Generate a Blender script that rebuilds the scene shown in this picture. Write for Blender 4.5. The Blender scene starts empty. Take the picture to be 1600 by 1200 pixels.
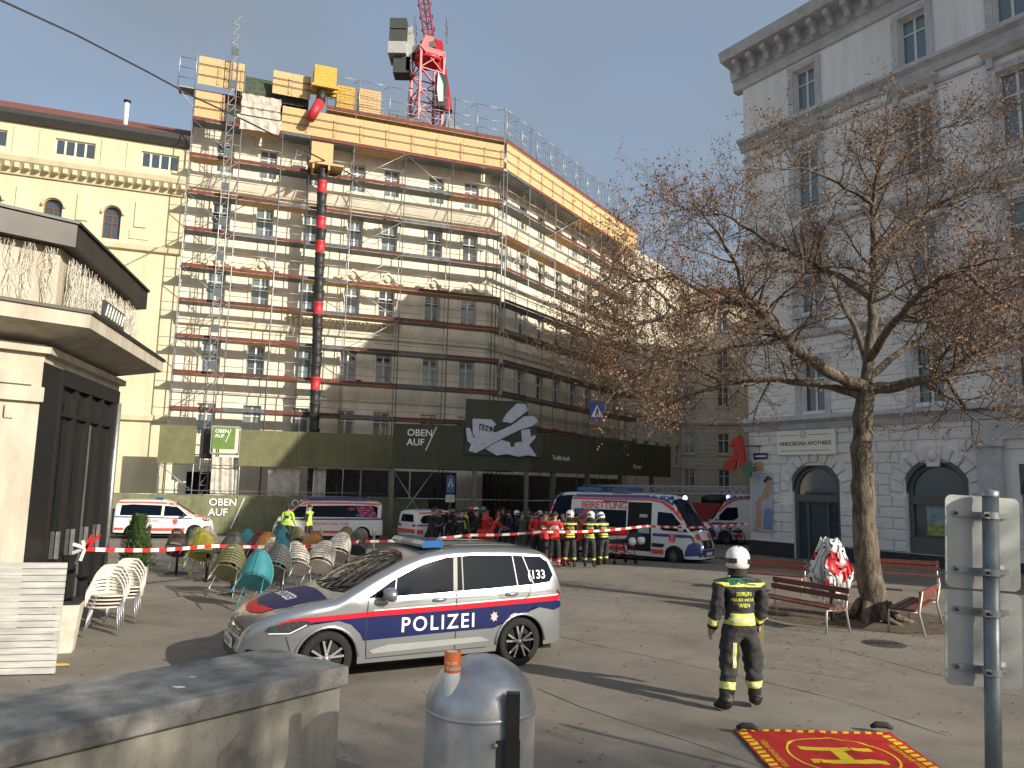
import bpy, bmesh, math, random
from mathutils import Vector, Matrix, noise
from mathutils.bvhtree import BVHTree
random.seed(11)
R = math.radians
sc = bpy.context.scene
COL = sc.collection
# ------------------------------------------------------------------ camera
CAMH, FPX = 2.55, 1200.0
PITCH, ROLL = math.atan(158/1200.0), 0.0225
_cp, _sp, _cr, _sr = math.cos(PITCH), math.sin(PITCH), math.cos(ROLL), math.sin(ROLL)
cF = Vector((0, _cp, _sp)); _u0 = Vector((0, -_sp, _cp)); _r0 = Vector((1, 0, 0))
cR = _cr*_r0 + _sr*_u0; cU = -_sr*_r0 + _cr*_u0
cam_d = bpy.data.cameras.new('camera'); cam = bpy.data.objects.new('camera', cam_d); COL.objects.link(cam)
cam_d.sensor_width = 36; cam_d.lens = 36*FPX/1600; cam_d.clip_start = .1; cam_d.clip_end = 2000
cam.matrix_world = Matrix(((cR.x, cU.x, -cF.x, 0), (cR.y, cU.y, -cF.y, 0), (cR.z, cU.z, -cF.z, CAMH), (0, 0, 0, 1)))
sc.camera = cam
# ------------------------------------------------------------------ sky, sun, exposure
SUN_EL = R(24.3); LDIR = Vector((-.80, .60, 0)).normalized()      # where the light travels
w = bpy.data.worlds.new('World'); sc.world = w; w.use_nodes = True
nt = w.node_tree; N = nt.nodes; L = nt.links; N.clear()
sky = N.new('ShaderNodeTexSky'); sky.sky_type = 'NISHITA'; sky.sun_disc = False
sky.sun_elevation = SUN_EL; sky.sun_rotation = math.atan2(-LDIR.x, -LDIR.y); sky.altitude = 200; sky.dust_density = 3.0; sky.air_density = 1.0
tc = N.new('ShaderNodeTexCoord'); mp = N.new('ShaderNodeMapping'); mp.inputs['Scale'].default_value = (1.0, 1.0, 2.2)
L.new(tc.outputs['Generated'], mp.inputs[0])
nz = N.new('ShaderNodeTexNoise'); nz.inputs['Scale'].default_value = 1.7; nz.inputs['Detail'].default_value = 3; nz.inputs['Roughness'].default_value = .45
L.new(mp.outputs[0], nz.inputs[0])
rp = N.new('ShaderNodeValToRGB'); rp.color_ramp.elements[0].position = .28; rp.color_ramp.elements[0].color = (.32, .32, .32, 1); rp.color_ramp.elements[1].position = .68; rp.color_ramp.elements[1].color = (.97, .97, .97, 1)
L.new(nz.outputs[0], rp.inputs[0])
bg1 = N.new('ShaderNodeBackground'); bg1.inputs[1].default_value = .15; L.new(sky.outputs[0], bg1.inputs[0])
bg2 = N.new('ShaderNodeBackground'); bg2.inputs[0].default_value = (.335, .40, .475, 1); bg2.inputs[1].default_value = .50   # grey rain cloud
mx = N.new('ShaderNodeMixShader'); L.new(rp.outputs[0], mx.inputs[0]); L.new(bg1.outputs[0], mx.inputs[1]); L.new(bg2.outputs[0], mx.inputs[2])
ow = N.new('ShaderNodeOutputWorld'); L.new(mx.outputs[0], ow.inputs[0])
sd = bpy.data.lights.new('sun', 'SUN'); sd.energy = 3.7; sd.angle = R(.5); sd.color = (1, .915, .77)
so = bpy.data.objects.new('sun', sd); COL.objects.link(so)
_l = Vector((LDIR.x*math.cos(SUN_EL), LDIR.y*math.cos(SUN_EL), -math.sin(SUN_EL)))
so.rotation_euler = _l.to_track_quat('-Z', 'Y').to_euler(); so.location = (20, -15, 40)
sc.view_settings.view_transform = 'Standard'; sc.view_settings.look = 'None'; sc.view_settings.gamma = 1; sc.view_settings.exposure = 0.75
# ------------------------------------------------------------------ helpers
def gz(x, y):
    t = min(1, max(0, (y-22)/13.0)); return -.4*t*t*(3-2*t)
def ray(px, py): return cF + ((px-800)/FPX)*cR + ((600-py)/FPX)*cU
def G(px, py, z=None):
    d = ray(px, py); zz = 0 if z is None else z
    for _ in range(30):
        t = (zz-CAMH)/d.z; q = Vector((d.x*t, d.y*t, zz))
        if z is not None: return q
        zz = .5*zz + .5*gz(q.x, q.y)
    return q
def at(px, py, Y):
    d = ray(px, py); t = Y/d.y; return Vector((d.x*t, Y, CAMH+d.z*t))
MATS = {}
def mat(name, col, rough=.7, metal=0, var=.12, scale=4., bump=0, bscale=40., col2=None, coat=0, spec=.5, emit=None, detail=5, coords='Object', contrast=(.35,.65), trans=0, alpha=1, stretch=None):
    if name in MATS: return MATS[name]
    m = bpy.data.materials.new(name); MATS[name] = m; m.use_nodes = True
    t = m.node_tree; n = t.nodes; l = t.links; b = n['Principled BSDF']
    b.inputs['Roughness'].default_value = rough; b.inputs['Metallic'].default_value = metal
    b.inputs['Coat Weight'].default_value = coat; b.inputs['Coat Roughness'].default_value = .04
    b.inputs['Specular IOR Level'].default_value = spec
    if trans: b.inputs['Transmission Weight'].default_value = trans
    if alpha < 1: b.inputs['Alpha'].default_value = alpha
    c = (col[0], col[1], col[2], 1)
    if emit: b.inputs['Emission Color'].default_value = (emit[0], emit[1], emit[2], 1); b.inputs['Emission Strength'].default_value = emit[3]
    x = n.new('ShaderNodeTexCoord')
    if var > 0 or col2:
        z = n.new('ShaderNodeTexNoise'); z.inputs['Scale'].default_value = scale; z.inputs['Detail'].default_value = detail; z.inputs['Roughness'].default_value = .6
        if stretch:
            mpn = n.new('ShaderNodeMapping'); mpn.inputs['Scale'].default_value = stretch; l.new(x.outputs[coords], mpn.inputs[0]); l.new(mpn.outputs[0], z.inputs[0])
        else: l.new(x.outputs[coords], z.inputs[0])
        r = n.new('ShaderNodeValToRGB'); r.color_ramp.elements[0].position = contrast[0]; r.color_ramp.elements[1].position = contrast[1]
        k = col2 or [v*(1-var) for v in col]; k1 = col if col2 else [min(1, v*(1+var)) for v in col]
        r.color_ramp.elements[0].color = (k[0], k[1], k[2], 1); r.color_ramp.elements[1].color = (k1[0], k1[1], k1[2], 1)
        l.new(z.outputs[0], r.inputs[0]); l.new(r.outputs[0], b.inputs['Base Color'])
    else: b.inputs['Base Color'].default_value = c
    if bump > 0:
        z2 = n.new('ShaderNodeTexNoise'); z2.inputs['Scale'].default_value = bscale; z2.inputs['Detail'].default_value = 4; l.new(x.outputs[coords], z2.inputs[0])
        bp = n.new('ShaderNodeBump'); bp.inputs['Strength'].default_value = bump; bp.inputs['Distance'].default_value = .02
        l.new(z2.outputs[0], bp.inputs['Height']); l.new(bp.outputs[0], b.inputs['Normal'])
    return m
class MB:
    def __init__(s): s.v = []; s.f = []; s.mi = []; s.cur = 0; s.sm = []; s.smooth = False
    def add(s, vs, fs):
        o = len(s.v); s.v += [tuple(v) for v in vs]
        for f in fs: s.f.append([i+o for i in f]); s.mi.append(s.cur); s.sm.append(s.smooth)
        return s
    def box(s, x0, x1, y0, y1, z0, z1, M=None):
        vs = [Vector((x, y, z)) for x in (x0, x1) for y in (y0, y1) for z in (z0, z1)]
        if M is not None: vs = [M @ v for v in vs]
        return s.add(vs, [(0, 1, 3, 2), (4, 6, 7, 5), (0, 4, 5, 1), (2, 3, 7, 6), (0, 2, 6, 4), (1, 5, 7, 3)])
    def beam(s, a, b, w_, h_, up=(0, 0, 1)):
        a = Vector(a); b = Vector(b); d = (b-a)
        if d.length < 1e-6: return s
        d.normalize(); u = Vector(up)
        if abs(d.dot(u)) > .98: u = Vector((1, 0, 0))
        sx = d.cross(u).normalized(); sz = sx.cross(d).normalized(); vs = []
        for p in (a, b):
            for i, j in ((-1, -1), (1, -1), (1, 1), (-1, 1)): vs.append(p + sx*(w_/2*i) + sz*(h_/2*j))
        return s.add(vs, [(0, 1, 2, 3), (7, 6, 5, 4), (0, 4, 5, 1), (1, 5, 6, 2), (2, 6, 7, 3), (3, 7, 4, 0)])
    def path(s, pts, rad, n=6, cap=True, flat=1.0):
        pts = [Vector(p) for p in pts]; k = len(pts)
        if not hasattr(rad, '__len__'): rad = [rad]*k
        o = len(s.v); pu = None
        for i, p in enumerate(pts):
            d = (pts[min(i+1, k-1)] - pts[max(i-1, 0)])
            if d.length < 1e-7: d = Vector((0, 0, 1))
            d.normalize()
            if pu is None: pu = Vector((0, 0, 1)) if abs(d.z) < .9 else Vector((1, 0, 0))
            sx = d.cross(pu); sx = sx.normalized() if sx.length > 1e-5 else d.orthogonal().normalized()
            pu = sx.cross(d).normalized()
            for j in range(n):
                a = 2*math.pi*j/n; s.v.append(tuple(p + sx*(math.cos(a)*rad[i]) + pu*(math.sin(a)*rad[i]*flat)))
        for i in range(k-1):
            for j in range(n):
                s.f.append([o+i*n+j, o+i*n+(j+1) % n, o+(i+1)*n+(j+1) % n, o+(i+1)*n+j]); s.mi.append(s.cur); s.sm.append(n > 4)
        if cap:
            s.f.append([o+j for j in range(n)][::-1]); s.mi.append(s.cur); s.sm.append(False)
            s.f.append([o+(k-1)*n+j for j in range(n)]); s.mi.append(s.cur); s.sm.append(False)
        return s
    def tube(s, a, b, r, n=6, r2=None): return s.path([a, b], [r, r if r2 is None else r2], n)
    def lathe(s, prof, n=24, c=(0, 0, 0), M=None, caps=True):
        o = len(s.v); k = len(prof); c = Vector(c)
        for (r_, z_) in prof:
            for j in range(n):
                a = 2*math.pi*j/n; p = Vector((r_*math.cos(a), r_*math.sin(a), z_))
                s.v.append(tuple((M @ p if M is not None else p) + c))
        for i in range(k-1):
            for j in range(n):
                s.f.append([o+i*n+j, o+i*n+(j+1) % n, o+(i+1)*n+(j+1) % n, o+(i+1)*n+j]); s.mi.append(s.cur); s.sm.append(True)
        if caps:
            s.f.append([o+j for j in range(n)][::-1]); s.mi.append(s.cur); s.sm.append(False)
            s.f.append([o+(k-1)*n+j for j in range(n)]); s.mi.append(s.cur); s.sm.append(False)
        return s
    def prism(s, poly, fn, d0, d1):
        k = len(poly)
        vs = [fn(x, y, d0) for x, y in poly] + [fn(x, y, d1) for x, y in poly]
        return s.add(vs, [list(range(k)), list(range(2*k-1, k-1, -1))] + [(i, i+k, (i+1) % k + k, (i+1) % k) for i in range(k)])
    def mesh(s, name, mats):
        me = bpy.data.meshes.new(name); me.from_pydata(s.v, [], s.f)
        for m in (mats if isinstance(mats, (list, tuple)) else [mats]): me.materials.append(m)
        me.polygons.foreach_set('material_index', s.mi); me.polygons.foreach_set('use_smooth', s.sm); me.update()
        return me
    def build(s, name, mats, parent=None, loc=None, rz=0, fix=True):
        me = s.mesh(name, mats)
        if fix:
            b = bmesh.new(); b.from_mesh(me); bmesh.ops.recalc_face_normals(b, faces=b.faces); b.to_mesh(me); b.free()
        return inst(name, me, parent, loc, rz)
def inst(name, me, parent=None, loc=None, rz=0, scale=None):
    o = bpy.data.objects.new(name, me); COL.objects.link(o)
    if parent is not None: o.parent = parent
    if loc is not None: o.location = loc
    if rz: o.rotation_euler = (0, 0, rz)
    if scale: o.scale = scale
    return o
def tag(o, label, cat=None, group=None, kind=None):
    if label: o['label'] = label
    if cat: o['category'] = cat
    if group: o['group'] = group
    if kind: o['kind'] = kind
    return o
def thing(name, label, cat, loc=(0, 0, 0), rz=0, group=None):
    o = bpy.data.objects.new(name, None); COL.objects.link(o); o.location = loc; o.rotation_euler = (0, 0, rz); o.empty_display_size = .2
    return tag(o, label, cat, group)
def struct(o): o['kind'] = 'structure'; return o
def copy_tree(o, parent=None):
    c = o.copy(); COL.objects.link(c); c.parent = parent
    for ch in o.children: copy_tree(ch, c)
    return c
def text_mesh(txt, size, font_bold=True, ext=0., shear=0, space=1.0, align='LEFT'):
    cu = bpy.data.curves.new('t', 'FONT'); cu.body = txt; cu.size = size; cu.extrude = ext; cu.shear = shear; cu.space_character = space; cu.align_x = align
    cu.offset = size*.012 if font_bold else 0; cu.resolution_u = 3
    o = bpy.data.objects.new('t', cu); COL.objects.link(o)
    me = bpy.data.meshes.new_from_object(o.evaluated_get(bpy.context.evaluated_depsgraph_get()))
    bpy.data.objects.remove(o); bpy.data.curves.remove(cu); return me
def text_on(name, txt, size, m, parent, x, y, z, **k):
    """flat lettering standing on a local x/z plane, facing -y"""
    me = text_mesh(txt, size, **k); me.transform(Matrix.Rotation(R(90), 4, 'X')); me.materials.clear(); me.materials.append(m)
    return inst(name, me, parent, (x, y, z))
# ------------------------------------------------------------------ materials
m_asph = mat('asphalt', (.235, .205, .17), .85, var=.0, bump=.0)
m_plaster = mat('cream_plaster', (.80, .74, .60), .9, scale=1.0, col2=(.60, .53, .41), bump=.15, bscale=20, stretch=(1.1, 1.1, .3), detail=8, contrast=(.28, .6))
m_yellow = mat('yellow_plaster', (.64, .575, .40), .9, scale=1.0, col2=(.53, .465, .31), bump=.1, stretch=(1.5, 1.5, .2), detail=8, contrast=(.3, .62))
m_grey = mat('grey_plaster', (.82, .80, .78), .9, scale=1.0, col2=(.64, .62, .60), bump=.1, stretch=(1.6, 1.6, .16), detail=8, contrast=(.28, .62))
m_greytrim = mat('grey_trim', (.47, .47, .48), .8, scale=2, var=.15)
m_stone = mat('rustic_stone', (.80, .77, .74), .9, scale=1.2, col2=(.64, .61, .58), bump=.3, bscale=25, coords='Object')
m_glass = mat('window_glass', (.05, .07, .085), .06, var=0, spec=.9)
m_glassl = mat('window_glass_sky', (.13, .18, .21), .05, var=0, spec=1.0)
m_wframe = mat('white_window_frame', (.66, .64, .58), .5, var=.06)
m_brownf = mat('brown_window_frame', (.12, .055, .035), .6)
m_dark = mat('dark_interior', (.012, .012, .012), .9, var=0)
m_black = mat('black_metal', (.016, .016, .017), .45, var=.1)
m_steel = mat('galvanised_steel', (.38, .39, .40), .45, metal=.75, scale=12, var=.2)
m_pole = mat('grey_pole', (.10, .12, .13), .45, metal=.4, scale=14, var=.2)
m_redwood = mat('red_deck_board', (.20, .045, .032), .75, scale=3, col2=(.10, .025, .02))
m_osb = mat('osb_board', (.66, .47, .25), .8, scale=22, col2=(.48, .31, .14), detail=3, contrast=(.3, .7))
m_wood = mat('timber', (.48, .31, .15), .8, scale=6, var=.25)
m_yel = mat('yellow_board', (.60, .38, .05), .7, scale=9, col2=(.46, .28, .04))
m_green = mat('olive_hoarding', (.062, .064, .034), .75, scale=1.2, col2=(.048, .05, .027))
m_greenl = mat('olive_mesh_fence', (.19, .20, .11), .85, scale=2.5, col2=(.13, .14, .08), bump=.3, bscale=9)
m_white = mat('white_paint', (.78, .78, .76), .5, var=.04)
m_print = mat('white_print', (.8, .8, .78), .6, var=0)
m_roof = mat('red_roof_tiles', (.23, .075, .045), .8, scale=14, col2=(.11, .038, .025))
m_net = mat('dust_net', (.50, .46, .40), .95, scale=3, var=.2)
m_concrete = mat('weathered_concrete', (.30, .285, .25), .9, scale=3.0, col2=(.125, .122, .11), bump=.35, bscale=45, detail=8)
m_red = mat('crane_red', (.50, .02, .035), .45, var=.12)
m_rubber = mat('rubber', (.009, .009, .009), .85, var=.15, scale=20)
m_blind = mat('curtain_white', (.45, .45, .42), .8, var=.1)
# ================================================================== GROUND
def ground_z(x, y): return gz(x, y)
gm = MB(); ys = [-60, -20, -5, 5, 12, 18] + [20+i for i in range(18)] + [40, 45, 55, 70, 100, 160, 400]; xs = [-300, -80, -40, -20, -10, 0, 10, 20, 40, 80, 300]
gm.add([(x, y, gz(x, y)) for y in ys for x in xs], [(j*len(xs)+i, j*len(xs)+i+1, (j+1)*len(xs)+i+1, (j+1)*len(xs)+i) for j in range(len(ys)-1) for i in range(len(xs)-1)])
mt = m_asph.node_tree; b_ = mt.nodes['Principled BSDF']; l_ = mt.links
x_ = mt.nodes.new('ShaderNodeTexCoord')
def nz_(sc_, det, ro=.6, mapsc=None):
    z = mt.nodes.new('ShaderNodeTexNoise'); z.inputs['Scale'].default_value = sc_; z.inputs['Detail'].default_value = det; z.inputs['Roughness'].default_value = ro
    if mapsc:
        q = mt.nodes.new('ShaderNodeMapping'); q.inputs['Scale'].default_value = mapsc; q.inputs['Rotation'].default_value = (0, 0, R(-36)); l_.new(x_.outputs['Object'], q.inputs[0]); l_.new(q.outputs[0], z.inputs[0])
    else: l_.new(x_.outputs['Object'], z.inputs[0])
    return z
def ramp_(src, p0, c0, p1, c1):
    r_ = mt.nodes.new('ShaderNodeValToRGB'); e = r_.color_ramp.elements; e[0].position = p0; e[0].color = (*c0, 1); e[1].position = p1; e[1].color = (*c1, 1); l_.new(src.outputs[0], r_.inputs[0]); return r_
def mul_(a, b, f=1.0):
    k = mt.nodes.new('ShaderNodeMix'); k.data_type = 'RGBA'; k.blend_type = 'MULTIPLY'; k.inputs[0].default_value = f; l_.new(a.outputs[0], k.inputs[6]); l_.new(b.outputs[0], k.inputs[7]); 
    o = mt.nodes.new('NodeReroute'); l_.new(k.outputs[2], o.inputs[0]); return o
base = ramp_(nz_(.35, 6), .35, (.18, .163, .140), .65, (.245, .222, .190))
grain = ramp_(nz_(75, 3, .8), .30, (.42, .42, .42), .62, (1.18, 1.16, 1.13))
stain = ramp_(nz_(1.1, 6, .7), .34, (.80, .80, .80), .52, (1, 1, 1))
strk = ramp_(nz_(.9, 4, .6, (.35, 2.2, 1)), .36, (.93, .93, .93), .55, (1, 1, 1))
c_ = mul_(mul_(mul_(base, grain), stain), strk); l_.new(c_.outputs[0], b_.inputs['Base Color'])
bp_ = mt.nodes.new('ShaderNodeBump'); bp_.inputs['Strength'].default_value = .35; bp_.inputs['Distance'].default_value = .006; gz_ = nz_(140, 2, .7); l_.new(gz_.outputs[0], bp_.inputs['Height']); l_.new(bp_.outputs[0], b_.inputs['Normal'])
struct(gm.build('plaza_ground', m_asph))
m_patch = mat('asphalt_patch', (.175, .158, .135), .9, scale=4, var=.22, bump=.3, bscale=90)
for x0, y0, wx_, wy_, an in ((-2.6, 13.6, 2.2, 1.0, 12), (4.6, 11.6, 1.5, .8, -32), (-5.2, 9.0, 1.2, .9, 8), (1.5, 18.5, 3.0, 1.0, -30), (7.5, 10.2, 2.4, .6, -30)):
    mb = MB(); k_ = 14; pts = [(x, y) for x, y in [(i/k_, 0) for i in range(k_)]+[(1, i/k_) for i in range(k_)]+[(1-i/k_, 1) for i in range(k_)]+[(0, 1-i/k_) for i in range(k_)]]
    mb.add([((x-.5)*wx_+.03*noise.noise(Vector((x*9, y*9, x0))), (y-.5)*wy_+.03*noise.noise(Vector((y*9, x*9, y0))), 0) for x, y in pts], [list(range(4*k_))]); struct(mb.build('asphalt_patch', m_patch, None, (x0, y0, .003), R(an)))
# tar seams across the plaza (repaired cracks)
m_tar = mat('tar_seam', (.045, .042, .038), .8, var=.2)
def seam(pts, wd=.011):
    mb = MB(); q = []
    for (a, b) in zip(pts[:-1], pts[1:]):
        A, B = G(*a), G(*b); n_ = max(2, int((B-A).length/.25))
        for i in range(n_): q.append(A.lerp(B, i/n_))
    q.append(G(*pts[-1])); vs = []
    for i, p in enumerate(q):
        d = (q[min(i+1, len(q)-1)]-q[max(i-1, 0)]).normalized(); nn = Vector((-d.y, d.x, 0)); o = nn*(noise.noise(p*.5)*.10+noise.noise(p*6)*.008); ww = wd*(.35+abs(noise.noise(p*2.3+Vector((5, 0, 0)))))
        for k in (-1, 1): vs.append((p.x+o.x+nn.x*ww*k, p.y+o.y+nn.y*ww*k, gz(p.x, p.y)+.004))
    mb.add(vs, [(2*i, 2*i+1, 2*i+3, 2*i+2) for i in range(len(q)-1)]); struct(mb.build('tar_seam', m_tar))
seam([(866, 992), (960, 1013), (1112, 1048), (1200, 1068), (1330, 1098), (1480, 1150)]); seam([(838, 1077), (905, 1105), (965, 1125), (1080, 1160), (1240, 1215)])
seam([(1200, 1002), (1310, 1013), (1475, 1058)], .012); seam([(222, 939), (262, 935), (330, 926)], .014)
# pavement with kerb in front of the pharmacy building
AW = R(-56); WB = G(1200, 872); WB.z = 0; wd_ = Vector((math.cos(AW), math.sin(AW), 0)); wn_ = Vector((math.sin(AW), -math.cos(AW), 0))
m_pave = mat('pavement_asphalt', (.16, .15, .135), .9, scale=2, var=.2, bump=.2, bscale=60)
m_kerb = mat('granite_kerb', (.26, .25, .235), .85, scale=9, var=.25)
def strip(name, mm, s0, s1, o0, o1, h):
    mb = MB(); k = 30
    for i in range(k):
        a = s0+(s1-s0)*i/k; b = s0+(s1-s0)*(i+1)/k; p = [WB+wd_*a+wn_*o0, WB+wd_*b+wn_*o0, WB+wd_*b+wn_*o1, WB+wd_*a+wn_*o1]
        zt = [gz(v.x, v.y)+h for v in p]; vs = [(v.x, v.y, z) for v, z in zip(p, zt)]+[(v.x, v.y, z-h-.3) for v, z in zip(p, zt)]
        mb.add(vs, [(0, 1, 2, 3), (3, 2, 6, 7), (0, 3, 7, 4), (1, 5, 6, 2)])
    return struct(mb.build(name, mm))
strip('pavement', m_pave, -3, 34, -.3, 2.6, .10); strip('kerb', m_kerb, -3, 34, 2.602, 2.85, .115)
# ================================================================== BUILDINGS
def window_set(w_, h_, kind):
    """frame mesh + pane meshes; local: x along wall, y into wall, z up from the sill"""
    key = (round(w_, 2), round(h_, 2), kind)
    if key in window_set.c: return window_set.c[key]
    fm = MB(); fr = .075; d0, d1 = 0, .07; panes = []
    mf = {'brown': m_brownf}.get(kind.split('_')[0], m_wframe); arch = 'arch' in kind
    tr = h_*(.66 if 'quad' not in kind else .5)
    cols = 4 if 'four' in kind else 2
    fm.box(-w_/2, -w_/2+fr, d0, d1, 0, h_); fm.box(w_/2-fr, w_/2, d0, d1, 0, h_); fm.box(-w_/2+fr, w_/2-fr, d0, d1, 0, fr); fm.box(-w_/2+fr, w_/2-fr, d0, d1, h_-fr, h_)
    if cols == 4: rows = [(fr, h_-fr)]
    else:
        rows = [(fr, tr-.035), (tr+.035, h_-fr)]; fm.box(-w_/2+fr, w_/2-fr, d0-.015, d1, tr-.035, tr+.035)
    for c in range(1, cols):
        xx = -w_/2+w_*c/cols; fm.box(xx-.05, xx+.05, d0-.012, d1-.003, fr, h_-fr)
    for (a, b) in rows:
        for c in range(cols):
            xa = -w_/2+(fr if c == 0 else w_*c/cols+.05); xb = -w_/2+(w_-fr if c == cols-1 else w_*(c+1)/cols-.05)
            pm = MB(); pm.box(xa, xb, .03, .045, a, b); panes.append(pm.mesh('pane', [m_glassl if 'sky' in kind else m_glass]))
    if arch:
        r_ = w_/2; k = 10; outer = [(r_*math.cos(math.pi*i/k), h_+r_*math.sin(math.pi*i/k)) for i in range(k+1)]; inn = [((r_-fr)*math.cos(math.pi*i/k), h_+(r_-fr)*math.sin(math.pi*i/k)) for i in range(k+1)]
        for i in range(k): fm.prism([outer[i], outer[i+1], inn[i+1], inn[i]], lambda x, z, d: (x, d, z), d0, d1)
        pm = MB(); pm.prism(inn, lambda x, z, d: (x, d, z), .03, .045); panes.append(pm.mesh('pane', [m_glass]))
    window_set.c[key] = (fm.mesh('window', [mf]), panes); return window_set.c[key]
window_set.c = {}
def put_window(root, s, z, w_, h_, kind='white', depth=.22, blind=False):
    fr, pn = window_set(w_, h_, kind); o = inst('window', fr, root, (s, depth, z))
    for p in pn: inst('pane', p, o)
    if blind:
        b = MB(); b.box(-w_/2+.05, w_/2-.05, .05, .06, h_*.45, h_-.05); b.build('blind', m_blind, o)
    return o
def wall_grid(name, root, s0, s1, z0, z1, holes, mm, depth=.3, y=0.0, arches=()):
    """wall sheet with real openings and reveals; holes = (sa, sb, za, zb)"""
    mb = MB(); S = sorted(set([s0, s1]+[h for a in holes for h in a[:2]])); Z = sorted(set([z0, z1]+[h for a in holes for h in a[2:4]]))
    S = [v for v in S if s0 <= v <= s1]; Z = [v for v in Z if z0 <= v <= z1]
    for i in range(len(S)-1):
        for j in range(len(Z)-1):
            cx, cz = (S[i]+S[i+1])/2, (Z[j]+Z[j+1])/2
            if any(a < cx < b and c < cz < d for a, b, c, d in holes): continue
            mb.add([(S[i], y, Z[j]), (S[i+1], y, Z[j]), (S[i+1], y, Z[j+1]), (S[i], y, Z[j+1])], [(0, 1, 2, 3)])
    for a, b, c, d in holes:
        if a < s0 or b > s1: continue
        mb.add([(a, y, c), (b, y, c), (b, y, d), (a, y, d), (a, y+depth, c), (b, y+depth, c), (b, y+depth, d), (a, y+depth, d)], [(0, 4, 5, 1), (1, 5, 6, 2), (2, 6, 7, 3), (3, 7, 4, 0)])
    return mb.build(name, mm, root, fix=False)
def bar(name, root, s0, s1, y0, y1, z0, z1, mm):
    mb = MB(); mb.box(s0, s1, y0, y1, z0, z1); return mb.build(name, mm, root, fix=False)
def molding(name, root, s0, s1, prof, mm, ends=True):
    """horizontal moulding: prof = [(y, z)...] swept along s"""
    mb = MB(); k = len(prof); mb.add([(s0, y, z) for y, z in prof]+[(s1, y, z) for y, z in prof], [(i, (i+1) % k, (i+1) % k+k, i+k) for i in range(k)]+[list(range(k))[::-1], list(range(k, 2*k))]); return mb.build(name, mm, root)
AL = R(19.7); uL = Vector((math.cos(AL), math.sin(AL), 0)); nL = Vector((math.sin(AL), -math.cos(AL), 0))
F0 = Vector((-15.17, 41.23, 0)); PF = F0-nL*3.0
SC = 15.3                                                      # facade corner along the left front
# ---- house under the scaffold ------------------------------------
house = thing('scaffolded_house', 'cream corner apartment house wrapped in scaffolding behind the ambulances', 'building', PF, AL)
colsL = [-1.27, 1.2, 3.9, 6.55, 8.72, 11.66, 14.05]; rowsL = [(20.6, 1.8), (16.9, 1.85), (12.72, 1.85), (8.6, 1.75), (5.0, 1.8)]
WW = 1.0
holes = [(c-WW/2, c+WW/2, z, z+h) for c in colsL for z, h in rowsL]+[(c-.75, c+.75, .3, 2.9) for c in (-1.3, 3.4, 6.4, 9.6, 12.6)]
wall_grid('wall', house, -3.2, SC, -.6, 25.0, holes, m_plaster)
bar('interior', house, -3.1, SC-.1, .5, .6, -.5, 24.9, m_dark)
for c in colsL:
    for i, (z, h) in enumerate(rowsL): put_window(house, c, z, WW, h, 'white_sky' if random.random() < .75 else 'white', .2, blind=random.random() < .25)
AR = R(57); aR = AR-AL
side = inst('side_front', None, house, (SC, 0, 0), aR)
colsR = [1.7+2.55*i for i in range(8)]
holesR = [(c-WW/2, c+WW/2, z, z+h) for c in colsR for z, h in rowsL]+[(c-.75, c+.75, .3, 2.9) for c in (2.4, 6, 9.6, 13, 16.5)]
wall_grid('wall', side, 0, 21.4, -.6, 25.0, holesR, m_plaster); bar('interior', side, .2, 21.3, .5, .6, -.5, 24.9, m_dark)
for c in colsR:
    for i, (z, h) in enumerate(rowsL):
        g = MB(); g.box(-WW/2+.01, WW/2-.01, .05, .06, .01, h-.01); g.cur = 1
        for a, b_2, c_2, d_2 in ((-WW/2, -WW/2+.07, 0, h), (WW/2-.07, WW/2, 0, h), (-WW/2+.07, WW/2-.07, 0, .07), (-WW/2+.07, WW/2-.07, h-.07, h), (-.05, .05, .07, h-.07), (-WW/2+.07, -.05, h*.64, h*.69), (.05, WW/2-.07, h*.64, h*.69)): g.box(a, b_2, .0, .045, c_2, d_2)
        g.build('window', [m_glassl if random.random() < .6 else m_glass, m_wframe], side, (c, .2, z), fix=False)
for r_, s1 in ((house, SC), (side, 21.4)):
    s0 = -3.2 if r_ is house else 0
    molding('string_course', r_, s0, s1+(.06 if r_ is house else 0), [(0, 11.3), (-.22, 11.3), (-.30, 11.55), (-.34, 11.7), (0, 11.75)], m_plaster)
    molding('string_course', r_, s0, s1+(.06 if r_ is house else 0), [(0, 7.35), (-.12, 7.35), (-.18, 7.6), (0, 7.65)], m_plaster)
    molding('cornice', r_, s0, s1+(.06 if r_ is house else 0), [(0, 19.4), (-.2, 19.4), (-.42, 19.8), (-.5, 20.0), (0, 20.1)], m_plaster)
    [bar('shaded_shop_panel', r_, a_, a_+2.9, -.06, -.004, -.5, 3.25, mat('shop_shade_dark', (.035, .032, .028), .6, scale=2, var=.4)) for a_ in [s0+(7.9 if r_ is house else .1)+3.0*k_ for k_ in range(3 if r_ is house else 7)]]; molding('string_course', r_, s0, s1, [(0, 15.6), (-.1, 15.6), (-.14, 15.8), (0, 15.85)], m_plaster)  # dark shop fronts, with the shade under the walkway put into their colour
def surround(root, c, z, w_, h_, mm, y=0, t=.16):
    mb = MB()
    mb.box(c-w_/2-t, c-w_/2-.002, y-.07, y-.002, z-.1, z+h_+t); mb.box(c+w_/2+.002, c+w_/2+t, y-.07, y-.002, z-.1, z+h_+t); mb.box(c-w_/2, c+w_/2, y-.075, y-.002, z+h_+.002, z+h_+t); mb.box(c-w_/2-t-.06, c+w_/2+t+.06, y-.15, y-.003, z-.22, z-.102)
    return mb.build('window_surround', mm, root, fix=False)
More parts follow.
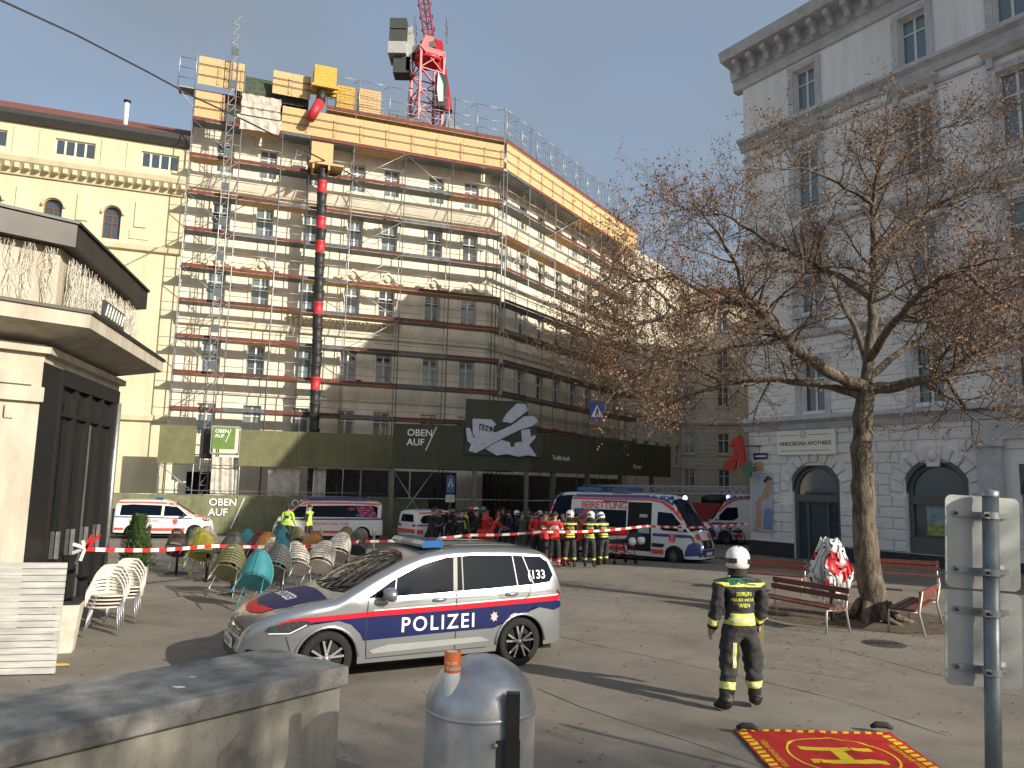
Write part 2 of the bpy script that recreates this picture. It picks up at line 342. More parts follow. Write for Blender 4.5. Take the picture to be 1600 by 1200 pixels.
def swan_pediment(root, c, z, mm):
    mb = MB(); pts = []
    for i in range(13):
        t = i/12; x = (t-.5)*2.1; zz = .10+.50*math.exp(-(x/.42)**2)+.05*math.cos(x*5.2); pts.append((c+x, -.16, z+zz))
    mb.path(pts, .085, 6); mb.path([(p[0], -.1, p[2]-.16) for p in pts[2:-2]], .05, 5); mb.lathe([(.02, -.05), (.17, -.03), (.2, .02), (.12, .06), (.02, .08)], 10, (c, -.08, z+.28), Matrix.Rotation(R(90), 4, 'X'))
    return mb.build('pediment', mm, root)
for c in colsL:
    for z, h in ((16.9, 1.85), (12.72, 1.85), (8.6, 1.75)): surround(house, c, z, WW, h, m_plaster)
    if c != 3.9: swan_pediment(house, c, 14.85, m_plaster)
for c in colsR:
    for z, h in ((16.9, 1.85), (12.72, 1.85), (8.6, 1.75)): surround(side, c, z, WW, h, m_plaster)
def balusters(root, s0, s1, z):
    for i in range(int((s1-s0)/.26)):
        mb = MB(); mb.lathe([(.05, 0), (.05, .06), (.085, .2), (.045, .38), (.06, .45)], 8, (s0+i*.26, -.24, z)); mb.build('baluster', m_plaster, root)
balusters(house, 3.0, 9.6, 11.76)
bar('balcony_rail', house, 2.9, 9.7, -.36, -.12, 12.22, 12.34, m_plaster)
# roof being rebuilt
rf = MB(); rf.add([(-3.2, .8, 25.0), (SC, .8, 25.0), (SC, 7, 28.2), (-3.2, 7, 28.2), (-3.2, 13, 25.0), (SC, 13, 25.0)], [(0, 1, 2, 3), (3, 2, 5, 4), (0, 3, 4), (1, 5, 2)]); rf.build('roof', m_roof, house)
rf = MB(); rf.add([(0, .8, 25.0), (21.4, .8, 25.0), (21.4, 6, 27.0), (0, 6, 27.6)], [(0, 1, 2, 3)]); rf.build('roof', m_roof, side)
# ---- yellow house ---------------------------------------------------
yel = thing('yellow_house', 'pale yellow house with arched windows and red tiled roof at far left', 'building', PF, AL)
yw = [-21.6+2.93*i for i in range(6)]      # arched windows
hol = []; 
for c in yw: hol += [(c-.45, c+.45, 15.75, 17.62)]
ylow = [-21.5+2.93*i for i in range(6)]
for c in ylow: hol += [(c-.55, c+.55, 11.6, 13.5), (c-.55, c+.55, 7.2, 9.3), (c-.6, c+.6, 1, 4)]
yat = [-22.1, -17.7, -13.4, -9.1, -4.75]
for c in yat: hol += [(c-1.0, c+1.0, 20.2, 21.15)]
wall_grid('wall', yel, -30, -3.25, -.6, 22.2, hol, m_yellow, .3)
bar('interior', yel, -29.9, -3.3, .5, .6, -.5, 22.1, m_dark)
for c in yw: put_window(yel, c, 15.75, .9, 1.42, 'brown_arch', .18)
def arch_fill(root, c, z, r_, top, mm, y=0):
    """spandrels over a square hole so that its head becomes round, plus an arched moulding"""
    mb = MB(); k = 10; a = [(c+r_*math.cos(math.pi*i/k), z+r_*math.sin(math.pi*i/k)) for i in range(k+1)]
    mb.prism(a[:k//2+1]+[(c, top), (c+r_, top)], lambda x, zz, d: (x, d, zz), y+.002, y+.12); mb.prism([(c-r_, top), (c, top)]+a[k//2:], lambda x, zz, d: (x, d, zz), y+.002, y+.12)
    mb.path([(c+(r_+.1)*math.cos(math.pi*i/k), y-.05, z+(r_+.1)*math.sin(math.pi*i/k)) for i in range(k+1)], .08, 5); return mb.build('arch_moulding', mm, root)
for c in yw:
    arch_fill(yel, c, 17.17, .45, 17.62, m_yellow)
    bar('pilaster', yel, c+1.15, c+1.75, -.08, -.002, 16.6, 18.1, m_yellow); bar('panel', yel, c+.95, c+1.95, -.05, -.003, 15.9, 16.45, m_yellow)
for c in ylow:
    put_window(yel, c, 11.6, 1.1, 1.9, 'brown_quad', .18); put_window(yel, c, 7.2, 1.1, 2.1, 'brown_quad', .18); surround(yel, c, 11.6, 1.1, 1.9, m_yellow); bar('window_hood', yel, c-.85, c+.85, -.3, -.003, 13.95, 14.12, m_yellow)
    mb = MB(); mb.prism([(c-.9, 9.75), (c+.9, 9.75), (c, 10.4)], lambda x, z, d: (x, d, z), -.28, -.003); mb.build('window_pediment', m_yellow, yel); surround(yel, c, 7.2, 1.1, 2.1, m_yellow); put_window(yel, c, 1, 1.2, 3.0, 'brown_quad', .18)
for c in yat:
    put_window(yel, c, 20.2, 2.0, .95, 'white_four', .12); bar('attic_pilaster', yel, c+1.3, c+1.75, -.06, -.002, 19.95, 21.5, m_yellow); bar('attic_pilaster', yel, c-1.75, c-1.3, -.06, -.002, 19.95, 21.5, m_yellow)
molding('cornice', yel, -30, -3.25, [(0, 18.7), (-.12, 18.7), (-.2, 18.95), (-.62, 19.3), (-.72, 19.55), (-.72, 19.7), (0, 19.9)], m_yellow)
for i in range(58):
    mb = MB(); mb.box(-.11, .11, -.55, -.14, 0, .26); mb.build('modillion', m_yellow, yel, (-29.6+i*.46, 0, 18.98))
molding('string_course', yel, -30, -3.25, [(0, 15.2), (-.2, 15.25), (-.26, 15.5), (0, 15.6)], m_yellow); molding('string_course', yel, -30, -3.25, [(0, 5.6), (-.2, 5.65), (-.26, 5.9), (0, 6.0)], m_yellow)
molding('eaves', yel, -30, -3.2, [(0, 21.65), (-.25, 21.7), (-.5, 22.0), (-.55, 22.25), (0, 22.3)], mat('dark_zinc', (.05, .05, .05), .5))
rf = MB(); rf.add([(-30, -.4, 22.3), (-3.2, -.4, 22.3), (-3.2, 6, 25.4), (-30, 6, 25.4)], [(0, 1, 2, 3)]); rf.build('roof', m_roof, yel)
mb = MB(); mb.tube((0, 0, 0), (0, 0, 1.8), .13, 10); mb.cur = 1; mb.tube((0, 0, 1.86), (0, 0, 1.95), .2, 10); mb.tube((0, 0, 1.8), (0, 0, 1.9), .05, 6); mb.build('flue_pipe', [m_white, m_black], yel, (-6.9, 1.2, 22.6))
# ---- pharmacy house (right) ----------------------------------------
gh = thing('pharmacy_house', 'tall grey house with rusticated ground floor and pharmacy at right', 'building', WB, AW)
RB0, RB1 = -.9, 31.0
wc = [2.5, 7.42, 10.95, 15.6, 19.6, 23.6, 27.6]; rw = [(19.62, 2.0, 1.1), (15.0, 2.75, 1.2), (10.3, 2.6, 1.2), (5.95, 2.2, 1.15)]
hol = [(c-w_/2, c+w_/2, z, z+h) for c in wc for z, h, w_ in rw]
ARCH = [(2.47, 1.12, 2.55), (7.5, 1.13, 2.6), (11.35, 1.05, 2.6)]       # centre, radius, springing height
hol += [(c-r_, c+r_, (-.3 if i == 0 else .35), sp+r_) for i, (c, r_, sp) in enumerate(ARCH)]
wall_grid('wall', gh, RB0, RB1, -.7, 22.3, hol, m_grey, .35)
wl = MB(); wl.add([(RB0, 0, -.7), (RB0, 0, 22.3), (RB0-5, 30, 22.3), (RB0-5, 30, -.7)], [(0, 1, 2, 3)]); wl.add([(RB1, 0, -.7), (RB1, 0, 22.3), (RB1, 14, 22.3), (RB1, 14, -.7)], [(0, 1, 2, 3)]); wl.build('end_wall', m_grey, gh)
bar('interior', gh, RB0+.3, RB1-.1, .9, 1.0, -.6, 22.2, m_dark)
for c in wc:
    for i, (z, h, w_) in enumerate(rw):
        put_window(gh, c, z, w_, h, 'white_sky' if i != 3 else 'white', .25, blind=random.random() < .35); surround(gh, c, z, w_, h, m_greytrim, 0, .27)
        if i in (1, 2):
            molding('window_hood', gh, c-.95, c+.95, [(0, z+h+.55), (-.18, z+h+.55), (-.38, z+h+.75), (-.42, z+h+.86), (0, z+h+.95)], m_greytrim)
            for k in (-.72, .72): bar('console', gh, c+k-.1, c+k+.1, -.2, -.003, z+h+.2, z+h+.55, m_greytrim)
            if i == 2:
                for q in range(7):
                    mb = MB(); mb.lathe([(.05, 0), (.08, .15), (.04, .35), (.06, .5)], 8, (c-.66+q*.22, -.12, 9.55)); mb.build('baluster', m_greytrim, gh)
                bar('balustrade_rail', gh, c-.9, c+.9, -.24, -.003, 10.06, 10.18, m_greytrim)
molding('band', gh, RB0-.12, RB1, [(0, 18.75), (-.12, 18.78), (-.2, 19.05), (-.42, 19.2), (-.42, 19.34), (0, 19.45)], m_greytrim); molding('band', gh, RB0-.04, RB1, [(0, 18.25), (-.09, 18.27), (-.09, 18.4), (0, 18.42)], m_greytrim)
molding('band', gh, RB0-.1, RB1, [(0, 9.15), (-.15, 9.2), (-.25, 9.4), (0, 9.5)], m_greytrim); molding('band', gh, RB0-.1, RB1, [(0, 13.9), (-.1, 13.95), (-.12, 14.2), (0, 14.3)], m_greytrim)
molding('ground_floor_cornice', gh, RB0-.15, RB1, [(0, 5.2), (-.15, 5.22), (-.25, 5.45), (-.5, 5.6), (-.5, 5.72), (0, 5.85)], m_greytrim)
molding('main_cornice', gh, RB0-.5, RB1, [(0, 22.0), (-.12, 22.05), (-.15, 22.5), (-.3, 22.55), (-.35, 23.15), (-1.05, 23.3), (-1.15, 23.6), (-1.2, 23.75), (.3, 23.9), (.3, 22.0)], m_greytrim)
for i in range(38):
    mb = MB(); mb.prism([(0, 0), (-.62, .0), (-.6, -.22), (-.35, -.34), (-.25, -.62), (0, -.66)], lambda y, z, d: (d, y, z), -.12, .12); mb.build('modillion', m_greytrim, gh, (RB0-.1+.3+i*.82, -.32, 23.22))
rf = MB(); rf.add([(RB0-.3, -.7, 23.9), (RB1, -.7, 23.9), (RB1, 4.2, 25.0), (RB0+2, 4.2, 25.0), (RB0+2, 12, 25), (RB1, 12, 25), (RB0+.5, 12, 23.9)], [(0, 1, 2, 3), (3, 2, 5, 4), (0, 3, 4, 6)]); rf.build('roof', mat('slate_roof', (.035, .035, .04), .7, scale=10, var=.3), gh)
# rusticated stones, one object each
sb = MB(); q = .035
sb.add([(0, 0, 0), (1, 0, 0), (1, 0, 1), (0, 0, 1), (q, -.06, .08), (1-q, -.06, .08), (1-q, -.06, .92), (q, -.06, .92)], [(4, 5, 6, 7), (0, 1, 5, 4), (1, 2, 6, 5), (2, 3, 7, 6), (3, 0, 4, 7)])
stone_me = sb.mesh('stone', [m_stone]); rust = inst('rusticated_wall', None, gh)
def clip_arch(s0, s1, z0, z1):
    """split a course around the arches, return free intervals"""
    out = [(s0, s1)]
    for c, r_, sp in ARCH:
        R2 = r_+.62; zc = max(0, min(abs(z0-sp), abs(z1-sp)) if z0 > sp else 0)
        if z0 >= sp+R2: continue
        hw = (r_+.02) if z1 <= sp-.1 else (math.sqrt(max(0, R2*R2-(max(z0-sp, 0))**2))+.01)
        nxt = []
        for a, b in out:
            if b <= c-hw or a >= c+hw: nxt.append((a, b)); continue
            if a < c-hw: nxt.append((a, c-hw))
            if b > c+hw: nxt.append((c+hw, b))
        out = nxt
    return [(a, b) for a, b in out if b-a > .12]
ch = .42; nst = 0
for j in range(12):
    z = .36+j*ch; s = RB0+.012-(.55 if j % 2 else 0)
    while s < 12.8:
        ln = 1.12; a0, b0 = max(s, RB0+.012), min(s+ln, 8.95 if s < 8.95 else 12.8)
        if not (8.9 < (a0+b0)/2 < 9.95):
            for a, b in clip_arch(a0, b0, z, z+ch):
                o = inst('stone', stone_me, rust, (a+.01, -.002-random.uniform(0, .006), z+.012), 0, (b-a-.02, 1, ch-.024)); nst += 1
        s += ln
for c, r_, sp in ARCH[:2]:
    k = 11
    for i in range(k):
        a0 = math.pi*(i+.03)/k; a1 = math.pi*(i+.97)/k; mb = MB(); r1, r2 = r_+.14, r_+.60
        P_ = lambda rr, a, y: (c+rr*math.cos(a), y, sp+rr*math.sin(a))
        mb.add([P_(r1, a0, -.0), P_(r2, a0, 0), P_(r2, a1, 0), P_(r1, a1, 0), P_(r1+.02, a0+.02, -.085), P_(r2-.03, a0+.02, -.085), P_(r2-.03, a1-.02, -.085), P_(r1+.02, a1-.02, -.085)], [(4, 5, 6, 7), (0, 1, 5, 4), (1, 2, 6, 5), (2, 3, 7, 6), (3, 0, 4, 7)]); mb.build('arch_stone', m_stone, rust)
for j in range(8):                      # long courses of the first floor
    z = 5.95+j*.40; s = RB0+.012-(.9 if j % 2 else 0)
    while s < 12.8:
        a, b = max(s, RB0+.012), s+1.8
        segs = [(a, b)]
        for c in wc[:3]:
            if z < 5.95+2.2+.2:
                segs = [x for (p, q_) in segs for x in ([(p, q_)] if q_ <= c-.78 or p >= c+.78 else [(p, c-.78), (c+.78, q_)]) if x[1]-x[0] > .12]
        for p, q_ in segs: inst('stone', stone_me, rust, (p+.01, -.002, z+.012), 0, (q_-p-.02, .6, .376))
        s += 1.8
bar('plinth', gh, RB0-.03, ARCH[0][0]-1.1, -.10, -.004, -.6, .34, mat('dark_plinth', (.035, .037, .045), .8)); bar('plinth', gh, ARCH[0][0]+1.1, 12.8, -.10, -.004, -.6, .34, MATS['dark_plinth'])
for zc in (.34,): bar('plinth_cap', gh, RB0-.03, ARCH[0][0]-1.1, -.085, -.003, .342, .40, m_stone)
# portal pilaster and mask keystone
bar('pilaster', gh, 9.05, 9.85, -.22, -.003, .34, 4.25, m_greytrim); bar('pilaster_capital', gh, 8.95, 9.95, -.30, -.003, 4.252, 4.5, m_greytrim); bar('portal_frieze', gh, 8.95, 13, -.16, -.003, 4.505, 5.19, m_greytrim)
mb = MB(); mb.prism([(-.22, 0), (.22, 0), (.32, .75), (-.32, .75)], lambda x, z, d: (x, d, z), -.2, -.09); mb.lathe([(.02, -.1), (.13, -.08), (.17, 0), (.15, .08), (.05, .13)], 10, (0, -.22, .40), Matrix.Scale(1.35, 4, (0, 0, 1)) @ Matrix.Rotation(R(90), 4, 'X')); mb.box(-.03, .03, -.36, -.3, .3, .42); mb.build('mask_keystone', m_stone, gh, (7.5, 0, 3.58))
# arched shop fronts
m_shop = mat('shop_frame', (.10, .105, .095), .5, var=.08)
for i, (c, r_, sp) in enumerate(ARCH):
    mb = MB(); k = 14
    for j in range(k):
        a0, a1 = math.pi*j/k, math.pi*(j+1)/k
        mb.prism([(c+r_*math.cos(a0), sp+r_*math.sin(a0)), (c+r_*math.cos(a1), sp+r_*math.sin(a1)), (c+(r_-.16)*math.cos(a1), sp+(r_-.16)*math.sin(a1)), (c+(r_-.16)*math.cos(a0), sp+(r_-.16)*math.sin(a0))], lambda x, z, d: (x, d, z), .14, .30)
        xa, xb = sorted((c+r_*math.cos(a0), c+r_*math.cos(a1)))
        mb.prism([(c+r_*math.cos(a0), sp+r_*math.sin(a0)), (c+r_*math.cos(a1), sp+r_*math.sin(a1)), (c+r_*1.0*math.cos(a1), sp+r_), (c+r_*1.0*math.cos(a0), sp+r_)], lambda x, z, d: (x, d, z), -.012, .12)
    zb = -.3 if i == 0 else .95
    mb.box(c-r_+.01, c-r_+.17, .14, .30, zb, sp); mb.box(c+r_-.17, c+r_-.01, .14, .30, zb, sp); mb.box(c-r_+.17, c+r_-.17, .12, .31, sp-.42, sp-.12)
    if i: mb.box(c-r_+.01, c+r_-.01, .10, .30, .33, .95)
    else: mb.box(c-.55, c-.45, .15, .29, -.3, sp-.42); mb.box(c+.42, c+.50, .15, .29, -.3, sp-.42)
    fr_ = mb.build('shop_front', m_shop, gh)
    g = MB(); g.prism([(c+(r_-.15)*math.cos(math.pi*j/k), sp-.12+(r_-.03)*math.sin(math.pi*j/k)) for j in range(k+1)], lambda x, z, d: (x, d, z), .22, .235); g.build('pane', m_glass, fr_)
    g = MB(); g.box(c-r_+.17, c+r_-.17, .24, .255, zb, sp-.42); g.build('pane', m_glass, fr_)
mb = MB(); mb.box(-.48, .48, 0, .015, 0, 1.25); po = mb.build('window_poster', mat('blue_poster', (.10, .19, .26), .5, scale=3, col2=(.32, .38, .36), detail=2), gh, (7.47, .215, 1.05))
mb = MB(); mb.box(-.48, .48, -.004, -.002, .03, .38); mb.build('poster_field', mat('green_yellow_print', (.08, .20, .05), .5, scale=7, col2=(.50, .40, .05), detail=2), po)
# far street houses: neighbour in line with the side front, and the end of the street
ps = Vector((house.location.x, house.location.y, 0))+uL*SC; vR = Vector((math.cos(AR), math.sin(AR), 0))
def far_house(name, label, org, ang, ln, ht, cols, rows, mm, rust_to=9.0):
    h_ = thing(name, label, 'building', org, ang); hl = [(c-.55, c+.55, z, z+2.0) for c in cols for z in rows]
    wall_grid('wall', h_, 0, ln, -.6, ht, hl, mm, .25); bar('interior', h_, .1, ln-.1, .4, .5, -.5, ht-.1, m_dark)
    for c in cols:
        for z in rows: put_window(h_, c, z, 1.1, 2.0, 'white', .16); surround(h_, c, z, 1.1, 2.0, mm)
    z = .3
    while z < rust_to: bar('rustic_course', h_, .02, ln-.02, -.05, -.003, z, z+.36, mm) if not any(r0-.3 < z+.2 < r0+2.2 for r0 in rows) else [bar('rustic_course', h_, a+.75, b-.75, -.05, -.003, z, z+.36, mm) for a, b in zip([-.73]+cols, cols+[ln+.73])]; z += .42
    molding('cornice', h_, -.2, ln, [(0, ht-1.2), (-.2, ht-1.1), (-.6, ht-.5), (-.7, ht-.1), (0, ht)], mm); molding('string_course', h_, 0, ln, [(0, 9.0), (-.25, 9.1), (-.3, 9.35), (0, 9.45)], mm); molding('string_course', h_, 0, ln, [(0, 17), (-.15, 17.1), (-.2, 17.3), (0, 17.35)], mm)
    rfm = MB(); rfm.add([(0, -.4, ht), (ln, -.4, ht), (ln, 6, ht+2.5), (0, 6, ht+2.5)], [(0, 1, 2, 3)]); rfm.build('roof', m_roof, h_); return h_
m_pale = mat('pale_plaster', (.62, .56, .46), .9, scale=.7, col2=(.52, .47, .39))
far_house('street_house', 'pale house with banded stone front beside the scaffolded corner house', ps+vR*21.5, AR, 26, 24.2, [2+2.7*i for i in range(9)], [4.9, 11, 14.9, 19], m_pale)
ef = far_house('street_end_house', 'pale banded house closing the street behind the bare tree', Vector((16.5, 79, 0)), R(-12), 22, 22.5, [1.8+3.4*i for i in range(6)], [2.6, 6.2, 11, 15, 18.8], m_pale)
far_house('side_street_house', 'pale house lining the right side of the side street beyond the pharmacy', Vector((28.8, 82, 0)), math.atan2(-40, -13.6), 40, 21.5, [3+4.2*i for i in range(9)], [5, 10, 14.5, 18.5], m_pale, .2)
# ================================================================== SCAFFOLDS
LEV = [6.26, 8.26, 10.27, 12.3, 14.25, 16.38, 18.53, 20.73, 22.88]
m_toe = m_redwood
def scaffold(name, label, org, ang, posts, top, x_end, braces, base):
    t = thing(name, label, 'scaffolding', org, ang); dep = .95
    for s in posts:
        for y in (0, dep):
            mb = MB(); mb.tube((s, y, base), (s, y, top(s) if y == 0 else 24.6), .032, 6); mb.build('post', m_steel if random.random() < .7 else m_pole, t)
        for z in LEV:
            mb = MB(); mb.tube((s, 0, z-.06), (s, dep, z-.06), .024, 5); mb.build('transom', m_steel, t)
    for a, b in zip(posts[:-1], posts[1:]):
        for z in LEV:
            if z > 7 or a > x_end:
                mb = MB(); mb.box(a+.03, b-.03, -.045, -.012, z, z+.19+random.uniform(-.02, .02)); mb.build('toe_board', random.choice((m_toe, m_toe, m_toe, mat('dark_deck_board', (.085, .03, .028), .8, scale=4, var=.3), mat('grey_deck_board', (.10, .10, .12), .7, scale=4, var=.3))), t)
                mb = MB()
                for k in range(3): mb.box(a+.02, b-.02, .03+k*.3, .31+k*.3, z-.045, z-.002)
                mb.build('deck', m_wood if random.random() < .4 else m_pole, t)
            for dz in (.5, 1.0):
                mb = MB(); mb.tube((a, -.03, z+dz), (b, -.03, z+dz), .019, 5); mb.build('guard_rail', m_steel, t)
    for _ in range(16):
        i = random.randrange(len(posts)-1); z = random.choice(LEV[1:]); a = random.uniform(posts[i]+.2, posts[i+1]-.5); kind = random.randrange(3); mb = MB()
        if kind == 0: mb.lathe([(.11, 0), (.15, .28), (.155, .3)], 10, (a, .4, z+.005)); mb.build('bucket', m_black, t)
        elif kind == 1: mb.box(a, a+.45, .25, .7, z+.005, z+random.uniform(.2, .6)); mb.build('material_pile', random.choice((m_net, m_osb, m_concrete)), t)
        else:
            mb.tube((a, .15, z), (a+.35, .55, z+1.95), .02, 5); mb.tube((a+.3, .15, z), (a+.65, .55, z+1.95), .02, 5); [mb.tube((a+.35*k/7, .15+.4*k/7, z+1.95*k/7), (a+.3+.35*k/7, .15+.4*k/7, z+1.95*k/7), .014, 4) for k in range(1, 7)]; mb.build('ladder', m_steel, t)
    for (i, l0, l1, dr) in braces:
        mb = MB(); a, b = posts[i], posts[i+1]; a, b = (a, b) if dr > 0 else (b, a); mb.tube((a, -.06, LEV[l0]), (b, -.06, LEV[l1]), .024, 6); mb.build('brace', m_steel, t)
    return t
PS = F0-nL*1.5; CS = PS+uL*15.8
pl = [-3.1, -.45, 1.87, 3.5, 6.07, 9.28, 12.32, 15.75]
scf = scaffold('scaffolding', 'steel scaffolding with red boards on the long left front', PS, AL, pl, lambda s: 27.3 if s > 5 else (26.9 if s < 0 else 24.7), -9,
    [(0, 0, 1, 1), (0, 1, 2, -1), (0, 2, 3, 1), (0, 3, 4, -1), (0, 4, 5, 1), (0, 5, 6, -1), (0, 6, 7, 1), (0, 7, 8, -1), (4, 1, 2, -1), (4, 2, 3, 1), (4, 3, 4, -1), (4, 4, 5, 1), (4, 5, 6, 1), (4, 6, 7, -1), (4, 7, 8, 1), (5, 7, 8, -1)], -.4)
prr = [0.35, 3.19, 6.77, 10.48, 14.2, 17.6, 21.2]
scr = scaffold('scaffolding', 'steel scaffolding with red boards on the receding side front', CS, AR, prr, lambda s: 27.5, -9, [(0, 5, 6, 1), (1, 6, 7, 1), (2, 7, 8, 1), (3, 6, 8, 1), (0, 2, 3, -1), (2, 2, 3, 1)], -.4)
def osb_row(t, s0, s1, z0, z1, wd, skip=()):
    s = s0
    while s < s1-.1:
        e = min(s+wd, s1)
        if not any(a <= (s+e)/2 <= b for a, b in skip):
            mb = MB(); mb.box(s+.008, e-.008, -.07, -.05, z0, z1); mb.build('osb_panel', m_osb, t)
            mb = MB(); mb.box(e-.20, e-.08, -.115, -.072, z0+.12, z1-.35); mb.build('batten', m_wood, t)
        s = e
    for z in (z0+.55, z1-.5):
        mb = MB(); mb.tube((s0, -.135, z), (s1, -.135, z), .022, 5); mb.build('guard_rail', m_pole, t)
osb_row(scf, -3.05, 15.7, 23.07, 24.62, 1.6, [(-.7, 1.9)]); osb_row(scr, .1, 21.1, 23.07, 24.8, 1.55); osb_row(scf, -3.0, -.4, 25.05, 26.75, 1.25); osb_row(scf, 1.1, 3.35, 25.3, 26.75, 1.1)
for t, s0, s1 in ((scf, 4.3, 15.75), (scr, .1, 21.2)):          # top walkway with mesh guard
    n_ = int((s1-s0)/1.9); 
    for i in range(n_):
        a = s0+(s1-s0)*i/n_; b = s0+(s1-s0)*(i+1)/n_
        mb = MB(); mb.box(a+.01, b-.01, -.05, -.02, 24.95, 25.17); mb.build('toe_board', m_toe, t); mb = MB(); mb.box(a, b, -.02, .95, 24.9, 24.945); mb.build('deck', m_wood, t)
        mb = MB(); mb.tube((a, -.04, 24.95), (a, -.04, 27.2), .028, 6); mb.tube((a, -.04, 27.2), (a-.3, .5, 27.15), .022, 5); mb.build('guard_post', m_steel, t)
        for z in (25.6, 26.2, 27.15): mb = MB(); mb.tube((a, -.04, z), (b, -.04, z), .018, 5); mb.build('guard_rail', m_steel, t)
    g = MB(); x = s0
    while x < s1: g.beam((x, -.03, 25.2), (x, -.03, 27.1), .008, .008); x += .28
    z = 25.35
    while z < 27.1: g.beam((s0, -.03, z), (s1, -.03, z), .008, .008); z += .28
    tag(g.build('safety_mesh', m_pole, t), None, kind='stuff')
mb = MB(); mb.box(-3.1, -.4, -.02, .95, 24.66, 24.72); mb.build('deck', m_redwood, scf); mb = MB(); mb.box(-4.0, -3.12, -.02, .9, 24.7, 24.76); mb.build('deck', m_steel, scf)
for z in (25.3, 25.9, 26.5): mb = MB(); mb.tube((-4.0, -.02, z), (-3.1, -.02, z), .022, 5); mb.build('guard_rail', mat('blue_pipe', (.06, .12, .30), .5), scf)
for x in (-4.0, -3.12): mb = MB(); mb.tube((x, -.02, 24.6), (x, -.02, 27.6), .028, 5); mb.build('guard_post', m_steel, scf)
mb = MB(); mb.beam((-4, -.02, 24.66), (-3.1, -.02, 23.6), .04, .04); mb.build('brace', m_steel, scf)
nt_ = MB()
for i in range(12):
    for j in range(8):
        f_ = lambda a, b: (-.55+2.2*a/12+.03*math.sin(b*2.1+a), -.10+.05*math.sin(a*1.9)*math.cos(b*.9), 24.95-2.15*b/8-.25*(a/12-.5)**2*b/8)
        nt_.add([f_(i, j), f_(i+1, j), f_(i+1, j+1), f_(i, j+1)], [(0, 1, 2, 3)])
nt_.build('dust_net', m_net, scf)
# tarpaulin roof over the attic, boxes and stacks on the top deck
tp = MB()
for i in range(10):
    a0, a1 = math.pi*i/10, math.pi*(i+1)/10; tp.smooth = True
    P2 = lambda a, s: (s, 1.9-1.5*math.cos(a), 25.0+1.9*math.sin(a)); tp.add([P2(a0, -.8), P2(a0, 3.2), P2(a1, 3.2), P2(a1, -.8)], [(0, 1, 2, 3)])
tag(tp.build('tarpaulin_roof', mat('green_tarp', (.045, .06, .035), .7, scale=5, var=.4, bump=.5, bscale=12), None, PS, AL), 'dark green tarpaulin roof curving over the attic of the scaffolded house', 'tarpaulin')
tag(bar('attic_wall', None, -1.0, 3.3, 1.2, 1.4, 24.9, 26.2, m_dark), 'dark attic opening under the green tarpaulin', 'attic'); _o = bpy.data.objects['attic_wall']; _o.location = PS; _o.rotation_euler = (0, 0, AL)
yb = MB(); 
for (a, b, c, d) in ((0, .05, -.75, .5), (1.25, 1.3, -.75, .5), (.05, 1.25, .45, .5), (.05, 1.25, -.75, -.7)): yb.box(a, b, c, d, .25, 1.45)
for k in range(3): yb.box(-.12, 1.42, -.82+k*.5, -.62+k*.5, .1, .25)
tag(yb.build('loading_hopper', m_yel, None, PS+uL*3.4+nL*.2+Vector((0, 0, 25.7)), AL), 'yellow board hopper on top of the debris chute', 'hopper')
hb = MB()
for (a, b, c, d) in ((0, .05, -.8, .3), (1.2, 1.25, -.8, .3), (.05, 1.2, -.8, -.75), (.05, 1.2, .25, .3)): hb.box(a, b, c, d, 0, 1.25)
hb.box(-.1, 1.9, -.9, .35, -.12, -.002); hb.box(.1, .2, -.95, .3, -.45, -.122); hb.box(1.0, 1.1, -.95, .3, -.45, -.122)
tag(hb.build('loading_hopper', m_osb, None, PS+uL*3.5+nL*.05+Vector((0, 0, 21.15)), AL), 'wooden board hopper halfway up the front above the black chute', 'hopper')
def stack(name, label, s0, s1, z0, z1, mm, n_, out=.1):
    t = thing(name, label, 'timber stack', PS+uL*s0+Vector((0, 0, z0)), AL)
    for i in range(n_):
        h = (z1-z0)/n_; mb = MB(); mb.box(random.uniform(0, .05), s1-s0-random.uniform(0, .05), .1, .85, i*h+.01, (i+1)*h-.008); mb.build('panel', mm, t)
    return t
stack('formwork_stack', 'yellow formwork panels stacked right of the yellow hopper', 4.85, 6.0, 25.2, 26.7, m_yel, 8); stack('timber_stack', 'pale timber stacked on the top deck below the crane', 6.15, 7.6, 25.2, 26.75, m_osb, 9)
cb = MB(); cb.box(7.7, 10.3, .8, 1.1, 25.0, 25.8); tag(cb.build('parapet', m_concrete, None, PS, AL), 'short grey concrete parapet on the roof below the crane', 'parapet')
dm = MB(); dm.prism([(0, 0), (1.7, 0), (1.2, .75), (.25, 1.5)], lambda x, z, d: (x, d, z), 0, 1.6); tag(dm.build('dormer', mat('zinc', (.10, .11, .115), .4, metal=.5), None, PS+uL*12.0-nL*1.6+Vector((0, 0, 25.3)), AL), 'pointed grey dormer on the roof right of the crane', 'dormer')
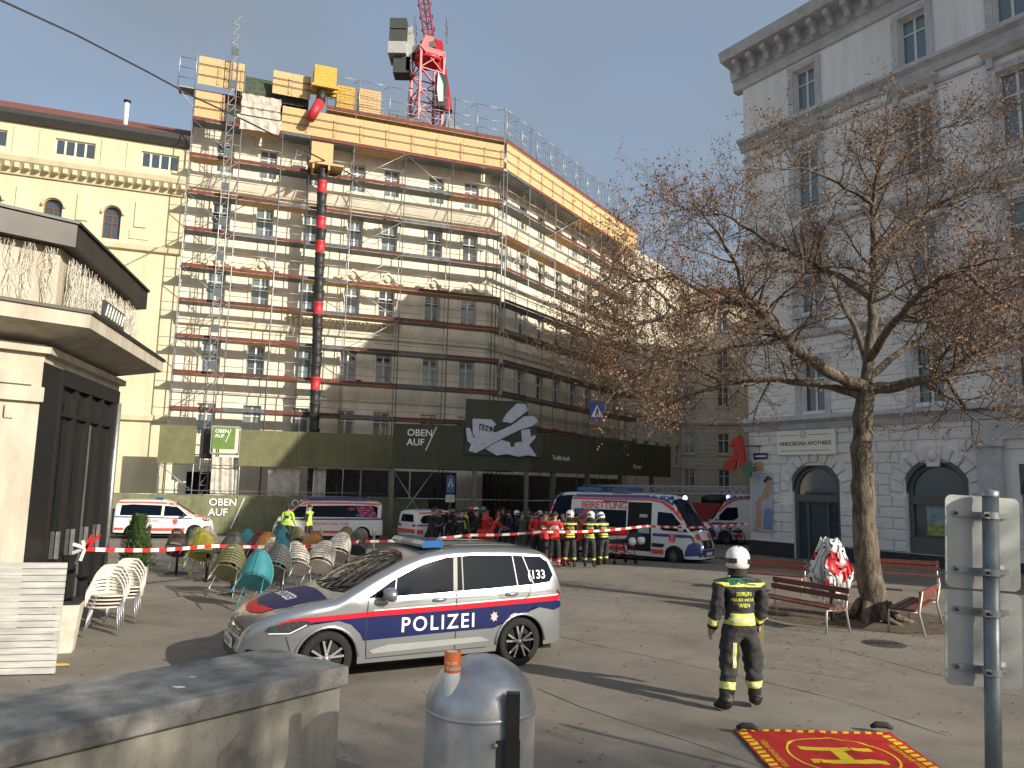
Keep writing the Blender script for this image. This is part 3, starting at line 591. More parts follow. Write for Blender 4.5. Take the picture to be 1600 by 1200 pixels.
# ---- debris chute ---------------------------------------------------
ch_ = thing('debris_chute', 'long black debris chute with red sections hanging down the front', 'chute', PS+uL*4.35+nL*.45, AL)
z = 20.9; k = 0; m_chb = mat('black_plastic', (.02, .02, .019), .55, scale=3, var=.3); m_chr = mat('red_plastic', (.50, .025, .035), .5, var=.12)
reds = {1, 4, 6, 11, 17, 23, 26}
while z > -.2:
    h = .78; mb = MB(); x = (20.9-z)*.022-.1
    mb.lathe([(.30, 0), (.325, -.05), (.29, -.12), (.25, -h-.1), (.27, -h-.1)], 14, (x+random.uniform(-.02, .02), 0, z), caps=False); mb.build('chute_section', m_chr if k in reds else m_chb, ch_); z -= h*.94; k += 1
mb = MB(); mb.tube((-.42, -.1, 25.7), (-.5, -.15, 24.95), .28, 12); mb.build('chute_section', m_chb, ch_); mb = MB(); mb.path([(-.5, -.15, 25.0), (-1.05, -.3, 23.75)], [.3, .26], 14, cap=True); mb.build('chute_section', m_chr, ch_)
# ---- hoist ------------------------------------------------------------
ho = thing('builders_hoist', 'ladder mast hoist with a green fronted cage at the left of the scaffold', 'hoist', PS+uL*(-1.07)+nL*.35, AL)
for x in (-.2, .2):
    for y in (-.2, .2): mb = MB(); mb.tube((x, y, -.4), (x, y, 29.3), .028, 5); mb.build('mast_leg', m_steel, ho)
lt = MB(); z = -.3
while z < 29:
    lt.beam((-.2, -.2, z), (.2, -.2, z), .025, .025); lt.beam((-.2, -.2, z), (.2, -.2, z+.6), .02, .02); lt.beam((-.2, -.2, z), (-.2, .2, z+.6), .02, .02); lt.beam((.2, -.2, z+.3), (.2, .2, z), .02, .02); z += .62
tag(lt.build('mast_lattice', m_steel, ho), None, kind='stuff')
z = 8.5
while z < 29: mb = MB(); mb.box(-.18, .18, -.24, -.205, z, z+.45); mb.build('mast_guide', m_pole, ho); z += 2.05
cg = MB(); 
for x in (.25, 1.65):
    for y in (-.9, .1): cg.beam((x, y, 3.9), (x, y, 5.35), .05, .05)
for z in (3.9, 5.35):
    for y in (-.9, .1): cg.beam((.25, y, z), (1.65, y, z), .05, .05)
    for x in (.25, 1.65): cg.beam((x, -.9, z), (x, .1, z), .05, .05)
cg.box(.25, 1.65, -.9, .1, 3.84, 3.9); cage = cg.build('cage', m_steel, ho)
mb = MB(); mb.box(.3, 1.45, -.93, -.91, 4.12, 5.28); mb.build('banner', mat('banner_green', (.11, .20, .035), .6), cage); 
text_on('lettering', 'OBEN\nAUF', .26, m_print, cage, .42, -.935, 5.0); mb = MB(); mb.beam((.98, -.937, 4.5), (1.22, -.937, 5.2), .03, .004, (0, 1, 0)); mb.build('slash', m_print, cage)
mb = MB(); mb.box(-.3, .3, -.35, -.21, 3.6, 5.2); mb.build('drive_unit', m_black, ho)
# ---- green hoardings ---------------------------------------------------
hd = thing('hoarding_boards', 'olive hoarding boards fixed along the first floor of the scaffold', 'hoarding', F0, AL)
for a, b, z0, z1 in ((-3.35, -1.55, 3.3, 5.28), (.62, 3.6, 3.25, 5.2), (3.62, 6.2, 3.3, 5.22), (6.22, 8.95, 3.3, 5.24)): mb = MB(); mb.box(a, b, -.03, .0, z0, z1); mb.build('board', mat('olive_board', (.135, .135, .062), .75, scale=1.5, var=.15), hd)
for a in (-3.2, -1.6, .7, 3.6, 6.2, 8.8):
    mb = MB(); mb.tube((a, .05, -.4), (a, .05, 5.2), .03, 6); mb.build('post', m_steel, hd)
for z in (1.9, 3.25): mb = MB(); mb.tube((-3.3, .05, z), (9, .05, z), .028, 6); mb.build('rail', m_steel, hd)
for a, z0, z1 in ((-3.2, 3.2, 1.9), (-1.6, .3, 1.9)): mb = MB(); mb.tube((a, .03, z0), (a+1.55, .03, z1), .024, 6); mb.build('brace', m_steel, hd)
nt2 = MB()
for (a, b, z0, z1) in ((-.7, .62, 3.7, .4), (2.2, 3.9, 3.2, .4), (4.6, 5.3, 3.2, .4)):
    for i in range(8):
        f_ = lambda k, z: (a+(b-a)*k/8, .35+.07*math.sin(k*2.3+z), z); nt2.add([f_(i, z0), f_(i+1, z0), f_(i+1, z1), f_(i, z1)], [(0, 1, 2, 3)])
nt2.build('dust_net', m_net, hd)
pb = MB(); pb.box(.9, 2.6, .5, .9, -.4, 1.15); pb.build('brick_pallet', mat('hollow_brick', (.42, .22, .09), .9, scale=16, col2=(.2, .09, .03)), hd)
# passage roof in front of the corner, facing the square
PA = Vector((-6.14, 40.05, 0)); PB = Vector((1.15, 41.3, 0)); PC = Vector((10.8, 51.9, 0))
aA = math.atan2(PB.y-PA.y, PB.x-PA.x); lA = (PB-PA).length; aB = math.atan2(PC.y-PB.y, PC.x-PB.x); lB = (PC-PB).length
ps_ = thing('covered_walkway', 'olive boarded walkway roof with white lettering around the corner', 'walkway', PA, aA)
for i in range(3): a = lA*i/3; mb = MB(); mb.box(a+.004, a+lA/3-.004, 0, .04, 3.3, 5.62); mb.build('board', m_green, ps_)
wb = inst('side_boards', None, ps_, (lA, 0, 0), aB-aA)
for i in range(5): a = lB*i/5; mb = MB(); mb.box(a+.004, a+lB/5-.004, 0, .04, 3.3, 5.35); mb.build('board', m_green, wb)
rm = MB(); rm.add([(0, .05, 3.42), (lA, .05, 3.42), (lA, 8, 3.42), (0, 4.5, 3.42), (0, .05, 3.36), (lA, .05, 3.36), (lA, 8, 3.36), (0, 4.5, 3.36)], [(0, 1, 2, 3), (7, 6, 5, 4), (0, 3, 7, 4)]); rm.build('walkway_roof', m_pole, ps_)
rm = MB(); rm.add([(0, .05, 3.43), (lB, .05, 3.43), (lB, 5, 3.43), (0, 8, 3.43)], [(0, 1, 2, 3)]); rm.build('walkway_roof', m_pole, wb)
m_postg = mat('olive_post', (.12, .125, .085), .6)
for s, par in ((.05, ps_), (4.35, ps_), (lA-.25, ps_), (2.0, wb), (5.2, wb), (8.6, wb), (12.2, wb)): mb = MB(); mb.box(s-.11, s+.11, .06, .28, -.45, 3.3); mb.build('post', m_postg, par)
for par, ln in ((ps_, lA), (wb, lB)): mb = MB(); mb.tube((0, .2, 1.75), (ln, .2, 1.75), .03, 6); mb.build('rail', m_steel, par)
mb = MB(); mb.tube((.1, .35, 3.2), (2.2, .35, .1), .025, 6); mb.build('brace', m_steel, ps_); mb = MB(); mb.tube((2.2, .38, 3.2), (.1, .38, .1), .025, 6); mb.build('brace', m_steel, ps_)
text_on('lettering', 'OBEN\nAUF', .50, m_print, ps_, .72, -.006, 5.0); mb = MB(); mb.beam((1.72, -.008, 4.25), (2.25, -.008, 5.5), .05, .006, (0, 1, 0)); mb.build('slash', m_print, ps_)
text_on('lettering', 'Trafik kush', .34, m_print, wb, 1.75, -.006, 4.0); text_on('lettering', 'Fever', .42, m_print, wb, 9.8, -.006, 3.75, font_bold=False)
# artwork board: a heap of pale shapes
ab = thing('art_board', 'tall olive board with a pale cut-out heap of objects above the walkway', 'board', PA+Vector((math.cos(aA), math.sin(aA), 0))*3.75+Vector((0, 0, 4.1)) + Vector((math.sin(aA), -math.cos(aA), 0))*.12, aA)
mb = MB(); mb.prism([(0, 0), (4.2, 0), (4.2, 1.0), (3.4, 2.0), (3.3, 2.9), (0, 2.95)], lambda x, z, d: (x, d, z), 0, .05); mb.build('panel', m_green, ab)
m_cut = mat('pale_print', (.52, .55, .62), .6, scale=5, var=.10)
def cut(pts, d=0):
    mb = MB(); mb.prism([((x-727)/123*4.15, (713-y)/93*3.0+.02) for x, y in pts], lambda x, z, q: (x, q, z), -.06-d*.02, -.004); mb.build('cut_out', m_cut, ab)
cut([(785, 658), (792, 644), (808, 627), (822, 627), (826, 638), (800, 660)]); cut([(738, 655), (768, 655), (776, 663), (770, 668), (749, 662), (749, 674), (772, 675), (776, 680), (745, 688), (739, 680)], 1)
cut([(728, 671), (734, 670), (740, 686), (760, 684), (800, 664), (820, 648), (836, 647), (843, 655), (833, 664), (815, 670), (800, 678), (775, 692), (760, 702), (745, 711), (733, 708), (737, 697), (731, 692)], 2)
cut([(760, 704), (772, 695), (785, 688), (798, 692), (800, 700), (812, 696), (818, 690), (828, 694), (834, 702), (842, 714), (828, 712), (812, 715), (795, 711), (778, 714)], 1); cut([(816, 671), (830, 668), (832, 682), (838, 678), (840, 682), (828, 697), (818, 690)]); cut([(742, 690), (775, 676), (790, 670), (793, 676), (770, 690), (748, 700)], 3); cut([(806, 693), (815, 690), (822, 700), (818, 712), (806, 712)], 2)
text_on('lettering', 'EN /', .42, m_cut, ab, .78, -.012, 1.28)
# low mesh fence with banner lettering
fe = thing('site_fence', 'olive banner fence with white lettering behind the small ambulances', 'fence', F0+nL*.35+Vector((0, 0, -.4)), AL)
s = -6.2
for i in range(5):
    ln = 3.45; fm_ = MB()
    for a in range(12):
        for b in range(4):
            f_ = lambda p, q: (s+ln*p/12, .03*math.sin(p*1.3+q*.7+i), .08+2.0*q/4+.02*math.sin(p*2.0)*(q == 4)); fm_.add([f_(a, b), f_(a+1, b), f_(a+1, b+1), f_(a, b+1)], [(0, 1, 2, 3)])
    fm_.build('fence_banner', m_greenl, fe); mb = MB(); mb.tube((s, 0.02, 0), (s, .02, 2.15), .025, 6); mb.build('fence_post', m_steel, fe)
    mb = MB(); mb.tube((s, .02, 2.1), (s+ln, .02, 2.1), .02, 6); mb.build('fence_rail', m_steel, fe)
    if i in (1, 2):
        off = 2.05 if i == 1 else 2.75; text_on('lettering', 'OBEN\nAUF', .52, m_print, fe, s+off, -.05, 1.55); mb = MB(); mb.beam((s+off+1.15, -.052, .35), (s+off+1.75, -.052, 1.95), .05, .006, (0, 1, 0)); mb.build('slash', m_print, fe)
    s += ln
# ---- crane -------------------------------------------------------------
CR = Vector((-7.1, 56, 0)); cr = thing('tower_crane', 'red luffing tower crane rising behind the scaffolded roof', 'crane', CR, R(28))
hw = .95
for x in (-hw, hw):
    for y in (-hw, hw): mb = MB(); mb.beam((x, y, 0), (x, y, 35.2), .17, .17); mb.build('tower_leg', m_red, cr)
lt = MB(); z = 22.0; k = 0
while z < 35:
    for (x0, y0, x1, y1) in ((-hw, -hw, hw, -hw), (hw, -hw, hw, hw), (hw, hw, -hw, hw), (-hw, hw, -hw, -hw)):
        lt.beam((x0, y0, z), (x1, y1, z), .08, .08); lt.beam((x0, y0, z), (x1, y1, z+1.7) if k % 2 else (x1, y1, z), .07, .07); lt.beam((x1, y1, z), (x0, y0, z+1.7), .07, .07)
    z += 1.7; k += 1
lt.build('tower_bracing', m_red, cr)
mb = MB(); mb.lathe([(1.05, 34.9), (1.1, 35.0), (1.1, 35.2), (.95, 35.3)], 18); mb.build('slewing_ring', m_red, cr); mb = MB(); mb.box(-1.05, 1.1, -.9, .9, 35.3, 35.75); mb.prism([(-.9, 35.75), (.95, 35.75), (.6, 36.9), (-.5, 36.9)], lambda x, z, d: (x, d, z), -.55, -.4); mb.prism([(-.9, 35.75), (.95, 35.75), (.6, 36.9), (-.5, 36.9)], lambda x, z, d: (x, d, z), .4, .55); mb.box(-.5, .5, -.38, .38, 35.76, 36.5); mb.build('turret', mat('turret_red', (.26, .015, .025), .5, var=.2), cr)
m_cw = mat('counterweight_grey', (.055, .065, .06), .6)
up = inst('upper_carriage', None, cr, (0, 0, 0), R(-28))
mb = MB(); mb.beam((-2.9, .3, 35.4), (.6, -.2, 36.2), .9, .5); mb.build('machine_deck', mat('grey_deck', (.16, .17, .16), .6), up)
for z0, z1 in ((36.2, 37.15), (37.25, 38.1)): mb = MB(); mb.box(-2.95, -1.65, -.9, .9, z0, z1); mb.build('counterweight', m_cw, up)
mb = MB(); mb.box(-3.0, -1.6, -.95, .95, 35.2, 36.15); mb.box(-1.62, -1.2, -.6, .6, 34.0, 37.6); mb.build('winch_frame', mat('pale_grey', (.40, .41, .39), .5), up); mb = MB(); mb.box(-2.6, -1.3, -.6, .6, 33.8, 35.1); mb.build('winch', m_cw, up)
mb = MB(); mb.prism([(.4, 36.8), (1.1, 36.6), (2.05, 31.0), (1.45, 31.0)], lambda x, z, d: (x, d, z), -.35, .35); mb.build('counter_jib', m_red, up); mb = MB(); mb.box(.75, 1.6, -1.5, -.5, 30.7, 33.2); mb.build('ballast', m_cw, up)
mb = MB(); mb.prism([(1.1, 31), (1.45, 31), (1.4, 32.4), (1.0, 33.4), (.95, 32)], lambda x, z, d: (x, d, z), -1.6, -1.51); mb.build('cab_window', m_white, up)
J0, J1 = Vector((.1, -.2, 36.6)), Vector((-2.6, 4, 52)); jd = (J1-J0).normalized(); jx = jd.cross(Vector((0, 1, 0))).normalized(); jy = jx.cross(jd)
jb = MB(); c3 = [jx*-.55, jx*.55, jy*.9]
for c in c3: jb.beam(J0+c*.6, J1+c, .11, .11)
for i in range(12):
    p, q_ = J0.lerp(J1, i/12), J0.lerp(J1, (i+1)/12)
    for a in range(3): jb.beam(p+c3[a], q_+c3[(a+1) % 3], .05, .05); jb.beam(p+c3[a], p+c3[(a+1) % 3], .05, .05)
jb.build('jib', mat('dark_crane_red', (.22, .03, .035), .5), up)
for x in (-1.1, 1.35):
    mb = MB(); 
    for z in (37.2, 37.8, 38.3): mb.beam((x, -1, z), (x, 1, z), .04, .04)
    for y in (-1, 0, 1): mb.beam((x, y, 36.7), (x, y, 38.3), .04, .04)
    mb.build('platform_railing', m_steel, up)
# overhead tram wire
wp = [(-20, -14, 8), (0, 0, 11), (120, 55, 16), (230, 112, 22), (300, 150, 27), (380, 187, 34), (470, 232, 41), (560, 278, 47)]
mb = MB(); mb.path([at(*p) for p in wp], [.018, .02, .024, .03, .034, .04, .045, .05], 6); tag(mb.build('overhead_cable', m_black), 'black overhead cable sagging from the upper left to the scaffold', 'cable')
# blue crossing sign, pharmacy signs, posters on the right hand house
def boxed(name, label, cat, root_loc, rz): return thing(name, label, cat, root_loc, rz)
q = at(933, 642, 36.0); cs = thing('crossing_sign', 'blue square pedestrian crossing sign with white triangle hanging over the street', 'sign', q, R(8)); mb = MB(); mb.box(-.36, .36, 0, .03, -.40, .40); mb.build('panel', mat('sign_blue', (.02, .05, .30), .4, var=.05), cs); mb = MB(); mb.prism([(-.29, -.3), (.29, -.3), (0, .29)], lambda x, z, d: (x, d, z), -.006, -.002); mb.build('triangle', m_print, cs)
mb = MB(); mb.lathe([(.0, 0), (.04, .03), (.0, .07)], 8, (.01, -.012, .10)); mb.path([(.01, -.012, .09), (.0, -.012, -.04), (-.09, -.012, -.24)], .028, 5); mb.path([(.0, -.012, -.04), (.08, -.012, -.24)], .025, 5); mb.path([(-.09, -.012, -.02), (.01, -.012, .06), (.09, -.012, -.04)], .02, 5); mb.build('walker', m_black, cs)
mb = MB(); mb.path([(0, .02, .38), (0, .02, .6), (10, 6, 1.6)], .012, 4); mb.build('span_wire', m_black, cs)
P_ = lambda s, out, z: WB+wd_*s+wn_*out+Vector((0, 0, z))
sg = thing('pharmacy_sign', 'white board lettered VINDOBONA APOTHEKE above the arched pharmacy door', 'sign', P_(.72, .16, 4.12), AW)
mb = MB(); mb.box(0, 2.85, 0, .06, 0, 1.05); mb.build('panel', mat('sign_white', (.82, .78, .68), .6, var=.04), sg); text_on('lettering', 'VINDOBONA APOTHEKE', .24, m_dark, sg, .12, -.006, .40, space=.92)
for a, b, z in ((.2, 1.1, .83), (1.6, 2.6, .83), (.2, 2.6, .16)): mb = MB(); mb.box(a, b, -.005, -.002, z, z+.02); mb.build('rule', m_black, sg)
mb = MB(); mb.lathe([(.15, 0), (.15, .01), (.125, .01), (.125, 0)], 20, (1.35, -.004, .85), Matrix.Rotation(R(90), 4, 'X'), caps=False); mb.path([(1.28, -.01, .78), (1.35, -.01, .92), (1.42, -.01, .78)], .012, 4); mb.build('emblem', mat('gold', (.35, .26, .08), .5), sg)
po = thing('advert_poster', 'tall pale advertising poster left of the pharmacy door', 'poster', P_(-.75, .13, .75), AW); mb = MB(); mb.box(0, 1.15, 0, .03, 0, 2.5); mb.build('sheet', mat('poster_pale', (.50, .52, .54), .6, scale=2, col2=(.38, .44, .52)), po)
m_skinp = mat('poster_skin', (.50, .30, .20), .6, var=.1); mb = MB(); mb.prism([(.12, 0), (.5, 0), (.6, .7), (.5, 1.1), (.62, 1.35), (.85, 1.45), (1.1, 1.75), (1.1, 2.2), (.92, 2.3), (.8, 2.0), (.55, 1.6), (.22, 1.25), (.28, .8)], lambda x, z, d: (x, d, z), -.006, -.002); mb.build('printed_figure', m_skinp, po); mb = MB(); mb.prism([(.62, .1), (1.12, .1), (1.12, 1.05), (.72, 1.0)], lambda x, z, d: (x, d, z), -.007, -.003); mb.build('printed_dress', mat('print_blue', (.16, .26, .45), .6), po)
mb = MB(); mb.path([(.75, -.006, 2.2), (.95, -.006, 2.42), (1.1, -.006, 2.3)], .07, 5); mb.build('printed_hair', m_brownf, po)
st = thing('street_name_plate', 'small dark blue street name plate on the corner of the grey house', 'sign', P_(-.6, .09, 3.95), AW); mb = MB(); mb.box(0, .75, 0, .02, 0, .3); mb.build('plate', mat('plate_blue', (.02, .03, .10), .4), st); mb = MB(); mb.box(.08, .66, -.004, -.001, .12, .18); mb.build('print', m_print, st); mb = MB(); mb.box(.1, .5, 0, .02, -.5, -.1); mb.build('notice', m_osb, st)
ap = thing('pharmacy_letter_sign', 'big red gothic letter A with a green cross hanging at the house corner', 'sign', P_(-1.9, .55, 3.35), AW)
m_ared = mat('sign_red', (.42, .015, .015), .45); ag = MB()
for pts in ([(.35, .1), (.62, .1), (.95, 1.5), (.72, 1.55)], [(.9, .15), (1.3, .15), (1.05, 1.6), (.75, 1.55)], [(-.1, .12), (.4, .1), (.62, .55), (.1, .55)], [(.3, .5), (1.1, .62), (1.08, .8), (.35, .68)], [(.25, 1.2), (.55, 1.55), (.95, 1.72), (.8, 1.45), (.45, 1.15)]): ag.prism(pts, lambda x, z, d: (x, d, z), -.08+random.uniform(0, .02), .06)
ag.build('letter', m_ared, ap); mb = MB(); mb.box(1.25, 1.5, -.07, .05, -.2, .5); mb.box(1.03, 1.245, -.068, .05, .03, .28); mb.box(1.505, 1.72, -.068, .05, .03, .28); mb.build('cross', mat('pharmacy_green', (.0, .16, .07), .4), ap); mb = MB(); mb.beam((1.0, 0, 1.2), (1.7, .55, 1.2), .05, .05); mb.build('bracket', m_black, ap)
# ================================================================== VEHICLES
def interp(pts, x):
    """monotone cubic through sorted (x, y) points"""
    n = len(pts)
    if x <= pts[0][0]: return pts[0][1]
    if x >= pts[-1][0]: return pts[-1][1]
    for i in range(n-1):
        if pts[i][0] <= x <= pts[i+1][0]: break
    d = lambda j: (pts[j+1][1]-pts[j][1])/(pts[j+1][0]-pts[j][0])
    def tg(j):
        if j == 0: return d(0)
        if j == n-1: return d(n-2)
        a, b = d(j-1), d(j)
        return 0 if a*b <= 0 else 2*a*b/(a+b)
    h = pts[i+1][0]-pts[i][0]; t = (x-pts[i][0])/h
    return (2*t**3-3*t*t+1)*pts[i][1]+(t**3-2*t*t+t)*h*tg(i)+(-2*t**3+3*t*t)*pts[i+1][1]+(t**3-t*t)*h*tg(i+1)
class Car:
    def __init__(s, root, top, wid, sill, wheels, belt, tum, rr=.11, crown=.05, paint=None, sillz=None):
        s.root = root; s.wheels = wheels; x0, x1 = top[0][0], top[-1][0]; xs = [x0+(x1-x0)*i/90 for i in range(91)]
        for wx, wr in wheels: xs += [wx-wr*1.17, wx+wr*1.17, wx-wr*1.169-.004, wx+wr*1.169+.004]
        xs = sorted(set(round(v, 4) for v in xs)); mb = MB(); mb.smooth = True; NS = 12; NA = 5; NC = 5; cols = []
        for x in xs:
            zl = interp(sill, x)
            for wx, wr in wheels:
                dx = abs(x-wx); ar = wr*1.17
                if dx < ar: zl = max(zl, wr+math.sqrt(ar*ar-dx*dx)*.97)
            zt = interp(top, x); W = interp(wid, x); zb = belt(x); r_ = min(rr, (zt-zl)*.4)
            def yy(z):
                k = 1-.05*max(0, (.62-z)/.62)**1.5-.012*max(0, (z-.62)/.4) if z < zb else 1-.012*max(0, (zb-.62)/.4)-tum*(z-zb)-.05*tum*(z-zb)**2
                return W*k
            zs = zt-r_; pts = [(yy(zl+(zs-zl)*i/NS), zl+(zs-zl)*i/NS) for i in range(NS+1)]; ye = pts[-1][0]
            for i in range(1, NA+1):
                a = math.pi/2*i/NA; pts.append((ye-r_*1.2*(1-math.cos(a)), zs+r_*math.sin(a)))
            yt = pts[-1][0]
            for i in range(1, NC+1):
                y = yt*(1-i/NC); pts.append((y, zt+crown*(1-(y/yt)**2)))
            cols.append(pts)
        n = len(cols[0]); vs = []
        for sgn in (1, -1):
            for x, pts in zip(xs, cols): vs += [(x, sgn*p[0], p[1]) for p in pts]
        m = len(xs); fs = []
        for k in range(2):
            o = k*m*n
            for i in range(m-1):
                for j in range(n-1): fs.append((o+i*n+j, o+(i+1)*n+j, o+(i+1)*n+j+1, o+i*n+j+1))
        fs.append([j for j in range(n)]+[m*n+j for j in range(n-2, -1, -1)]); fs.append([(m-1)*n+j for j in range(n)]+[m*n+(m-1)*n+j for j in range(n-2, -1, -1)])
        mb.add(vs, fs); me = mb.mesh('body', [paint]); b = bmesh.new(); b.from_mesh(me); bmesh.ops.remove_doubles(b, verts=b.verts, dist=.0005); bmesh.ops.recalc_face_normals(b, faces=b.faces); s.bvh = BVHTree.FromBMesh(b); b.to_mesh(me); b.free()
        s.body = inst('body', me, root); s.x0, s.x1 = x0, x1
        wmax = max(p[1] for p in wid); ub = MB(); zz = max(w_[1] for w_ in wheels)
        ub.box(x0+.12, x1-.2, -wmax*.76, wmax*.76, .17, zz*2.1); 
        ub.build('underbody', m_dark, root)
    def cast(s, p, d):
        h = s.bvh.ray_cast(Vector(p), Vector(d)); return (h[0], h[1]) if h[0] else (None, None)
    def proj(s, a, b, side, eps):
        o, d = {'L': ((a, 6, b), (0, -1, 0)), 'R': ((a, -6, b), (0, 1, 0)), 'F': ((9, a, b), (-1, 0, 0)), 'B': ((-9, a, b), (1, 0, 0)), 'T': ((a, b, 6), (0, 0, -1))}[side]
        p, n = s.cast(o, d)
        if p is None: return None
        if n.dot(Vector(d)) > 0: n = -n
        return p+n*eps
    def decal(s, name, poly, side, m, parent=None, eps=.004, me=None, cut=.11, tf=None):
        b = bmesh.new()
        if 'windscreen' in name: cut = .06; eps = .012
        if me is None: b.faces.new([b.verts.new((x, y, 0)) for x, y in poly]); bmesh.ops.triangulate(b, faces=b.faces)
        else: b.from_mesh(me)
        if tf:
            for v in b.verts: v.co.x, v.co.y = tf(v.co.x, v.co.y)
        for _ in range(6):
            es = [e for e in b.edges if e.calc_length() > cut]
            if not es: break
            bmesh.ops.subdivide_edges(b, edges=es, cuts=1); bmesh.ops.triangulate(b, faces=[f for f in b.faces if len(f.verts) > 3])
        bad = []
        for v in b.verts:
            q = s.proj(v.co.x, v.co.y, side, eps)
            if q is None: bad.append(v)
            else: v.co = q
        if bad: bmesh.ops.delete(b, geom=bad, context='VERTS')
        for f in b.faces: f.smooth = True
        bmesh.ops.recalc_face_normals(b, faces=b.faces)
        dv = {'L': (0, 1, 0), 'R': (0, -1, 0), 'F': (1, 0, 0), 'B': (-1, 0, 0), 'T': (0, 0, 1)}[side]
        if sum((f.normal.dot(Vector(dv)) for f in b.faces), 0) < 0: bmesh.ops.reverse_faces(b, faces=b.faces)
        mm = bpy.data.meshes.new(name); b.to_mesh(mm); b.free(); mm.materials.append(m); return inst(name, mm, parent or s.root)
    def text(s, txt, size, x, z, side, m, eps=.006, parent=None, vert=False, **k):
        me = text_mesh(txt, size, **k); sg = {'L': -1, 'R': 1, 'F': 1, 'B': -1, 'T': 1}[side]
        if side == 'T': tf = lambda a, b: (x+b, z-a)
        elif side == 'F': tf = lambda a, b: (x+a, z+b)
        else: tf = lambda a, b: (x+sg*a, z+b)
        return s.decal('lettering', None, side, m, parent, eps, me, 9, tf)
    def line(s, pts, side, m, wd=.012, eps=.005, name='seam'):
        for (a, b) in zip(pts[:-1], pts[1:]):
            A, B = Vector((*a, 0)), Vector((*b, 0)); d = (B-A).normalized(); n = Vector((-d.y, d.x, 0))*wd/2
            s.decal(name, [(A+n).to_2d(), (B+n).to_2d(), (B-n).to_2d(), (A-n).to_2d()], side, m, None, eps)
    def add_wheels(s, hw, width=.22, rimr=.68, spokes=5, rimm=None, steer=0, black=False):
        wh = {}
        for (wx, wr) in s.wheels:
            if wr not in wh:
                Mx = Matrix.Rotation(R(90), 4, 'X'); t = MB(); h = width/2
                t.lathe([(wr*rimr, -h*.8), (wr*.9, -h), (wr*.98, -h*.8), (wr, -h*.55), (wr, h*.55), (wr*.98, h*.8), (wr*.9, h), (wr*rimr, h*.8)], 36, M=Mx, caps=False)
                for i in range(36): 
                    a = 2*math.pi*i/36; t.box(-.012, .012, -h*.62, h*.62, wr*.985, wr+.004, Matrix.Rotation(a, 4, 'Y'))
                rm = MB(); r1 = wr*rimr; rm.lathe([(r1*.9, -h*.8), (r1*.99, -h*.85), (r1*1.0, -h*.8), (r1*.93, -h*.6)], 36, M=Matrix.Rotation(R(-90), 4, 'X'), caps=False); rm.lathe([(r1*.9, h*.8), (r1*.99, h*.85), (r1, h*.8), (r1*.93, h*.6)], 36, M=Matrix.Rotation(R(90), 4, 'X') , caps=False)
                bk = MB(); bk.lathe([(.001, -h*.35), (r1*.95, -h*.35), (r1*.95, h*.35), (.001, h*.35)], 24, M=Mx, caps=False)
                for i in range(spokes):
                    a = 2*math.pi*i/spokes
                    for da in ((-.13, .13) if spokes <= 6 else (0,)):
                        for sg in (1, -1):
                            p = Vector((math.sin(a+da*.4)*r1*.18, sg*h*.72, math.cos(a+da*.4)*r1*.18)); q_ = Vector((math.sin(a+da*1.7)*r1*.95, sg*h*.78, math.cos(a+da*1.7)*r1*.95)); rm.beam(p, q_, r1*.11, .03, (0, 1, 0))
                for sg in (1, -1): rm.lathe([(.001, 0), (r1*.2, 0), (r1*.22, .02), (.001, .03)], 14, (0, sg*h*.72, 0), Matrix.Rotation(R(-90*sg), 4, 'X'), caps=False)
                b2 = lambda q_, nm, m_: (lambda me: me)(q_.mesh(nm, [m_]))
                wh[wr] = (b2(t, 'wheel', m_rubber), b2(rm, 'rim', rimm), b2(bk, 'brake_disc', m_dark))
            for sg in (1, -1):
                o = inst('wheel', wh[wr][0], s.root, (wx, sg*hw, wr)); inst('rim', wh[wr][1], o); inst('brake_disc', wh[wr][2], o)
                if steer and wx == max(w_[0] for w_ in s.wheels): o.rotation_euler = (0, 0, steer)
def mirror(root, x, y, z, m, sg, big=1.0):
    mb = MB(); mb.smooth = True
    mb.lathe([(.001, -.10), (.07, -.09), (.10, -.03), (.105, .03), (.085, .05), (.001, .052)], 16, M=Matrix.Scale(1.25*big, 4, (0, 1, 0)) @ Matrix.Scale(.9*big, 4, (0, 0, 1)) @ Matrix.Rotation(R(-90), 4, 'Y')); o = mb.build('door_mirror', m, root, (x, y+sg*.13*big, z)); a = MB(); a.beam((0, -sg*.16, -.05), (0, -sg*.02, -.04), .05, .05); a.build('mirror_arm', m_black, o)
p_silver = mat('silver_paint', (.34, .36, .38), .30, metal=.75, var=.03, coat=.5); p_white = mat('white_car_paint', (.72, .72, .70), .35, var=.03, coat=.8)
p_glass = mat('car_glass', (.004, .009, .017), .02, var=0, spec=.10); p_trim = mat('car_trim', (.012, .012, .013), .4, var=0); p_blue = mat('police_blue', (.006, .012, .075), .5, var=.05, spec=.2); p_red = mat('signal_red', (.52, .008, .022), .5, var=.05, spec=.2)
p_or = mat('luminous_red', (.75, .075, .045), .45, var=.05); p_dblue = mat('rescue_blue', (.035, .06, .24), .4, var=.06, coat=.5); p_rim = mat('alloy', (.55, .56, .57), .3, metal=.8, var=.05); p_lens = mat('lamp_glass', (.045, .05, .055), .08, var=.3, scale=25, spec=.9); p_tail = mat('tail_lamp', (.38, .008, .012), .15, var=.2, scale=20); p_bl = mat('beacon_blue', (.01, .09, .26), .15, var=.15, coat=.6); p_blon = mat('beacon_lit', (.1, .2, .9), .2, var=0, emit=(.25, .4, 1, 4))
p_seam = mat('panel_gap', (.03, .03, .03), .7, var=0); p_grey = mat('dull_grey_paint', (.20, .215, .23), .45, metal=.3, var=.04)
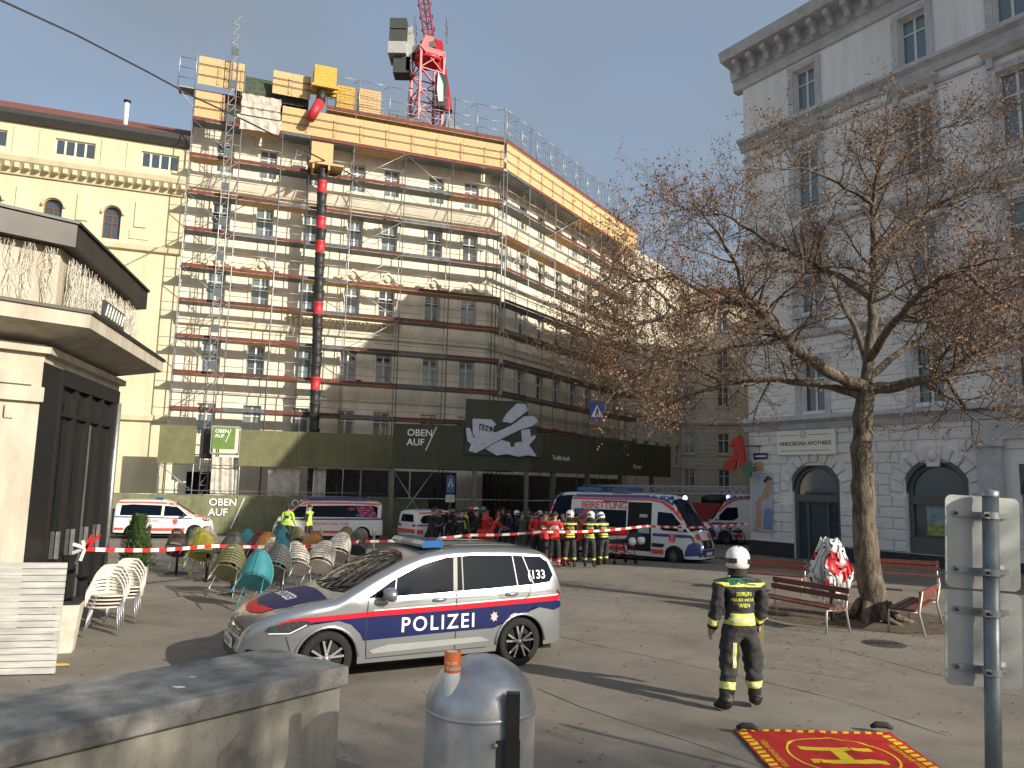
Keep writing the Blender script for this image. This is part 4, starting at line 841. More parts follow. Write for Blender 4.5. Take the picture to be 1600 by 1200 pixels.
def place(px_near, hw, ang, xw, side):
    """root location so that the tyre on `side` at local x = xw touches the given ground point"""
    h = Vector((math.cos(ang), math.sin(ang), 0)); l = Vector((-math.sin(ang), math.cos(ang), 0)); p = px_near-h*xw-l*(hw*(1 if side == 'L' else -1)); p.z = gz(p.x, p.y); return p
# ---- police car -----------------------------------------------------
rwp, fwp = G(810, 1040), G(507, 1072); ang = math.atan2(fwp.y-rwp.y, fwp.x-rwp.x)
pc = thing('police_car', 'silver police van car with red and blue stripes and blue roof light bar', 'police car', place(rwp, .86, ang, 0, 'L'), ang)
tp_ = [(-.76, .70), (-.75, .92), (-.71, 1.12), (-.60, 1.42), (-.50, 1.545), (-.30, 1.595), (.3, 1.635), (.9, 1.64), (1.35, 1.60), (1.70, 1.505), (2.1, 1.335), (2.62, 1.075), (2.72, 1.035), (3.05, .985), (3.38, .905), (3.60, .81), (3.74, .69), (3.80, .56), (3.82, .45)]
wd2 = [(-.76, .70), (-.73, .80), (-.70, .86), (-.4, .905), (.4, .915), (2.0, .915), (2.9, .905), (3.2, .87), (3.5, .78), (3.7, .66), (3.82, .50)]
si2 = [(-.76, .36), (-.7, .30), (-.45, .27), (.4, .24), (2.4, .24), (3.3, .24), (3.7, .24), (3.82, .27)]
c = Car(pc, tp_, wd2, si2, [(0, .335), (2.79, .335)], lambda x: 1.02, .30, .10, .045, p_silver)
SL = 'L'
wl_ = [(2.30, 1.045), (2.02, 1.055), (1.2, 1.075), (.4, 1.10), (-.25, 1.125), (-.50, 1.15), (-.575, 1.24), (-.50, 1.43), (-.38, 1.505), (.0, 1.53), (.7, 1.555), (1.15, 1.53), (1.5, 1.45), (1.95, 1.255)]
for sd_ in 'LR':
    c.decal('window_frame', [(x+(.03 if x > .6 else -.03), z+(.022 if z > 1.2 else -.022)) for x, z in wl_], sd_, p_rim, eps=.003)
    c.decal('side_glass', wl_, sd_, p_glass, eps=.007)
    for pts in ([(1.92, 1.06), (1.88, 1.30)], [(1.04, 1.07), (1.0, 1.55)], [(.92, 1.075), (.90, 1.55)], [(.05, 1.11), (.09, 1.53)], [(-.22, 1.12), (-.08, 1.525)]): c.line(pts, sd_, p_trim if pts[0][0] in (1.04, .92) else p_grey, .06 if pts[0][0] == 1.04 else .018, .010, 'pillar')
    c.decal('blue_stripe', [(3.43, .745), (3.34, .79), (3.27, .80), (2.2, .85), (1.0, .86), (-.1, .88), (-.72, .90), (-.76, .84), (-.66, .77), (-.56, .745), (-.30, .80), (.05, .80), (.28, .74), (.41, .62), (.45, .56), (1.4, .545), (2.33, .525), (2.38, .62), (2.50, .735), (2.66, .79), (2.9, .795), (3.2, .745), (3.3, .71)], sd_, p_blue)
    c.decal('red_stripe', [(3.45, .742), (3.36, .80), (3.2, .845), (2.2, .885), (1.0, .905), (-.1, .935), (-.73, .955), (-.76, .885), (-.1, .868), (1.0, .84), (2.2, .82), (2.9, .80), (3.28, .765)], sd_, p_red, eps=.0055)
    c.decal('white_pinstripe', [(2.2, .888), (1.0, .908), (-.1, .938), (-.73, .958), (-.73, .975), (-.1, .955), (1.0, .925), (2.2, .90)], sd_, m_print, eps=.006)
    for pts in ([(2.28, 1.05), (2.30, .62), (2.28, .30)], [(1.02, 1.06), (1.03, .32)], [(2.28, .30), (.55, .31)], [(-.18, 1.12), (-.12, .96), (.14, .86)], [(2.2, .965), (1.2, .995)], [(1.2, .995), (-.6, 1.03)]): c.line(pts, sd_, p_seam if pts[0][1] != .965 and pts[0][1] != .995 else p_grey, .010 if pts[0][1] not in (.965, .995) else .028, .008)
    c.decal('sill_highlight', [(2.25, .40), (2.0, .455), (.65, .46), (.50, .395), (1.2, .375), (2.2, .355)], sd_, mat('bright_silver', (.52, .53, .54), .3, metal=.6, var=.02, coat=.6), eps=.012)
    c.text('POLIZEI', .265, 1.83 if sd_ == 'L' else .62, .60, sd_, m_print, .009, space=1.22)
    c.text('(133', .17, -.13 if sd_ == 'L' else -.45, 1.20, sd_, m_print, .012)
    em = [(.065*math.cos(a)*(1 if i % 2 else .6), .075*math.sin(a)*(1 if i % 2 else .6)) for i, a in enumerate([math.pi*2*j/14 for j in range(14)])]; c.decal('eagle_emblem', [(.44+x, .715+z) for x, z in em], sd_, mat('emblem_pale', (.5, .42, .42), .6), eps=.009)
    for hx, hz in ((1.28, .985), (.16, 1.01)): 
        q = c.proj(hx, hz, sd_, .02); mb = MB(); mb.smooth = True; mb.lathe([(.001, -.105), (.02, -.09), (.026, 0), (.02, .09), (.001, .105)], 10, M=Matrix.Rotation(R(90), 4, 'Y')); mb.build('door_handle', p_silver, pc, q)
    sg = 1 if sd_ == 'L' else -1; mirror(pc, 2.02, sg*.90, 1.10, p_silver, sg)
    c.decal('head_lamp', [(3.54, .70), (3.44, .655), (3.25, .66), (3.02, .76), (3.0, .80), (3.1, .825), (3.3, .80), (3.5, .745)], sd_, p_lens, eps=.008)
    c.line([(3.30, .63), (3.24, .45), (3.26, .30)], sd_, p_seam, .010, .008); c.line([(3.74, .40), (3.5, .36), (3.28, .34)], sd_, p_grey, .03, .008, 'bumper_crease'); c.decal('bumper_lip', [(3.80, .28), (3.3, .26), (3.3, .31), (3.76, .335)], sd_, p_trim, eps=.008); c.decal('fog_lamp', [(3.74, .42), (3.62, .40), (3.60, .47), (3.72, .48)], sd_, p_trim, eps=.010)
    c.line([(3.5, .67), (3.26, .67), (3.06, .765)], sd_, m_print, .012, .011, 'running_light')
    c.decal('tail_lamp', [(-.62, 1.03), (-.72, 1.05), (-.79, 1.0), (-.81, .90), (-.74, .86), (-.66, .93)], sd_, p_tail, eps=.012)
    rl = MB(); rl.path([c.proj(x, .55*sg, 'T', .03) for x in (1.35, .9, .4, 0, -.35)], .018, 6); rl.build('roof_rail', p_trim, pc)
    mb = MB(); mb.smooth = True
    for wx, wr in c.wheels:
        pts = []
        for i in range(15):
            a = math.pi*(i/14)*1.0; px_, pz_ = wx+math.cos(a)*wr*1.19, wr+math.sin(a)*wr*1.16; q = c.proj(px_, max(pz_, .3), sd_, .004); pts.append(q if q else Vector((px_, sg*.9, pz_)))
        mb.path(pts, .022, 6)
    mb.build('wheel_arch', p_silver, pc)
c.decal('windscreen', [(1.72, -.60), (1.85, -.64), (2.55, -.70), (2.62, -.45), (2.66, 0), (2.62, .45), (2.55, .70), (1.85, .64), (1.72, .60), (1.62, .3), (1.6, 0), (1.62, -.3)], 'T', p_glass, eps=.006)
c.decal('bonnet_panel', [(2.76, -.68), (3.25, -.64), (3.52, -.44), (3.60, 0), (3.52, .44), (3.25, .64), (2.76, .68), (2.73, 0)], 'T', p_blue, eps=.005); c.decal('red_bonnet_edge', [(3.40, -.54), (3.53, -.44), (3.61, -.2), (3.63, 0), (3.61, .2), (3.53, .44), (3.40, .54), (3.50, 0)], 'T', p_red, eps=.008)
me = text_mesh('POLIZEI', .20, space=1.1); c.decal('lettering', None, 'T', m_print, None, .009, me, 9, lambda a, b: (3.06+b, -.42+a)); c.line([(2.7, -.72), (3.4, -.66)], 'T', p_seam, .012); c.line([(2.7, .72), (3.15, .74), (3.42, .62)], 'T', p_seam, .012)
for k in (-.3, .3): mb = MB(); mb.path([c.proj(2.62, k, 'T', .03), c.proj(2.45, k+.35, 'T', .025)], .010, 5); mb.build('wiper', p_trim, pc)
c.decal('grille', [(-.46, .60), (.46, .60), (.44, .70), (0, .725), (-.44, .70)], 'F', p_trim, eps=.008)
for z in (.63, .665): c.line([(-.45, z), (.45, z)], 'F', p_rim, .012, .012, 'grille_bar')
c.decal('lower_grille', [(-.55, .30), (.55, .30), (.5, .42), (-.5, .42)], 'F', p_trim, eps=.008)
q = c.proj(0, .665, 'F', .02); mb = MB(); mb.lathe([(.055, -.01), (.065, 0), (.055, .012), (.045, 0)], 18, M=Matrix.Rotation(R(90), 4, 'Y'), caps=False); mb.beam((0, .035, .03), (0, 0, -.04), .012, .012); mb.beam((0, -.035, .03), (0, 0, -.04), .012, .012); mb.build('badge', p_rim, pc, q)
q = c.proj(0, .49, 'F', .015); pm = MB(); pm.box(0, .012, -.26, .26, -.06, .06); npl = pm.build('number_plate', m_white, pc, q); tm = text_mesh('BP-60329', .10); tm.transform(Matrix.Translation((0.014, -.22, -.035)) @ Matrix(((0, 0, 1, 0), (1, 0, 0, 0), (0, 1, 0, 0), (0, 0, 0, 1)))); tm.materials.append(m_black); inst('lettering', tm, npl)
lb = MB(); lb.smooth = False; bz = 1.70
for i, (y0, y1, m_) in enumerate(((-.60, -.2, 0), (-.2, .2, 1), (.2, .60, 0))): lb.cur = m_; lb.prism([(1.12, bz-.045), (1.42, bz-.045), (1.45, bz), (1.40, bz+.05), (1.14, bz+.055), (1.10, bz)], lambda x, z, d: (x, d, z), y0+.004, y1-.004)
lb.build('light_bar', [p_bl, mat('bar_centre', (.012, .06, .15), .2, var=0)], pc); lb = MB(); lb.box(1.2, 1.34, -.5, .5, 1.62, bz-.047); lb.build('light_bar_foot', p_trim, pc); mb = MB(); mb.tube((-.05, 0, 1.66), (-.12, 0, 1.90), .008, 5); mb.build('antenna', m_black, pc)
c.decal('rear_glass', [(-.55, 1.16), (.55, 1.16), (.5, 1.48), (-.5, 1.48)], 'B', p_glass, eps=.006)
c.add_wheels(.795, .21, .70, 5, p_rim, 0)
# ---- generic van-like ambulances --------------------------------------
def van(name, label, org, ang, dims, text_side, stripes=True, kind='van'):
    t = thing(name, label, 'ambulance', org, ang, 'ambulances on the square'); Lr, WB_, Lf, W, Ht, hood, wsb, wst, rr = dims
    xf = WB_+Lf; top = [(-Lr, Ht*.52), (-Lr+.02, Ht*.8), (-Lr+.10, Ht*.955), (-Lr+.35, Ht*.99), (WB_*.35, Ht), (wst-.35, Ht*.985), (wst, Ht*.93), ((wst*1.2+wsb*.8)/2, (Ht*.93*1.2+hood*1.08*.8)/2), (wsb, hood*1.06), (wsb+.12, hood*1.02), (xf-.32, hood*.92), (xf-.12, hood*.80), (xf-.03, hood*.62), (xf, .45)]
    wid = [(-Lr, W*.93), (-Lr+.15, W*.985), (.3, W), (WB_, W), (xf-.5, W*.95), (xf-.2, W*.80), (xf, W*.60)]
    sil = [(-Lr, .32), (.5, .28), (WB_, .26), (xf, .26)]
    cc = Car(t, top, wid, sil, [(0, rr), (WB_, rr)], lambda x: hood*1.02, .085 if kind != 'car' else .2, .12, .05, p_white); return t, cc
# white transporter ambulance with red roof edge
q = G(565, 846); a_ = R(180+14); hwv = .93
v1, c1 = van('ambulance_van', 'white ambulance van with red stripe and chequered rear window by the fence', place(q, .85, a_, 0, 'L'), a_, (1.0, 3.4, .92, .95, 1.97, 1.08, 4.0, 3.0, .345), 'L')
for sd_ in 'LR':
    c1.decal('window_band', [(2.55, 1.18), (2.45, 1.72), (.9, 1.76), (-.55, 1.76), (-.72, 1.70), (-.72, 1.18)], sd_, p_glass, eps=.005); c1.decal('door_glass', [(3.75, 1.16), (3.1, 1.68), (2.75, 1.70), (2.78, 1.16)], sd_, p_glass, eps=.005)
    c1.decal('red_roof_stripe', [(-.98, 1.79), (.5, 1.84), (2.6, 1.82), (3.0, 1.72), (3.9, 1.17), (4.0, 1.20), (3.15, 1.80), (2.7, 1.905), (.5, 1.92), (-.9, 1.88)], sd_, p_or, eps=.006); c1.decal('blue_belt', [(-.98, 1.06), (3.9, 1.02), (3.9, 1.09), (-.98, 1.16)], sd_, p_dblue, eps=.006); c1.decal('red_sill_stripe', [(.42, .40), (3.0, .40), (3.0, .52), (.42, .52)], sd_, p_or, eps=.006)
    for i in range(5):
        for j in range(4): c1.decal('chequer', [(-.72+i*.21+j*.07, 1.23+j*.125), (-.53+i*.21+j*.07, 1.23+j*.125), (-.47+i*.21+j*.07, 1.335+j*.125), (-.66+i*.21+j*.07, 1.335+j*.125)], sd_, p_or if (i+j) % 2 else p_dblue, eps=.009) if i+j*.3 < 4.2 else None
    for x in (2.62, .75): c1.line([(x, .35), (x, 1.8)], sd_, p_seam, .014)
    c1.text('BERUFSRETTUNG WIEN', .17, 2.5 if sd_ == 'L' else .6, .80, sd_, p_or, .008); c1.text('144', .22, .75 if sd_ == 'L' else .35, 1.52, sd_, p_or, .012); c1.decal('head_lamp', [(4.25, .80), (3.95, .78), (3.85, .95), (4.1, .97), (4.25, .90)], sd_, p_lens, eps=.008)
    c1.decal('tail_lamp', [(-.99, 1.1), (-.9, 1.1), (-.9, 1.75), (-.99, 1.75)], sd_, p_tail, eps=.008); mirror(v1, 3.55, .97 if sd_ == 'L' else -.97, 1.2, p_trim, 1 if sd_ == 'L' else -1, 1.2)
c1.decal('windscreen', [(3.05, -.72), (3.95, -.78), (3.98, 0), (3.95, .78), (3.05, .72), (3.0, 0)], 'T', p_glass, eps=.006); c1.decal('bonnet_stripe', [(4.0, -.7), (4.3, -.6), (4.3, -.3), (4.0, -.35)], 'T', p_or); c1.decal('bonnet_stripe', [(4.0, .7), (4.3, .6), (4.3, .3), (4.0, .35)], 'T', p_or)
mb = MB(); mb.prism([(-.2, 1.99), (2.7, 1.99), (2.6, 2.10), (-.15, 2.09)], lambda x, z, d: (x, d, z), -.62, .62); mb.build('blue_light_bar', p_dblue, v1); c1.add_wheels(.86, .22, .64, 6, p_rim)
# small ambulance, left, half behind the pavilion
q = G(303, 842); a_ = R(19.7)
v2, c2 = van('ambulance_car', 'small white ambulance with red roof edge half hidden behind the pavilion', place(q, .82, a_, 2.75, 'R'), a_, (.85, 2.75, .86, .91, 1.84, 1.04, 2.75, 1.75, .325), 'R')
for sd_ in 'LR':
    c2.decal('side_glass', [(1.2, 1.12), (1.22, 1.60), (-.1, 1.64), (-.55, 1.6), (-.6, 1.12)], sd_, p_glass, eps=.005); c2.decal('door_glass', [(2.42, 1.1), (1.9, 1.54), (1.34, 1.59), (1.32, 1.1)], sd_, p_glass, eps=.005); c2.decal('red_roof_stripe', [(-.8, 1.68), (.3, 1.70), (1.45, 1.66), (1.95, 1.56), (2.62, 1.09), (3.2, 1.0), (3.25, 1.06), (2.75, 1.15), (2.05, 1.64), (1.5, 1.75), (.3, 1.78), (-.8, 1.76)], sd_, p_or, eps=.006)
    c2.decal('blue_belt', [(-.8, 1.02), (2.6, .96), (2.6, 1.0), (-.8, 1.08)], sd_, p_dblue, eps=.006); c2.decal('red_sill_stripe', [(-.8, .42), (-.4, .42), (-.4, .54), (-.8, .54)], sd_, p_or, eps=.006); c2.decal('red_sill_stripe', [(.4, .38), (2.3, .38), (2.3, .52), (.4, .52)], sd_, p_or, eps=.006)
    c2.text('BERUFSRETTUNG\nWIEN', .17, 1.15 if sd_ == 'L' else -.2, .82, sd_, p_or, .008); c2.decal('shield', [(1.95, .95), (1.73, .95), (1.73, .78), (1.84, .66), (1.95, .78)], sd_, p_or, eps=.008); c2.decal('head_lamp', [(3.45, .84), (3.15, .86), (3.0, .98), (3.2, .98), (3.42, .92)], sd_, p_lens, eps=.008); c2.line([(1.27, .35), (1.27, 1.6)], sd_, p_seam, .012); c2.line([(2.45, .4), (2.4, 1.0)], sd_, p_seam, .012); mirror(v2, 2.2, .93 if sd_ == 'L' else -.93, 1.15, p_trim, 1 if sd_ == 'L' else -1)
c2.decal('windscreen', [(1.85, -.66), (2.68, -.74), (2.7, 0), (2.68, .74), (1.85, .66), (1.8, 0)], 'T', p_glass, eps=.006); c2.decal('bonnet_stripe', [(2.8, -.7), (3.3, -.62), (3.35, -.2), (2.85, -.25)], 'T', p_or); mb = MB(); mb.box(.9, 1.2, -.5, .5, 1.87, 1.98); mb.build('blue_light_bar', p_bl, v2); c2.add_wheels(.82, .2, .62, 6, p_rim)
# white estate car with red tail seen from behind, next to the crowd
a_ = R(38); v3, c3 = van('command_car', 'white car with red rear band parked left of the crowd', Vector((-4.35, 38.9, -.4)), a_, (.85, 2.7, .85, .92, 1.62, .95, 2.4, 1.45, .34), 'R', kind='car')
v3['category'] = 'car'; del v3['group']
for sd_ in 'LR': c3.decal('side_glass', [(2.2, 1.0), (1.5, 1.40), (.3, 1.45), (-.45, 1.36), (-.62, 1.15), (-.5, 1.0)], sd_, p_glass, eps=.005); c3.decal('red_roof_stripe', [(-.7, 1.46), (1.3, 1.50), (1.3, 1.56), (-.7, 1.53)], sd_, p_or, eps=.006); c3.decal('blue_belt', [(-.8, .88), (2.6, .84), (2.6, .90), (-.8, .95)], sd_, p_dblue, eps=.006); c3.decal('red_stripe', [(-.8, .5), (-.45, .5), (-.45, .7), (-.8, .7)], sd_, p_or, eps=.006)
c3.decal('rear_glass', [(-.62, 1.06), (.62, 1.06), (.52, 1.42), (-.52, 1.42)], 'B', p_glass, eps=.006); c3.decal('red_rear_band', [(-.8, .52), (.8, .52), (.8, .72), (-.8, .72)], 'B', p_or, eps=.006)
for k in (-1, 1): c3.decal('tail_lamp', [(k*.52, .84), (k*.82, .86), (k*.8, .96), (k*.5, .93)], 'B', p_tail, eps=.009)
c3.add_wheels(.84, .22, .64, 6, p_rim)
# big ambulance with open sliding door
fwq = G(1055, 879); a_ = R(-37)
v4, c4 = van('ambulance_van', 'large high roofed ambulance van with open side door behind the firefighters', place(fwq, .90, a_, 3.67, 'R'), a_, (1.2, 3.67, 1.0, 1.0, 2.68, 1.20, 4.35, 3.45, .35), 'R')
for sd_ in 'LR':
    c4.decal('rear_window_band', [(-1.0, 1.32), (-.95, 2.02), (1.55, 2.02), (1.55, 1.32)], sd_, p_glass, eps=.005)
    for i in range(3):
        for j in range(3): c4.decal('chequer', [(-.95+i*.38-j*.0, 1.80-j*.2), (-.58+i*.38, 1.80-j*.2), (-.50+i*.38, 2.0-j*.2), (-.88+i*.38, 2.0-j*.2)], sd_, p_or if (i+j) % 2 else p_dblue, eps=.008) if i+j < 4 else None
    c4.decal('door_glass', [(4.22, 1.28), (3.55, 1.98), (2.95, 2.02), (2.93, 1.45), (3.2, 1.30)], sd_, p_glass, eps=.005); c4.decal('blue_roof_edge', [(-1.15, 2.50), (2.6, 2.53), (3.2, 2.46), (3.6, 2.25), (3.7, 2.3), (3.3, 2.58), (2.6, 2.66), (-1.1, 2.62)], sd_, p_dblue, eps=.006); c4.decal('red_roof_stripe', [(-1.12, 2.40), (2.6, 2.44), (3.1, 2.36), (3.6, 2.05), (4.35, 1.26), (4.42, 1.30), (3.72, 2.14), (3.2, 2.44), (2.6, 2.52), (-1.12, 2.48)], sd_, p_or, eps=.006)
    c4.decal('blue_belt', [(2.75, 1.06), (4.35, 1.06), (4.35, 1.17), (2.75, 1.18)], sd_, p_dblue, eps=.006); c4.decal('blue_belt', [(-1.15, 1.10), (1.6, 1.10), (1.6, 1.2), (-1.15, 1.2)], sd_, p_dblue, eps=.006); c4.decal('red_sill_stripe', [(-1.1, .42), (-.45, .42), (-.45, .6), (-1.1, .6)], sd_, p_or, eps=.006); c4.decal('red_sill_stripe', [(.45, .40), (1.55, .40), (1.55, .58), (.45, .58)], sd_, p_or, eps=.006); c4.decal('red_sill_stripe', [(2.7, .38), (3.22, .38), (3.22, .56), (2.7, .56)], sd_, p_or, eps=.006); c4.decal('black_rub_strip', [(2.72, .64), (3.2, .64), (3.28, .78), (2.72, .80)], sd_, p_trim, eps=.007)
    c4.decal('shield', [(3.72, 1.17), (3.45, 1.17), (3.45, .95), (3.585, .80), (3.72, .95)], sd_, p_or, eps=.009); c4.decal('shield_cross', [(3.60, 1.17), (3.57, 1.17), (3.57, .80), (3.60, .80)], sd_, m_print, eps=.012)
    c4.decal('head_lamp', [(4.66, .92), (4.4, .92), (4.28, 1.10), (4.45, 1.14), (4.62, 1.08)], sd_, p_lens, eps=.008)
    c4.decal('blue_bumper', [(4.67, .40), (4.1, .36), (4.1, .52), (4.22, .80), (4.4, .90), (4.66, .90)], sd_, p_dblue, eps=.006)
    sg = 1 if sd_ == 'L' else -1; mirror(v4, 4.05, sg*1.02, 1.42, p_white, sg, 1.5)
c4.text('BEIRETTUNG', .40, -.62, 2.06, 'R', p_or, .009, space=.92); c4.text('BEIRETTUNG', .40, 1.4, 2.06, 'L', p_or, .009, space=.92)
c4.decal('side_door_opening', [(1.62, .45), (2.68, .45), (2.68, 2.36), (1.62, 2.36)], 'R', m_dark, eps=.006); mb = MB(); mb.box(0, .5, 0, .3, .0, .5); mb.box(.05, .4, .05, .3, .5, .95); mb.build('interior_seat', mat('seat_white', (.45, .46, .45), .6), v4, c4.proj(2.1, .95, 'R', .01)-Vector((0, -.01, 0)))
mb = MB(); q1, q2 = c4.proj(-.9, 2.05, 'R', .05), c4.proj(.3, 2.05, 'R', .05); mb.beam(c4.proj(.45, 2.37, 'R', .03), c4.proj(1.6, 2.37, 'R', .03), .03, .04); mb.build('door_rail', p_trim, v4)
c4.decal('windscreen', [(3.5, -.74), (4.30, -.84), (4.34, 0), (4.30, .84), (3.5, .74), (3.45, 0)], 'T', p_glass, eps=.006)
for k in (-1, 1): c4.decal('bonnet_stripe', [(4.36, .82*k), (4.62, .62*k), (4.60, .3*k), (4.36, .42*k)], 'T', p_or); c4.decal('blue_roof_front', [(3.0, .85*k), (3.45, .78*k), (3.45, .5*k), (3.0, .6*k)], 'T', p_dblue)
c4.decal('grille', [(-.42, .62), (.42, .62), (.48, .96), (-.48, .96)], 'F', p_trim, eps=.008); c4.decal('blue_bumper', [(-.72, .34), (.72, .34), (.66, .60), (-.66, .60)], 'F', p_dblue, eps=.006); gr = MB(); gr.path([c4.proj(y, z, 'F', .02) for y, z in ((-.5, .98), (-.45, .62), (.45, .62), (.5, .98))], .03, 6); gr.path([c4.proj(0, .80, 'F', .03)+Vector((0, .09*math.cos(i*math.pi/6), .09*math.sin(i*math.pi/6))) for i in range(13)], .012, 5); gr.build('grille_surround', p_rim, v4)
q = c4.proj(0, .45, 'F', .02); mb = MB(); mb.box(0, .015, -.26, .26, -.06, .06); mb.build('number_plate', m_white, v4, q)
mb = MB(); mb.prism([(.7, 2.76), (1.5, 2.76), (1.45, 2.94), (.75, 2.94)], lambda x, z, d: (x, d, z), -.7, .7); mb.build('rear_light_bar', p_bl, v4)
for y in (-.62, .62): mb = MB(); mb.lathe([(.001, 0), (.09, .0), (.09, .08), (.05, .14), (.001, .15)], 12, c4.proj(3.42, y, 'T', -.01), caps=False); mb.build('beacon', p_blon if y > 0 else p_bl, v4)
mb = MB(); mb.lathe([(.001, 0), (.04, .01), (.001, .03)], 8, c4.proj(-.5, .72, 'F', .01), Matrix.Rotation(R(90), 4, 'Y'), caps=False); mb.lathe([(.001, 0), (.03, .01), (.001, .03)], 8, c4.proj(-.3, .96, 'T', .0) if False else c4.proj(4.4, -.15, 'T', .03), caps=False); mb.build('front_flasher', p_blon, v4)
c4.add_wheels(.92, .24, .62, 6, p_grey, R(-14))
# second big ambulance behind the group and third at the street mouth, copies of the first
for (loc, ang2, lab) in ((Vector((4.9, 41.2, -.4)), R(-122), 'ambulance van parked behind the crowd under the walkway'), (Vector((15.6, 43.2, -.4)), R(172), 'ambulance van with red stripe standing at the street mouth by the bicycles')):
    o = copy_tree(v4); o.location = loc; o.rotation_euler = (0, 0, ang2); o['label'] = lab
# turntable ladder fire engine in the street
fe_ = thing('fire_engine', 'red turntable ladder fire engine in the shaded street behind the ambulance', 'fire engine', Vector((9.6, 45.5, -.4)), R(160)); m_fr = mat('fire_red', (.32, .012, .012), .4, coat=.5)
mb = MB(); mb.prism([(3.2, .5), (5.2, .5), (5.25, 1.5), (5.0, 2.7), (3.2, 2.75)], lambda x, z, d: (x, d, z), -1.2, 1.2); cab = mb.build('cab', m_fr, fe_); mb = MB(); mb.box(5.14, 5.2, -1.0, 1.0, 1.55, 2.4, Matrix.Rotation(R(-4), 4, 'Y')); mb.box(3.6, 4.8, 1.2, 1.22, 1.5, 2.4); mb.build('cab_glass', p_glass, cab)
mb = MB(); mb.box(-4, 3.1, -1.2, 1.2, .7, 1.5); mb.box(-3.6, -1.2, -1.15, 1.15, 1.5, 2.2); mb.build('superstructure', m_fr, fe_); mb = MB(); mb.box(-4, 3.1, 1.2, 1.215, .95, 1.15); mb.build('white_stripe', m_white, fe_)
ld = MB()
for y in (-.45, .45):
    for z in (2.75, 3.15): ld.beam((-4.2, y, z), (5.4, y, z-.12), .07, .07)
    for i in range(24): ld.beam((-4.2+i*.4, y, 2.75), (-4.0+i*.4, y, 3.14), .04, .04); ld.beam((-4.0+i*.4, y, 3.14), (-3.8+i*.4, y, 2.75), .04, .04)
for i in range(24): ld.beam((-4.1+i*.4, -.45, 2.75), (-4.1+i*.4, .45, 2.75), .04, .04)
ld.build('ladder', mat('ladder_aluminium', (.40, .41, .40), .4, metal=.6), fe_); mb = MB(); mb.lathe([(.8, 2.2), (.8, 2.5), (.5, 2.7)], 16, (-2.4, 0, 0)); mb.build('turntable', m_black, fe_)
for wx in (4.2, -2.2, -3.3):
    for sg in (1, -1): mb = MB(); mb.lathe([(.2, -.15), (.5, -.15), (.52, 0), (.5, .15), (.2, .15)], 20, M=Matrix.Rotation(R(90), 4, 'X')); mb.build('wheel', m_rubber, fe_, (wx, sg*1.02, .5))
for y in (-.8, .8): mb = MB(); mb.lathe([(.09, 0), (.09, .1), (.04, .16)], 10, (4.6, y, 2.76)); mb.build('beacon', p_bl, fe_)
# bicycles parked by the corner
def bicycle(loc, ang, label, colr):
    t = thing('bicycle', label, 'bicycle', loc, ang, 'bicycles parked at the house corner'); r_ = .34
    for x in (0, 1.05):
        mb = MB(); mb.path([(x+r_*math.cos(a*math.pi/9), 0, r_+r_*math.sin(a*math.pi/9)) for a in range(19)], .02, 5, cap=False); w_ = mb.build('wheel', m_rubber, t)
        mb = MB(); [mb.beam((x, 0, r_), (x+r_*.96*math.cos(a), 0, r_+r_*.96*math.sin(a)), .006, .006) for a in [k*math.pi/6 for k in range(12)]]; mb.build('spokes', m_steel, w_)
    mb = MB(); A, B, C_, D_ = (0, 0, r_), (.42, 0, .30), (.28, 0, .78), (.86, 0, .80)
    for p, q_ in ((A, B), (A, C_), (B, C_), (C_, D_), (B, D_), (D_, (1.05, 0, r_)), (D_, (.83, 0, .98))): mb.tube(p, q_, .018, 6)
    mb.build('frame', colr, t); mb = MB(); mb.path([(.75, -.28, 1.0), (.83, -.1, .99), (.83, .1, .99), (.75, .28, 1.0)], .014, 5); mb.build('handlebar', m_black, t); mb = MB(); mb.prism([(.12, .84), (.40, .86), (.42, .89), (.14, .90)], lambda x, z, d: (x, d, z), -.07, .07); mb.tube((.28, 0, .75), (.28, 0, .85), .012, 5); mb.build('saddle', m_black, t); return t
cw_ = [m_black, mat('bike_blue', (.03, .06, .12), .4), mat('bike_dark', (.05, .05, .05), .4), m_pole]
for i, lab in enumerate(['dark bicycle parked nearest the pharmacy corner', 'second dark bicycle left of the pharmacy corner', 'blue bicycle in the middle of the parked bicycles', 'grey bicycle farthest left among the parked bicycles', 'black bicycle behind the blue parked bicycle']):
    p = G(1158-i*11, 852-i*1.2); bicycle(Vector((p.x, p.y, gz(p.x, p.y))), R(205+random.uniform(-12, 12)), lab, cw_[i % 4])
